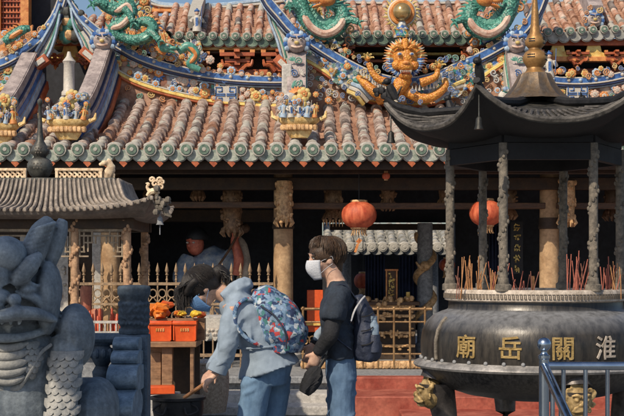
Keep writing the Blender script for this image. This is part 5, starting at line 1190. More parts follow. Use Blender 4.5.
# carved columns
def wrapped(h):
    rnd = random.Random(9); q = MB(); q.lathe([(.036, 0), (.036, h)], n=12)
    for t in range(int(h/.026)):
        a = t*.62; q.ball((.036*math.cos(a), .036*math.sin(a), .02+t*.026), (.019, .019, .021), n=6, m=5)
        if t % 3 == 0: a = rnd.uniform(0, 6.3); q.ball((.036*math.cos(a), .036*math.sin(a), .02+t*.026), (.02, .02, .025), n=6, m=4)
    me = q.mesh(name='column'); me.materials.append(mat('brown_carved_column', (.2, .115, .065), .75, col2=(.32, .2, .12), scale=18, edge=.9)); return me
cz = .95; WP = wrapped(ez-.06-cz)
cols = [(W(75, 0, 11.4).x, 11.4), (W(127, 0, 11.4).x, 11.4), (2*PX-W(75, 0, 11.4).x, 11.4), (2*PX-W(127, 0, 11.4).x, 11.4), (W(127, 0, 11.4).x, 12.6), (2*PX-W(127, 0, 11.4).x, 12.6)]
for k, (x, y) in enumerate(cols): put('column', WP, pv, V(x, y, cz), (0, 0, k))
q = MB(); q.box((PX, 11.4, ez-.1), (1.9, .08, .09)); q.box((PX, 12.6, ez-.1), (1.9, .08, .09))
for sx in (-1, 1): q.box((PX+sx*.9, 12, ez-.1), (.08, 1.12, .088))
q.build('lintel', M['dwood'], pv)
GF = mat('dull_fretwork', (.16, .13, .09), .7, col2=(.26, .2, .14), scale=16, edge=.6)
def fret(x0, x1, y, z1):
    q = MB(); w = x1-x0; q.box(((x0+x1)/2, y, z1-.012), (w, .03, .024)); q.box(((x0+x1)/2, y, z1-.06), (w*.9, .028, .014))
    for sx in (0, 1):
        X = lambda t: x0+t if not sx else x1-t
        for (t, a, b) in ((.012, 0, .24), (.05, .03, .2), (.085, .06, .2), (.12, 0, .12), (.15, .06, .13)): q.box((X(t), y, z1-(a+b)/2), (.013, .026, b-a))
        for (a, b, z) in ((0, .09, .24), (.0, .06, .2), (.05, .13, .12), (.0, .05, .16)): q.box(((X(a)+X(b))/2, y, z1-z), (abs(X(a)-X(b)), .024, .013))
    q.build('fretwork', GF, pv)
xs = sorted(c[0] for c in cols[:4])
for a, b in zip(xs, xs[1:]): fret(a+.03, b-.03, 11.4, ez-.15)
# stone base with candle trough and rail
q = MB(); q.box((PX, 12, .4), (2.1, 1.4, .8)); q.box((PX, 12, .84), (2.2, 1.5, .1)); q.box((PX, 12, .91), (1.95, 1.3, .06)); q.build('base', M['gstone'], pv, .015)
rl = W(0, 322, 11.3).z; q = MB(); q.box((PX, 11.28, rl), (2.1, .03, .022)); q.box((PX, 11.28, rl-.09), (2.1, .03, .02)); n = 44
for k in range(n+1): q.box((PX-1.05+2.1*k/n, 11.28, rl-.045), (.012, .022, .09))
q.build('trough_rail', M['lstone'], pv)
rnd = random.Random(55)
q = MB(); q.lathe([(.013, 0), (.012, .2), (.003, .21)], n=8); CM = q.mesh(name='red_candle'); CM.materials.append(M['candle'])
for k in range(46):
    x = W(rnd.uniform(62, 146), 0, 11.6).x; o = put('red_candle', CM, None, V(x, rnd.uniform(11.4, 12.1), .94), (rnd.gauss(0, .03), rnd.gauss(0, .03), 0), (1, 1, rnd.uniform(.55, 1.3))); tag(o, 'slim red candle in the trough of the left pavilion', 'candle', 'red candles in the pavilion trough')
q = MB(); q.lathe([(.05, 0), (.055, .3), (.045, .32)], n=14); CB = q.mesh(name='thick_red_candle'); CB.materials.append(mat('thick_red_wax', (.4, .1, .06), .55, col2=(.5, .2, .12), scale=8))
for k, (px, s, lab) in enumerate(((86, 1.45, 'thick tall red candle between the pavilion columns'), (97, .8, 'thick short red candle right of the tall one in the pavilion'))): tag(put('thick_candle', CB, None, V(W(px, 0, 11.9).x, 11.9, .94), scale=(1, 1, s)), lab, 'candle')

# ================================================================== stone balustrade beside the lion
bl = thing('stone_balustrade', (W(134, 0, 7).x, 7, 0), 'dark blue stone balustrade with carved post and stepped drum scroll', 'balustrade')
px0 = W(134, 0, 7).x; zt = lambda y: W(0, y, 7).z; u = 7/F
q = MB(); q.box((px0, 7, zt(334)/2), (30*u, 30*u, zt(334))); q.build('post', M['bluestone'], bl, .012)
q = MB(); c = V(px0, 7, 0); rr = lambda p: p*u
q.lathe([(rr(15), zt(334)), (rr(15.5), zt(330)), (rr(13.5), zt(328)), (rr(14.5), zt(324)), (rr(15.5), zt(312)), (rr(14.8), zt(303)), (rr(13.5), zt(300)), (rr(15), zt(297)), (rr(16.5), zt(294)), (rr(16.8), zt(288)), (rr(15.5), zt(286)), (rr(9), zt(285))], c, n=24)
rnd = random.Random(12)
for ring in range(4):
    for k in range(11):
        a = k*2*PI/11+ring*.29; r = rr(14.6); a += rnd.uniform(-.12, .12); z = zt(323-ring*6.3); P = [c+V(r*math.cos(a+t*.13), r*math.sin(a+t*.13), z+rnd.choice((-1, 1))*rr(rnd.uniform(1.5, 3))*math.sin(t*1.2)) for t in range(-2, 3)]; q.tube(P, [rr(.8), rr(1.5), rr(1.9), rr(1.4), rr(.5)], 6); q.ball(c+V(r*math.cos(a+.3), r*math.sin(a+.3), z), rr(1.7), n=7, m=5)
sculpt(q, 'post_cap', M['bluestone'], bl, .006, 0)
xl_ = px0-.95
q = MB(); q.tube([V(xl_, 7, zt(339)), V(px0-.07, 7, zt(339))], [(rr(6), rr(9))]*2, 12, ref=(0, 1, 0)); q.build('handrail', M['bluestone'], bl)
q = MB(); q.box(((xl_+px0)/2, 7, (zt(378))/2), (px0-xl_-.1, .12, zt(378))); q.build('lower_panel', M['bluestone'], bl, .015)
for px in (102, 60, 20):
    q = MB(); x = W(px, 0, 7).x; q.lathe([(rr(9), zt(379)), (rr(10), zt(372)), (rr(6.5), zt(366)), (rr(11.5), zt(357)), (rr(12), zt(352)), (rr(8), zt(346)), (rr(10), zt(343))], (x, 7, 0), n=16)
    for k in range(10): a = k*2*PI/10; q.ball((x+rr(11)*math.cos(a), 7+rr(11)*math.sin(a), zt(353)), (rr(3), rr(3), rr(5)), n=7, m=5)
    q.build('baluster', M['bluestone'], bl)
q = MB()                                              # stepped scroll coming down in front of the post
for (px, y0, y1, Y, w, d) in ((127, 337, 352, 6.83, 26, .16), (126, 350, 366, 6.77, 27, .2), (124, 364, 392, 6.7, 30, .26), (119, 390, 424, 6.6, 34, .34), (113, 420, 470, 6.5, 38, .42)):
    u2 = Y/F; a = W(px, y0, Y); b = W(px, y1, Y); w2 = w*u2/2; h = a.z-b.z
    q.tube([V(a.x-w2, Y+d*.2, b.z+h*.5), V(a.x+w2, Y+d*.2, b.z+h*.5)], [(h*.5, d*.62)]*2, 18, ref=(0, 1, 0)); q.box((a.x, Y+.12, b.z+h*.45), (w2*2-.004, .2, h*.9))
b = W(113, 465, 6.5); q.box((b.x, 6.6, b.z/2), (.2, .5, b.z))
q.build('drum_scroll', mat('slate_blue_stone', (.1, .15, .2), .75, col2=(.16, .21, .26), scale=14, bump=.3, edge=.7), bl, .01)

# ================================================================== guardian lion statue
LY = 6.0; lu = LY/F; lx = W(9, 0, LY).x
ln = thing('guardian_lion', (lx, LY+.25, 0), 'grey stone guardian beast with bulbous brow and scaled chest, cut by left edge', 'statue')
L = lambda px, py, d=0: W(px, py, LY)+V(0, d, 0)
def LS(px, py, d=0): return [L(px, py, d), L(18-px, py, d)]
q = MB(); r = lambda p: p*lu
q.ball(L(9, 290, .15), (r(47), .2, r(50)), n=24, m=16)                       # skull
for p in LS(46, 298, .05): q.ball(p, (r(12), .11, r(38)), n=16, m=12)       # flat cheeks
for sx in (1, -1):
    e = lambda x, y, d=0: L(9+sx*(x-9), y, d)
    q.tube([e(22, 281, -.1), e(27, 275, -.115), e(34, 266, -.1), e(41, 257, -.05)], [(r(6), .05), (r(10), .06), (r(10), .055), (r(5), .04)], 12, ref=(0, 1, 0), smooth=4)   # teardrop brow
    q.ball(e(31, 289, -.06), (r(9), .06, r(6)), n=14, m=10)                    # eyeball
    q.tube([e(20, 291, -.09), e(31, 296, -.1), e(42, 291, -.03)], r(2.2), 8, smooth=4); q.tube([e(20, 287, -.09), e(31, 282, -.11), e(42, 287, -.03)], r(2), 8, smooth=4)
    q.ball(e(23, 299, -.17), (r(6.5), .06, r(6.5)), n=12, m=9)                  # nostril wing
    q.tube([e(27, 295, -.1), e(36, 297, -.08), e(43, 304, -.04), e(46, 316, -.02)], [r(3), r(5), r(5), r(3)], 10, smooth=4)
    q.tube([e(28, 262, .02), e(34, 248, .02), e(40, 232, .04), e(47, 221, .07)], [(r(13), .06), (r(13.5), .07), (r(12), .065), (r(8), .05)], 14, ref=(0, 1, 0), smooth=4)   # segmented horn
    q.tube([e(44, 264, .1), e(50, 247, .1), e(55, 231, .11), e(58, 219, .12)], [(r(8), .06), (r(10), .06), (r(8.5), .05), (r(5), .04)], 12, ref=(0, 1, 0), smooth=4)         # ear behind it
    for k in range(7): y = 258-k*5; x = 30+k*2.3; q.tube([e(x-12, y+3.5, -.005), e(x-4, y+.5, -.052), e(x+5, y-2.5, -.05), e(x+12, y-6, -.0)], r(2.1), 6, smooth=3)
q.tube([L(9, 268, -.15), L(9, 276, -.16), L(9, 284, -.15)], [(r(9), .05), (r(8.5), .055), (r(7), .05)], 12, ref=(0, 1, 0))
q.ball(L(9, 297, -.16), (r(10), .09, r(9)), n=16, m=10); q.ball(L(9, 303, -.2), (r(6), .05, r(4)), n=12, m=8)
q.tube([L(-36, 319, .0), L(-24, 313, -.12), L(-8, 312, -.19), L(9, 315, -.2), L(26, 312, -.19), L(42, 313, -.12), L(54, 319, .0)], [(r(3), .03), (r(6.5), .05), (r(7.5), .055), (r(6.5), .055), (r(7.5), .055), (r(6.5), .05), (r(3), .03)], 12, ref=(0, 1, 0), smooth=4)  # rolled upper lip
q.tube([L(-26, 331, .02), L(-8, 336, -.07), L(9, 337, -.1), L(26, 336, -.07), L(44, 331, .02)], [r(4), r(4.5), r(5), r(4.5), r(4)], 10, smooth=4)   # lower jaw
for k in range(5): x = -8+k*8.5; q.tube([L(x, 318, -.13), L(x, 324, -.14)], [r(3), r(1.4)], 7)      # teeth
# body
q.tube([L(9, 320, .2), L(9, 350, .22), L(9, 395, .25), L(9, 450, .35)], [(r(42), .2), (r(52), .25), (r(54), .3), (r(58), .36)], 20, ref=(0, 1, 0), smooth=3)
q.ball(L(9, 362, .06), (r(36), .14, r(33)), n=18, m=12)
for sx in (1, -1):
    e = lambda x, y, d=0: L(9+sx*(x-9), y, d)
    q.ball(e(68, 338, .18), (r(20), .17, r(34)), n=16, m=12)
    q.tube([e(64, 340, .1), e(64, 375, .04), e(62, 410, .0), e(60, 455, -.02), e(60, 480, -.05)], [r(17), r(16.5), r(15), r(14), r(17)], 14, smooth=3)
    q.ball(e(60, 486, -.1), (r(20), .14, r(13)), n=14, m=9)
    q.ball(e(82, 420, .4), (r(24), .28, r(36)), n=16, m=12); q.ball(e(84, 478, .15), (r(20), .22, r(18)), n=14, m=9)
body = sculpt(q, 'body', M['shadestone'], ln, .0072, 2)
q = MB(); q.ball(L(11, 255.5, -.1), (r(20), .125, r(19)), n=32, m=22); q.build('brow_boss', M['shadestone'], body)
CH_ = L(9, 362, .06)
def chest(x, y, up=0):
    a = (x-9)/36; c_ = (362-y)/33; return L(x, y, .06-.14*math.sqrt(max(.02, 1-a*a-c_*c_))-up)
def scale(surf, x, y, w, h, fl):
    """shield-shaped scale lying on a surface: tucked in above, lifted at its round lower edge"""
    vs = [surf(x, y+h*.35, .011)]; n_ = 12
    for j in range(n_+1): t = PI*j/n_; vs.append(surf(x-w*math.cos(t), y+h*(.25+.75*math.sin(t)**.8), .004+.009*math.sin(t)))
    vs += [surf(x+w, y-h*.1, -.004), surf(x-w, y-h*.1, -.004)]; m_ = len(vs)-1; fs = [(0, k, k+1) for k in range(1, m_)]+[(0, m_, 1)]
    o = len(vs)
    for j in range(n_+1): t = PI*j/n_; vs.append(surf(x-w*.98*math.cos(t), y+h*(.25+.74*math.sin(t)**.8), -.012))
    fs += [(1+j, o+j, o+j+1, 2+j) for j in range(n_)]; q.add(vs, [f[::-1] for f in fs] if fl else fs)
LIT_ST = mat('sunlit_statue_stone', (.17, .175, .175), .85, col2=(.23, .225, .21), var=.25, scale=16, bump=.35, edge=.7, fk=.4)  # lit copy of the lion stone, sun warmth put into the colour
q = MB()
for k in range(7):
    y = 337+k*8.2; w = 23-abs(k-2.5)*2; q.tube([chest(9+t*w, y+2.5-5*t*t, .004) for t in (-1, -.7, -.35, 0, .35, .7, 1)], [(r(1.5), .01), (r(4), .014), (r(4.3), .016), (r(4.4), .017), (r(4.3), .016), (r(4), .014), (r(1.5), .01)], 10, ref=(0, 1, 0), smooth=3)
q.tube([L(-32, 345, .03)]+[chest(9+t*35, 392-47*t*t, .01) for t in (-.9, -.65, -.35, 0, .35, .65, .9)]+[L(50, 345, .03)], r(1.9), 8, smooth=4)
q.build('chest_band', LIT_ST, body)['kind'] = 'stuff'
q = MB()
for sx in (1, -1):                                    # overlapping scales on the fore legs and the chest sides
    def leg_s(x, y, up=0):
        cd = .077-.0016*(y-345); R_ = r(16.9); dx = min(.97, max(-.97, (x-64)*lu/R_)); p = L(9+sx*(x-9), y, cd-R_*math.sqrt(1-dx*dx)-up); return p
    def ch_s(x, y, up=0): return chest(9+sx*(x-9), y, up)
    for row in range(9, -1, -1):
        for c_ in range(-2, 3):
            x = 62+c_*8+(4 if row % 2 else 0)
            if abs(x-64) < 15: scale(leg_s, x, 352+row*6.6, 4.4, 8.5, sx < 0)
    for row in range(6, -1, -1):
        for c_ in range(3):
            x = 31+c_*5+(2.5 if row % 2 else 0)
            if ((x-9)/36)**2+((350-362+row*6)/33)**2 < .9: scale(ch_s, x, 342+row*6, 2.9, 7, sx < 0)
if True: q.build('scales', LIT_ST, body)['kind'] = 'stuff'
q = MB(); b = W(0, 488, LY); q.box((lx, LY+.25, (b.z-.1)/2+.0), (1.0, 1.05, b.z-.1), taper=.96); q.box((lx, LY+.25, b.z-.02), (1.02, 1.08, .1)); q.build('pedestal', M['gstone'], ln, .015)

# ================================================================== stainless railing at the right
sr = thing('stainless_railing', (W(543, 0, 7).x, 7, 0), 'polished stainless steel railing with ball-topped corner post at lower right', 'railing')
Y = 7.0; u = Y/F; x0 = W(544, 0, Y).x; zr = W(0, 366, Y).z
q = MB(); q.tube([V(x0, Y, 0), V(x0, Y, W(0, 359, Y).z)], 5.2*u, 16); q.build('post', M['steel'], sr)
q = MB(); q.lathe([(5*u, 0), (6.2*u, 1.2*u), (6.2*u, 4*u), (4*u, 5*u), (3*u, 7*u), (3.4*u, 9*u)], (x0, Y, W(0, 359.5, Y).z), n=20); q.ball((x0, Y, W(0, 344.5, Y).z), 7.2*u, n=24, m=16); q.build('ball_cap', M['steel'], sr)
q = MB(); q.tube([V(x0, Y, zr), V(x0+1.6, Y, zr)], 4.3*u, 14); q.build('rail', M['steel'], sr)
q = MB(); q.tube([V(x0, Y, .12), V(x0+1.6, Y, .12)], 3*u, 12); q.build('rail', M['steel'], sr)
for k in range(10):
    q = MB(); x = W(563.5+k*22, 0, Y).x
    if x < x0+1.6: q.tube([V(x, Y, .12), V(x, Y, zr-.02)], 2.3*u, 10); q.build('baluster', M['steel'], sr)
e1 = V(W(592, 0, 5.6).x, 5.6, W(0, 470, 5.6).z); e0 = V(x0, Y-.02, zr-.005)
q = MB(); q.tube([e0, e1], 4.6*u, 14); q.build('handrail', M['steel'], sr)
for k in (1, 2, 3, 4): p = e0.lerp(e1, k*.2); q = MB(); q.tube([V(p.x, p.y, .1), V(p.x, p.y, p.z-.02)], 2.3*u, 10); q.build('baluster', M['steel'], sr)
q = MB(); q.tube([V(e1.x, e1.y, 0), e1], 4.6*u, 14); q.build('post', M['steel'], sr)

# ================================================================== offering table, crates, basket, pot
Y = 10.5; u = Y/F; t0, t1 = W(146, 0, Y).x, W(198, 0, Y).x; tz = W(0, 341, Y).z
tb = thing('offering_table', ((t0+t1)/2, Y, 0), 'brown wooden offering table holding two orange crates', 'table')
q = MB(); q.box(((t0+t1)/2, Y+.1, tz-.022), (t1-t0, .5, .044)); q.build('table_top', M['twood'], tb, .006)
for px in (168.5, 193): 
    q = MB(); x = W(px, 0, Y).x; q.box((x, Y-.06, (tz-.04)/2), (.085 if px < 180 else .03, .07, tz-.04)); q.build('leg', M['twood'], tb, .006)
q = MB(); a, b = W(149, 0, Y).x, W(164, 0, Y).x; q.box(((a+b)/2, Y+.0, tz-.26), (b-a, .03, .42)); q.box(((a+b)/2, Y-.02, tz-.26), (b-a-.04, .02, .34)); q.build('side_panel', M['twood'], tb, .006)
q = MB(); q.box(((t0+t1)/2, Y+.28, tz-.3), (t1-t0-.02, .02, .52)); q.build('back_panel', M['dwood'], tb)
def crate(px, label, seed):
    w, h, d = 23.5*u, 20.5*u, .2; T = thing('offering_crate', (W(px, 0, Y).x, Y+.02, tz), label, 'crate', 'orange crates on the offering table'); o = V(W(px, 0, Y).x, Y+.02, tz)
    q = MB(); B = [(-w*.44, -d*.42), (w*.44, -d*.42), (w*.44, d*.42), (-w*.44, d*.42)]; T_ = [(-w*.5, -d*.5), (w*.5, -d*.5), (w*.5, d*.5), (-w*.5, d*.5)]
    vs = [o+V(x, y, 0) for x, y in B]+[o+V(x, y, h) for x, y in T_]+[o+V(x*.93, y*.93, h) for x, y in T_]+[o+V(x*.92, y*.92, .012) for x, y in B]
    fs = [(0, 1, 5, 4), (1, 2, 6, 5), (2, 3, 7, 6), (3, 0, 4, 7), (3, 2, 1, 0)]+[(4+k, 4+(k+1) % 4, 8+(k+1) % 4, 8+k) for k in range(4)]+[(8+k, 8+(k+1) % 4, 12+(k+1) % 4, 12+k) for k in range(4)]+[(12, 13, 14, 15)]
    q.add(vs, fs); q.box(o+V(0, -d*.5-.003, h-.02), (w*1.03, .014, .022)); 
    for s in (-1, 1): q.box(o+V(s*w*.46, -d*.47, h*.5), (.012, .014, h*.9))
    q.build('box', M['crate'], T, .003)
    q = MB(); rnd = random.Random(seed)
    for k in range(4): q.box(o+V((k-1.5)*.018, -d*.49+.003, h*.56), (.011, .006, .022)); q.box(o+V((k-1.5)*.018+rnd.uniform(-.003, .003), -d*.49+.0005, h*.56), (.004, .006, .012), mi=1)
    q.build('printed_mark', [M['yellow'], M['crate']], T)
crate(161, 'orange red plastic crate at the left end of the table', 1); crate(185.5, 'orange red plastic crate nearest the girl on the table', 2)
q = MB(); rnd = random.Random(17)
OM = [mat('orange_paper', (.78, .2, .02), .55, var=.2, scale=14), mat('yellow_paper', (.8, .5, .04), .55, var=.2, scale=14), mat('deep_orange_paper', (.6, .1, .02), .55, var=.2, scale=14)]
for k in range(12):
    c = W(rnd.uniform(150, 202), rnd.uniform(305, 316), Y+.16)+V(0, rnd.uniform(-.08, .12), 0); q = MB(); w = rnd.uniform(.04, .075); P = []
    for j in range(9): a = j*2*PI/9; P.append((w*math.cos(a)*rnd.uniform(.7, 1.1), w*.7*math.sin(a)*rnd.uniform(.6, 1.1)))
    vs = [c+V(x, rnd.uniform(-.03, .03), z) for x, z in P]+[c+V(x*.5, -.05+rnd.uniform(-.02, .02), z*.5) for x, z in P]+[c+V(0, -.055, 0), c+V(0, .04, 0)]
    q.add(vs, [(j, (j+1) % 9, 9+(j+1) % 9, 9+j) for j in range(9)]+[(9+j, 9+(j+1) % 9, 18) for j in range(9)]+[((j+1) % 9, j, 19) for j in range(9)])
    yl = (W(176, 0, Y).x < c.x) and rnd.random() < .7
    o = q.build('offering_packet', OM[1] if yl else OM[rnd.choice([0, 0, 2])]); tag(o, 'crumpled yellow paper packet heaped behind the crates' if yl else 'crumpled orange paper packet heaped behind the crates', 'paper packet', 'paper packets behind the crates')
q = MB(); q.box(((t0+t1)/2+.03, Y+.16, (tz+W(0, 319, Y).z)/2), (t1-t0+.03, .14, W(0, 319, Y).z-tz)); tag(q.build('packet_tray', M['twood']), 'low wooden tray under the heap of paper packets', 'tray')
# second table with white scalloped apron
Y = 11.4; u = Y/F; a0, a1 = W(194, 0, Y).x, W(262, 0, Y).x; z1 = W(0, 319, Y).z
t2 = thing('side_table', ((a0+a1)/2, Y, 0), 'table with white scalloped lace apron behind the girl', 'table')
q = MB(); q.box(((a0+a1)/2, Y+.25, z1), (a1-a0, .55, .04)); q.build('table_top', M['lstone'], t2, .005)
q = MB(); P = [(a0, z1)]; n = 8
for k in range(n):
    for j in range(7): t = (k+j/6)/n; P.append((a0+(a1-a0)*t, z1-13*u-9*u*math.sin(PI*j/6)))
P.append((a1, z1)); q.prism(P, Y-.035, Y-.02)
for k in range(n):
    for j in range(4): c = V(a0+(a1-a0)*(k+.2+.2*j)/n, Y-.038, z1-(11+4*(j in (1, 2)))*u); q.ball(c, (2.2*u, .006, 2.2*u), n=8, m=4, mi=1); q.ball(c+V(0, -.004, 0), (1.1*u, .006, 1.1*u), n=6, m=4)
q.build('lace_apron', [M['white'], M['rim']], t2)
for px in (197, 259): q = MB(); x = W(px, 0, Y).x; q.box((x, Y+.0, z1/2), (.05, .05, z1-.02)); q.build('leg', M['dwood'], t2, .005)
# red packets and a white ledge in front of the table
q = MB(); a = W(160, 388, 10.2); q.box((a.x, 10.2, a.z/2-.02), (.3, .26, a.z-.04)); st_ = q.build('low_stand', M['lstone'], bevel=.008); tag(st_, 'pale low stand under the table with a red packet on top', 'stand')
q = MB(); q.box((a.x+.0, 10.15, a.z-.008), (.24, .16, .06), rotm('Z', 8)); tag(q.build('red_packet', M['crate'], bevel=.006), 'flat red packet on the low pale stand behind the pot', 'packet')
# wicker basket
Y = 13.2; u = Y/F; c = W(207, 412, Y); q = MB(); n = 40; vs = []; H = 49*u; rows = 22
bk = thing('wicker_basket', (c.x, Y, c.z), 'tall pale wicker basket standing on the steps behind the girl', 'basket')
for i in range(rows+1):
    t = i/rows; r_ = (18+3.0*math.sin(PI*t*.9)+1*t)*u
    for k in range(n): a = 2*PI*k/n; rr_ = r_+(.007 if (i+k) % 2 else -.003); vs.append(V(c.x+rr_*math.cos(a), Y+rr_*math.sin(a), c.z+H*t))
q.add(vs, [(i*n+k, i*n+(k+1) % n, (i+1)*n+(k+1) % n, (i+1)*n+k) for i in range(rows) for k in range(n)]+[tuple(range(n-1, -1, -1))]); q.build('body', M['wicker'], bk, solid=.012)
q = MB(); q.tube([V(c.x+19.5*u*math.cos(k*PI/20), Y+19.5*u*math.sin(k*PI/20), c.z+H) for k in range(41)], 1.5*u, 8); q.build('rim', M['wicker'], bk)
q = MB(); rnd = random.Random(4)
for k in range(26): a = rnd.uniform(0, 6.3); d = rnd.uniform(0, 15)*u; q.ball((c.x+d*math.cos(a), Y+d*math.sin(a), c.z+H*.9+rnd.uniform(0, .05)), rnd.uniform(.03, .06), n=7, m=5, mi=k % 2)
tag(q.build('paper_scraps', [M['lstone'], M['rim']]), 'pale crumpled paper heaped in the wicker basket', 'paper', kind='stuff')
# cast iron pot
Y = 7.75; u = Y/F; c = W(178, 397, Y); pt = thing('iron_pot', (c.x, Y, 0), 'black cast iron ash pot in front of the girl', 'pot')
q = MB(); q.lathe([(4*u, -40*u), (17*u, -37*u), (23*u, -26*u), (25.5*u, -12*u), (25.5*u, -3*u), (28*u, -2*u), (28*u, .5*u), (25*u, .5*u), (24*u, -3*u), (23.5*u, -10*u), (3*u, -12*u)], c, n=40, cap=False); pot = q.build('pot_body', M['iron'], pt)
for sx in (-1, 1):
    q = MB(); q.tube([c+V(sx*25*u*math.cos(a)*1.0-sx*.0, -25*u*math.sin(a), -4*u) + V(0, 0, 0) for a in (.9, .95)]+[c+V(sx*22*u, -22*u, -11*u)]+[c+V(sx*12*u, -27*u, -15*u), c+V(sx*9*u, -25*u, -8*u)], 1.2*u, 6, smooth=3); q.build('handle', M['iron'], pot)
q = MB(); q.lathe([(.0, -11.5*u), (23*u, -10*u)], c, n=30, cap=False); q.build('ash', M['lstone'], pot)
for k in range(3): a = k*2*PI/3+.5; q = MB(); q.tube([c+V(math.cos(a)*15*u, math.sin(a)*15*u, -36*u), V(c.x+math.cos(a)*24*u, Y+math.sin(a)*24*u, 0)], [.016, .014], 8); q.build('leg', M['iron'], pt)
# unseen tree added left of the view to throw shade on the lion and the post
tr = thing('shade_tree', (-4.1, 2.6, 0), 'added unseen broad-leaved tree that shades the stone lion and balustrade post', 'tree')
q = MB(); q.tube([V(-4.1, 2.6, 0), V(-4.05, 2.65, 1.5), V(-3.8, 2.9, 3.0), V(-3.5, 3.2, 4.2)], [.16, .12, .1, .05], 10, smooth=3); q.tube([V(-3.9, 2.8, 2.6), V(-3.4, 3.5, 3.3), V(-2.95, 4.2, 3.9)], [.07, .05, .03], 8, smooth=3); q.tube([V(-3.9, 2.8, 2.8), V(-4.5, 3.0, 3.9), V(-4.7, 3.2, 4.8)], [.07, .05, .03], 8, smooth=3); q.build('trunk', M['bwood'], tr)
q = MB(); rnd = random.Random(91); LFM = mat('tree_leaf', (.05, .1, .03), .6, col2=(.08, .14, .04), scale=5)
for (c, s_, n_) in ((V(-3.35, 3.1, 4.88), V(.5, .55, .44), 950), (V(-2.95, 4.25, 3.95), V(.38, .4, .42), 700), (V(-4.6, 3.1, 4.8), V(.7, .7, .6), 500), (V(-4.8, 2.0, 5.3), V(.6, .6, .5), 400)):
    for k in range(n_):
        d = V(rnd.gauss(0, 1), rnd.gauss(0, 1), rnd.gauss(0, 1)).normalized()*rnd.random()**.45; p_ = c+V(d.x*s_.x, d.y*s_.y, d.z*s_.z); a = V(rnd.gauss(0, 1), rnd.gauss(0, 1), rnd.gauss(0, .6)).normalized(); b = a.cross(V(rnd.gauss(0, 1), rnd.gauss(0, 1), rnd.gauss(0, 1))).normalized(); h_ = rnd.uniform(.05, .085)
        q.add([p_-a*h_, p_+b*h_*.45, p_+a*h_, p_-b*h_*.45], [(0, 1, 2, 3)])
q.build('crown', LFM, tr)
# ================================================================== people
def hand(q, wrist, d, palm_n, s, curl=.7, thumb_side=1):
    """palm + five bent fingers grown from the wrist along d"""
    d = Vector(d).normalized(); n = Vector(palm_n); n = (n-d*n.dot(d)).normalized(); w = d.cross(n)*thumb_side
    wr = Vector(wrist); pc = wr+d*s*.42
    q.tube([wr-d*s*.1, wr+d*s*.12, wr+d*s*.45, wr+d*s*.55], [(s*.17, s*.13), (s*.2, s*.13), (s*.24, s*.13), (s*.22, s*.11)], 10, ref=n)
    for k, (o, L) in enumerate(((-.75, .38), (-.27, .46), (.25, .5), (.72, .45))):
        b = wr+d*s*.5+w*s*.22*o; P = [b]; a = 0; dd = d
        for j in range(3):
            a += curl*(.75 if j else .55); dd = d*math.cos(a)+n*math.sin(a); P.append(P[-1]+dd*s*L*(.45, .33, .26)[j])
        q.tube(P, [s*.062, s*.06, s*.054, s*.042], 7)
    b = wr+d*s*.14+w*s*.17; q.tube([b, b+(d*.6+w*.6+n*.25)*s*.26, b+(d*.95+w*.45+n*.65)*s*.42], [s*.078, s*.07, s*.05], 7)

def head_mesh(o, fx, s):
    """head with its centre at o, looking along fx (unit vector), s = half height; returns builder"""
    fx = Vector(fx).normalized(); up = V(0, 0, 1); up = (up-fx*up.dot(fx)).normalized(); sd = up.cross(fx); Rm = Matrix((fx, sd, up)).transposed()
    p = lambda x, y, z: o+Rm @ V(x*s, y*s, z*s)
    q = MB(); q.ball(p(-.08, 0, .18), (s*.86, s*.68, s*.8), Rm, 20, 14); q.tube([p(.12, 0, .2), p(.22, 0, -.35), p(.3, 0, -.82)], [(s*.62, s*.6), (s*.52, s*.5), (s*.26, s*.28)], 14, ref=sd)
    q.ball(p(.42, 0, -.82), (s*.2, s*.22, s*.16), Rm); q.tube([p(.7, 0, .22), p(.86, 0, -.1), p(.93, 0, -.2)], [s*.07, s*.1, s*.1], 8); q.ball(p(.84, .07, -.22), s*.09, n=7, m=5); q.ball(p(.84, -.07, -.22), s*.09, n=7, m=5)
    q.tube([p(.6, -.42, .32), p(.74, -.15, .34), p(.76, 0, .3), p(.74, .15, .34), p(.6, .42, .32)], s*.085, 8)
    q.ball(p(.66, 0, -.46), (s*.13, s*.22, s*.055), Rm); q.ball(p(.64, 0, -.55), (s*.12, s*.18, s*.06), Rm)
    for y in (-1, 1):
        q.ball(p(-.05, y*.67, -.02), (s*.16, s*.07, s*.25), Rm, 10, 8); q.ball(p(.45, y*.38, -.22), (s*.22, s*.2, s*.2), Rm)
    return q, p, Rm
def eyes(p, Rm, s, parent):
    for y in (-.3, .3):
        q = MB(); q.ball(p(.7, y, .12), (s*.06, s*.12, s*.05), Rm, 10, 7); q.ball(p(.745, y, .12), (s*.03, s*.05, s*.05), Rm, 8, 6, 1); q.tube([p(.69, y-.16, .14), p(.765, y, .19), p(.69, y+.16, .14)], s*.025, 5, 1); q.build('eye', [M['white'], M['black']], parent)
        q = MB(); q.tube([p(.7, y-.17, .33), p(.79, y, .38), p(.7, y+.19, .34)], s*.035, 6); q.build('eyebrow', M['hair'], parent)
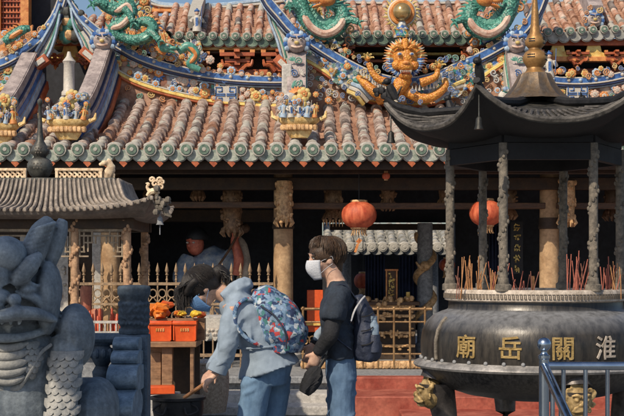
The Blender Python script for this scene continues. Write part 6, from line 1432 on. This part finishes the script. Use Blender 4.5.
def mask_mesh(p, Rm, s, m, parent):
    q = MB(); rows, cols = 10, 14; vs = []
    for i in range(rows+1):
        t = i/rows; z = .02-.95*t
        for j in range(cols+1):
            a = -1.12+2.24*j/cols; bulge = math.sin(PI*min(1, t*1.05))*.16*math.cos(a)**2; ny = .06*(1-t)*math.cos(a)**6
            rx = .74-.26*t*t; ry = .60-.2*t*t
            vs.append(p(.12+(rx+bulge+ny)*math.cos(a)*1.02, ry*math.sin(a)*1.05, z-.06*math.cos(a)*t+.02*math.sin(i*2.2)*0))
    q.add(vs, [(i*(cols+1)+j, i*(cols+1)+j+1, (i+1)*(cols+1)+j+1, (i+1)*(cols+1)+j) for i in range(rows) for j in range(cols)]); mk = q.build('face_mask', m, parent, solid=.003)
    for y in (-1, 1):
        q = MB(); q.tube([p(.42, y*.58, -.05), p(.1, y*.7, .08), p(-.12, y*.76, .18), p(-.2, y*.72, 0)], s*.013, 5, smooth=3); q.tube([p(.42, y*.5, -.65), p(.15, y*.66, -.4), p(-.15, y*.74, -.2)], s*.013, 5, smooth=3); q.build('ear_loop', m, mk)
def jean_folds(q, legs, seed, rr):
    """diagonal pull creases at hip, knee and ankle"""
    rnd = random.Random(seed)
    for sd in (-1, 1):
        a, k, f = legs[sd]
        for j in range(22):
            t = rnd.choice((.05, .12, .2, .3, .42, .5, .56, .62, .75, .9, .96))+rnd.uniform(-.03, .03); c = a.lerp(k, t*2) if t < .5 else k.lerp(f, (t-.5)*2); R_ = rr[0]+(rr[1]-rr[0])*t; a0 = rnd.uniform(0, 6.3); d = rnd.choice((-1, 1))*rnd.uniform(.2, .7)
            q.tube([c+V(math.cos(a0+i*.4)*R_, math.sin(a0+i*.4)*R_, d*(i-2)*.03) for i in range(5)], [.002, .008, .01, .008, .002], 6, smooth=2)
# ---------------------------------------------------------------- boy
YB = 7.9; ub = YB/F
B = lambda px, py, d=0: W(px, py, YB)+V(0, d, 0)
gb = V(W(338, 0, YB).x, YB, 0)
boy = thing('person', tuple(gb), 'person in navy top, blue jeans and white mask, carrying a dark backpack', 'person')
fx = V(-.95, -.3, -.06).normalized(); hs = 19.5*ub; ho = B(325, 260, 0)
q, hp, hR = head_mesh(ho, fx, hs)
q.tube([B(330, 268), B(335, 280), B(338, 290)], [(.055, .055), (.056, .058), (.075, .1)], 12)
# body under the clothes, one skin with arms, legs and hands
q.loft([(B(340, 0).x, YB, B(0, y).z, rx*ub, ry) for y, rx, ry in ((395, 12, .12), (370, 14, .15), (350, 13, .14), (320, 14, .16), (296, 13, .17), (286, 8, .1))], 16)
arms = {}
for sd, el, wr in ((-1, B(330, 333, -.25), B(318, 350, -.2)), (1, B(328, 331, .22), B(315, 346, .17))):
    sh = B(338, 293, sd*.175); q.tube([sh, el, wr], [.045, .038, .027], 10); arms[sd] = (sh, el, wr)
    hand(q, wr, (wr-el)*.7+V(-.01, 0, -.08), V(-.3, -sd*.6, -.5), .165, .75, thumb_side=sd)
legs = {}
for sd, kn, an in ((-1, B(343, 448, -.1), B(344, 514, -.1)), (1, B(340, 450, .1), B(342, 514, .1))):
    hp_ = B(341, 372, sd*.085); q.tube([hp_, kn, an], [.075, .052, .036], 12); legs[sd] = (hp_, kn, an)
body = sculpt(q, 'body', M['skin'], boy, .0085, 3)
eyes(hp, hR, hs, body); mask_mesh(hp, hR, hs, M['mask'], boy)
# hair: cap plus overlapping locks
def hairdo(hp, hR, s, m, parent, seed, n, length, fringe, nape):
    rnd = random.Random(seed); q = MB(); q.ball(hp(-.12, 0, .33), (s*.93, s*.79, s*.82), hR, 20, 14); q.ball(hp(-.5, 0, .05), (s*.52, s*.62, s*.62), hR, 16, 10); q.ball(hp(-.55, 0, -.4), (s*.36, s*.5, s*.5), hR, 14, 9)
    h = sculpt(q, 'hair', m, parent, s*.09, 2)
    q = MB(); crown = V(-.35, 0, 1.05)
    for k in range(n):
        a = rnd.uniform(-PI, PI); front = math.cos(a); L = fringe if front > .3 else (nape if front < -.4 else length)
        L *= rnd.uniform(.8, 1.12); P = []; el = 1.35
        for j in range(6):
            t = j/5; ph = 1.42-t*L; ca = a+(.25-t*.1)*math.sin(k*1.7)
            r_ = .98+.12*rnd.random()**2+.08*math.sin(t*PI)
            P.append(hp(-.12+.92*r_*math.cos(ph)*math.cos(ca), .78*r_*math.cos(ph)*math.sin(ca), .33+.82*r_*math.sin(ph)))
        q.tube(P, [(s*.03, s*.02), (s*.06, s*.026), (s*.065, s*.028), (s*.055, s*.026), (s*.035, s*.02), (s*.006, s*.005)], 5, smooth=2)
    q.build('hair_lock', m, h)['kind'] = 'stuff'
hairdo(hp, hR, hs, M['brhair'], boy, 5, 560, 1.5, 1.0, 2.25)
# T-shirt with short sleeves over black long sleeves
q = MB(); q.loft([(B(x, 0).x, YB, B(0, y).z, rx*ub, ry) for x, y, rx, ry in ((337, 280, 8, .07), (338, 284, 10.5, .12), (338, 289, 13, .175), (338, 297, 15, .195), (337, 312, 17, .2), (337, 330, 17.2, .2), (339, 346, 16.8, .195), (340, 358, 17, .195))], 24)
for sd in (-1, 1):
    sh, el, wr = arms[sd]; q.tube([sh+V(0, -sd*.05, .01), sh.lerp(el, .3), sh.lerp(el, .66)], [.074, .073, .07], 14)
rnd = random.Random(6)
for k in range(12):
    z0 = rnd.uniform(300, 352); a0 = rnd.uniform(3.4, 5.6); d = rnd.uniform(-.05, .05); q.tube([V(B(338, 0).x+math.cos(a0+i*.22)*17*ub, YB+math.sin(a0+i*.22)*.198, B(0, z0).z+d*(i-2)) for i in range(5)], [.002, .01, .013, .01, .002], 6, smooth=2)
tee = sculpt(q, 'shirt', M['tee'], boy, .0105, 3, ((.16, .045), (.07, .012)))
for sd in (-1, 1):
    sh, el, wr = arms[sd]; q = MB(); P = [sh.lerp(el, .45), sh.lerp(el, .8), el, el.lerp(wr, .3), el.lerp(wr, .65), wr+(wr-el).normalized()*.01]; q.tube(P, [.05, .049, .049, .047, .042, .036], 14, smooth=3)
    sculpt(q, 'sleeve', M['blackc'], boy, .009, 2, ((.05, .008),))
q = MB(); sh, el, wr = arms[1]; q.tube([el.lerp(wr, -.1)+V(-.035, -.02, .0), el.lerp(wr, .35)+V(-.03, -.03, 0), el.lerp(wr, .8)+V(-.01, -.03, 0)], [(.02, .03), (.028, .035), (.02, .03)], 10, smooth=3); sculpt(q, 'cloth_band', M['jacket'], boy, .008, 1, ((.03, .01),))
# jeans
q = MB(); q.loft([(B(x, 0).x, YB, B(0, y).z, rx*ub, ry) for x, y, rx, ry in ((341, 350, 14.5, .165), (341, 362, 15.5, .175), (341, 376, 16, .175), (341, 390, 13.5, .16))], 20)
for sd in (-1, 1):
    a, k, f = legs[sd]; q.tube([a, a.lerp(k, .5), k, k.lerp(f, .5), f+V(0, 0, .015)], [.09, .076, .062, .058, .056], 14, smooth=2)
jean_folds(q, legs, 3, (.088, .056)); sculpt(q, 'jeans', M['jean'], boy, .01, 2, ((.14, .02),))
def shoes(legs, parent, dirv):
    for sd in (-1, 1):
        f = legs[sd][2]; d = Vector(dirv).normalized(); q = MB(); b = V(f.x, f.y, 0)
        q.tube([b-d*.08+V(0, 0, .05), b+V(0, 0, .06), b+d*.1+V(0, 0, .045), b+d*.17+V(0, 0, .035)], [(.05, .042), (.06, .045), (.04, .05), (.028, .038)], 12, ref=V(-d.y, d.x, 0), smooth=2); q.tube([b-d*.09+V(0, 0, .014), b+d*.08+V(0, 0, .014), b+d*.19+V(0, 0, .014)], [(.013, .045), (.013, .05), (.012, .035)], 10, ref=V(-d.y, d.x, 0)); sculpt(q, 'shoe', M['shoe'], parent, .009, 2)
shoes(legs, boy, (-1, -.1, 0))
# backpack
bp = thing('backpack', tuple(B(364, 362)), 'navy blue backpack on the back of the person in dark clothes', 'backpack')
q = MB(); q.tube([B(356, 296), B(360, 306), B(364, 325), B(365, 345), B(364, 360)], [(6*ub, .09), (10*ub, .14), (13*ub, .155), (15*ub, .165), (12*ub, .15)], 18, ref=(0, 1, 0), smooth=3); q.tube([B(371, 330), B(376, 348), B(373, 358)], [(5*ub, .1), (7*ub, .12), (5*ub, .1)], 14, ref=(0, 1, 0), smooth=3)
pk = sculpt(q, 'bag_body', M['pack'], bp, .011, 3, ((.12, .03), (.05, .008)))
for sd in (-1, 1):
    q = MB(); q.tube([B(355, 298, sd*.09), B(345, 286, sd*.12), B(335, 286, sd*.135), B(326, 298, sd*.14), B(325, 316, sd*.15), B(334, 334, sd*.19), B(350, 348, sd*.16)], [(.006, .028)]*7, 8, ref=(0, 1, 0), smooth=5); q.build('strap', M['pack'], pk)
q = MB(); q.tube([B(350, 320, -.19), B(354, 309, -.185), B(360, 300, -.16), B(364, 296, -.11)], .006, 6, smooth=4); q.build('piping', M['strapw'], pk)
for k in range(3):
    q = MB(); q.tube([B(372, 312+k*14, -.155+.0*k), B(367, 315+k*14, -.165), B(360, 316+k*14, -.17)], .004, 5, smooth=3); q.build('zip', M['black'], pk)
q = MB(); c = B(373, 341, -.12); q.lathe([(.028, 0), (.03, .01), (.03, .1), (.018, .125), (.018, .135), (.02, .136), (.02, .155), (.0, .156)], c, n=16); bt = q.build('water_bottle', mat('clear_blue_bottle', (.25, .33, .42), .2), None); tag(bt, 'pale water bottle in the side pocket of the navy backpack', 'bottle')
q = MB(); q.lathe([(.036, -.06), (.038, .04), (.035, .045)], c, n=16, cap=False); q.build('side_pocket', M['pack'], pk)
# folded umbrella in the hand
um = thing('folded_umbrella', tuple(B(303, 390, -.2)), 'black folded umbrella hanging from the hand of the person in navy', 'umbrella')
a, b = B(322, 360, -.2), B(304, 390, -.2); ax = (b-a).normalized(); s1 = V(0, 1, 0); s2 = ax.cross(s1); q = MB(); n = 32; vs = []
for t, r_ in ((.14, 1.5), (.2, 5), (.32, 9), (.5, 11), (.68, 10.5), (.82, 9.5), (.93, 8), (1.0, 6.5), (.96, 3)):
    for k in range(n):
        an = 2*PI*k/n+t*.9; rr = r_*.78*ub*(1+.13*math.cos(7*an+4*t)+.12*math.sin(3*an+3*t)+.07*math.sin(13*an)); vs.append(a.lerp(b, t)+s1*math.cos(an)*rr+s2*math.sin(an)*rr)
q.add(vs, [(i*n+(k+1) % n, i*n+k, (i+1)*n+k, (i+1)*n+(k+1) % n) for i in range(8) for k in range(n)]); q.build('canopy', M['blackc'], um)
q = MB(); q.tube([a-ax*.05, a, b], [.013, .012, .005], 8); q.build('handle', M['black'], um)
# ---------------------------------------------------------------- girl
YG = 7.8; ug = YG/F
G = lambda px, py, d=0: W(px, py, YG)+V(0, d, 0)
girl = thing('person', (W(262, 0, YG).x, YG, 0), 'person in pale blue jacket and blue mask bending over the black pot', 'person')
fx = V(-.72, -.12, -.68).normalized(); hs = 19.5*ug; ho = G(203, 289, -.02)
q, hp, hR = head_mesh(ho, fx, hs)
q.tube([G(212, 288), G(224, 294), G(238, 302)], [.052, .053, .08], 12)
q.tube([G(232, 300), G(244, 318), G(258, 342), G(268, 366)], [(.08, .15), (.1, .16), (.1, .14), (.12, .155)], 16, ref=(0, 1, 0), smooth=2)
arms = {}
for sd, el, wr in ((-1, G(229, 346, -.2), G(219, 370, -.2)), (1, G(226, 343, .16), G(215, 369, -.02))):
    sh = G(236, 306, sd*.17); q.tube([sh, el, wr], [.045, .036, .026], 10); arms[sd] = (sh, el, wr); hand(q, wr, (wr-el)*.4+V(-.05, 0, -.01), V(-.2, -sd*.2, -.8), .16, .85, thumb_side=sd)
legs = {}
for sd, hp_, kn, an in ((-1, G(258, 376, -.09), G(246, 452, -.1), G(258, 522, -.1)), (1, G(276, 376, .09), G(268, 455, .1), G(282, 522, .1))):
    q.tube([hp_, kn, an], [.08, .052, .036], 12); legs[sd] = (hp_, kn, an)
body = sculpt(q, 'body', M['skin'], girl, .0085, 3); eyes(hp, hR, hs, body); mask_mesh(hp, hR, hs, M['maskb'], girl)
# hair: loose strands over the face, tied behind
rnd = random.Random(8); q = MB(); q.ball(hp(-.12, 0, .33), (hs*.95, hs*.82, hs*.84), hR, 20, 14); q.ball(hp(-.55, 0, .0), (hs*.5, hs*.62, hs*.6), hR, 16, 10); q.ball(hp(-1.2, 0, .1), (hs*.42, hs*.36, hs*.36), hR, 12, 8); q.tube([hp(-.7, 0, .1), hp(-1.2, 0, .1)], hs*.32, 10)
for k in range(9):
    y = -.72+k*.18; b = hp(.42-.25*abs(y), y, .62); q.tube([b+V(.03, 0, .02), b, b+V(-.03, y*.02, -.05), b+V(-.035, y*.03, -.1-.035*math.cos(k*2.1))], [hs*.2, hs*.2, hs*.17, hs*.03], 8, smooth=3)
q.tube([hp(-1.2, 0, .1), hp(-1.3, 0, .1)+V(.03, 0, -.02), hp(-1.3, 0, .1)+V(.045, 0, -.07)], [hs*.32, hs*.28, hs*.08], 10, smooth=3)
h = sculpt(q, 'hair', M['hair'], girl, hs*.08, 2); q = MB()
for k in range(460):
    a = rnd.uniform(-PI, PI); P = []
    for j in range(6):
        t = j/5; ph = 1.4-t*rnd.uniform(1.3, 1.5)*(1.15 if math.cos(a) < .2 else 1.0); r_ = 1.0+.05*rnd.random(); P.append(hp(-.12+.94*r_*math.cos(ph)*math.cos(a), .82*r_*math.cos(ph)*math.sin(a), .33+.84*r_*math.sin(ph)))
    q.tube(P, [(hs*.02, hs*.015), (hs*.05, hs*.025), (hs*.055, hs*.025), (hs*.05, hs*.025), (hs*.035, hs*.02), (hs*.006, hs*.005)], 5, smooth=2)
for k in range(620):                                   # hanging front locks
    y = rnd.uniform(-.75, .75); b = hp(rnd.uniform(.0, .62), y, rnd.uniform(.55, .85)); L = rnd.uniform(.06, .16); fwd = -rnd.uniform(-.01, .03); s_ = y*.03
    q.tube([b, b+V(fwd-.02, s_, -L*.3), b+V(fwd*1.3-.02, s_*1.2, -L*.7), b+V(fwd*.8-.015, s_, -L)], [(hs*.02, hs*.012), (hs*.024, hs*.013), (hs*.018, hs*.01), (hs*.002, hs*.002)], 5, smooth=2)
for k in range(150):                                   # tied tail
    b = hp(-1.25, rnd.uniform(-.3, .3), rnd.uniform(-.15, .35)); q.tube([b, b+V(.03+rnd.uniform(-.02, .02), rnd.uniform(-.03, .03), -.02), b+V(.045+rnd.uniform(-.03, .03), rnd.uniform(-.04, .04), -.08)], [(hs*.025, hs*.018), (hs*.028, hs*.018), (hs*.003, hs*.003)], 5, smooth=2)
q.build('hair_lock', M['hair'], h)['kind'] = 'stuff'
# jacket
q = MB(); q.tube([G(226, 296), G(234, 302), G(246, 316), G(256, 334), G(261, 345), G(266, 357), G(270, 370)], [(.06, .09), (.105, .18), (.132, .2), (.132, .185), (.126, .17), (.155, .195), (.19, .225)], 24, ref=(0, 1, 0), smooth=2)
for sd in (-1, 1):
    sh, el, wr = arms[sd]; q.tube([sh+V(.02, -sd*.05, .0), sh.lerp(el, .35), el, el.lerp(wr, .5), wr-(wr-el).normalized()*.02], [.07, .066, .059, .053, .049], 14, smooth=2)
q.tube([G(222, 297, -.09), G(232, 289, -.08), G(244, 284, 0), G(240, 291, .08), G(224, 297, .1)], [.03, .045, .055, .045, .03], 10, smooth=3); q.tube([G(228, 296), G(240, 289), G(252, 284)], [(.05, .1), (.055, .13), (.02, .06)], 12, ref=(0, 1, 0), smooth=3)
rnd = random.Random(14)
sh, el, wr = arms[-1]
for k in range(13):                                   # creases round the sleeve and pleats about the waist
    t = .25+.6*k/12; c = sh.lerp(el, min(1, t*1.5)) if t < .66 else el.lerp(wr, (t-.66)*2.6); ax = (wr-sh).normalized(); s1 = ax.cross(V(0, 1, 0)).normalized(); R_ = .066-.016*t; a0 = rnd.uniform(-.6, .6)
    q.tube([c+(s1*math.cos(a)+V(0, -1, 0)*math.sin(a))*R_+ax*(.05*(a-1.2)*rnd.choice((-1, 1, 1))) for a in [a0+j*.45 for j in range(6)]], [.004, .011, .014, .013, .01, .003], 6, smooth=2)
for k in range(16):
    a = .2+k*.19; P = []
    for (x, y, ra, rb, bx) in ((254, 331, .138, .185, 0), (258, 340, .13, .174, 0), (261, 346, .125, .168, 0), (264, 353, .142, .18, 0)):
        o_ = rnd.uniform(-.03, .03); P.append(G(x, y)+V(-math.cos(a+o_)*ra*.9, -math.sin(a+o_)*rb, -math.cos(a+o_)*ra*-.25))
    q.tube(P, [.003, .011, .011, .003], 6, smooth=2)
for k in range(6):
    q.tube([G(228+k*5, 300+k*2, -.17), G(232+k*4, 312+k*4, -.2), G(240+k*3, 324+k*4, -.205)], [.003, .012, .003], 6, smooth=3)
jk = sculpt(q, 'jacket', M['jacket'], girl, .0095, 2, ((.2, .05),))
for sd in (-1, 1):
    sh, el, wr = arms[sd]; d = (wr-el).normalized(); q = MB(); q.tube([wr-d*.075, wr-d*.07, wr-d*.005, wr], [.049, .056, .058, .051], 16); q.build('cuff', M['jacket'], jk)
q = MB(); q.tube([G(261+26*math.cos(t*PI/8)*.98, 346-9*math.cos(t*PI/8)*.2, .19*math.sin(t*PI/8)) for t in range(17)], .006, 6); q.build('waist_cord', M['jacket'], jk)
# jeans
q = MB(); q.tube([G(266, 352), G(268, 366), G(268, 384)], [(.13, .165), (.15, .18), (.12, .16)], 18, ref=(0, 1, 0))
for sd in (-1, 1):
    a, k, f = legs[sd]; q.tube([a, a.lerp(k, .45), k, k.lerp(f, .5), f+V(0, 0, .015)], [.096, .083, .066, .058, .053], 14, smooth=2)
jean_folds(q, legs, 4, (.095, .053)); sculpt(q, 'jeans', M['jean2'], girl, .01, 2, ((.14, .02),)); shoes(legs, girl, (-1, -.15, 0))
# floral backpack
fb = thing('floral_backpack', tuple(G(278, 352)), 'backpack with dense blue and red floral print on the bending person', 'backpack')
q = MB(); q.tube([G(252, 298, -.02), G(262, 303, -.02), G(274, 319, -.02), G(282, 336, -.02), G(283, 352, -.02)], [(.06, .1), (.12, .15), (.155, .18), (.165, .19), (.1, .16)], 20, ref=(0, 1, 0), smooth=3); q.tube([G(288, 312, -.02), G(297, 328, -.02), G(298, 344, -.02)], [(.03, .1), (.05, .14), (.03, .12)], 14, ref=(0, 1, 0), smooth=3)
pk = sculpt(q, 'bag_body', M['floral'], fb, .011, 3, ((.1, .03), (.04, .008)))
for sd in (-1, 1):
    q = MB(); q.tube([G(256, 300, sd*.12), G(246, 299, sd*.175), G(238, 307, sd*.215), G(238, 322, sd*.225), G(248, 336, sd*.22), G(262, 344, sd*.19)], .0125, 8, smooth=5); q.build('strap', M['floral'] if sd < 0 else M['pack'], pk)
q = MB(); q.tube([G(262, 305, -.19), G(276, 315, -.21), G(286, 331, -.215), G(287, 347, -.2)], .0055, 6, smooth=4); q.build('zip', M['pack'], pk)
q = MB(); q.tube([G(252, 297, -.03), G(255, 290, -.02), G(261, 294, .0), G(262, 301, .01)], .009, 7, smooth=4); q.build('grab_handle', M['pack'], pk)
# stick held over the pot
q = MB(); sh, el, wr = arms[-1]; q.tube([G(226, 366, -.2), G(213, 377, -.19), G(186, 396, -.12)], [.009, .012, .011], 8, smooth=2); tag(q.build('wooden_stick', M['rod']), 'brown wooden stick held by the bending person into the black pot', 'stick')
# ================================================================== camera, sky, sun
cam = bpy.data.cameras.new('camera'); co = bpy.data.objects.new('camera', cam); COL.objects.link(co)
co.location = (0, 0, CH); co.rotation_euler = (PI/2, 0, 0); cam.lens = 36*F/624; cam.sensor_width = 36; cam.shift_y = (HY-208)/624; cam.clip_end = 2000; cam.clip_start = .1
SC.camera = co
EL, AZ = math.radians(42), math.radians(35)
sl = bpy.data.lights.new('sun', 'SUN'); so = bpy.data.objects.new('sun', sl); COL.objects.link(so)
to = V(-math.sin(AZ)*math.cos(EL), -math.cos(AZ)*math.cos(EL), math.sin(EL)); so.location = to*30
so.rotation_euler = to.to_track_quat('Z', 'Y').to_euler(); sl.energy = 3.9; sl.angle = math.radians(.5); sl.color = (1, .86, .67)
w = bpy.data.worlds.new('World'); SC.world = w; w.use_nodes = True; nt = w.node_tree; nt.nodes.clear()
o = nt.nodes.new('ShaderNodeOutputWorld'); b = nt.nodes.new('ShaderNodeBackground'); s = nt.nodes.new('ShaderNodeTexSky'); s.sky_type = 'NISHITA'; s.sun_disc = False
s.sun_elevation = EL; s.sun_rotation = math.atan2(to.x, to.y); s.dust_density = 1.5; s.ozone_density = 2
nt.links.new(s.outputs[0], b.inputs[0]); b.inputs[1].default_value = .1; nt.links.new(b.outputs[0], o.inputs[0])
SC.view_settings.view_transform = 'Standard'; SC.view_settings.look = 'None'; SC.view_settings.exposure = 0; SC.view_settings.gamma = 1
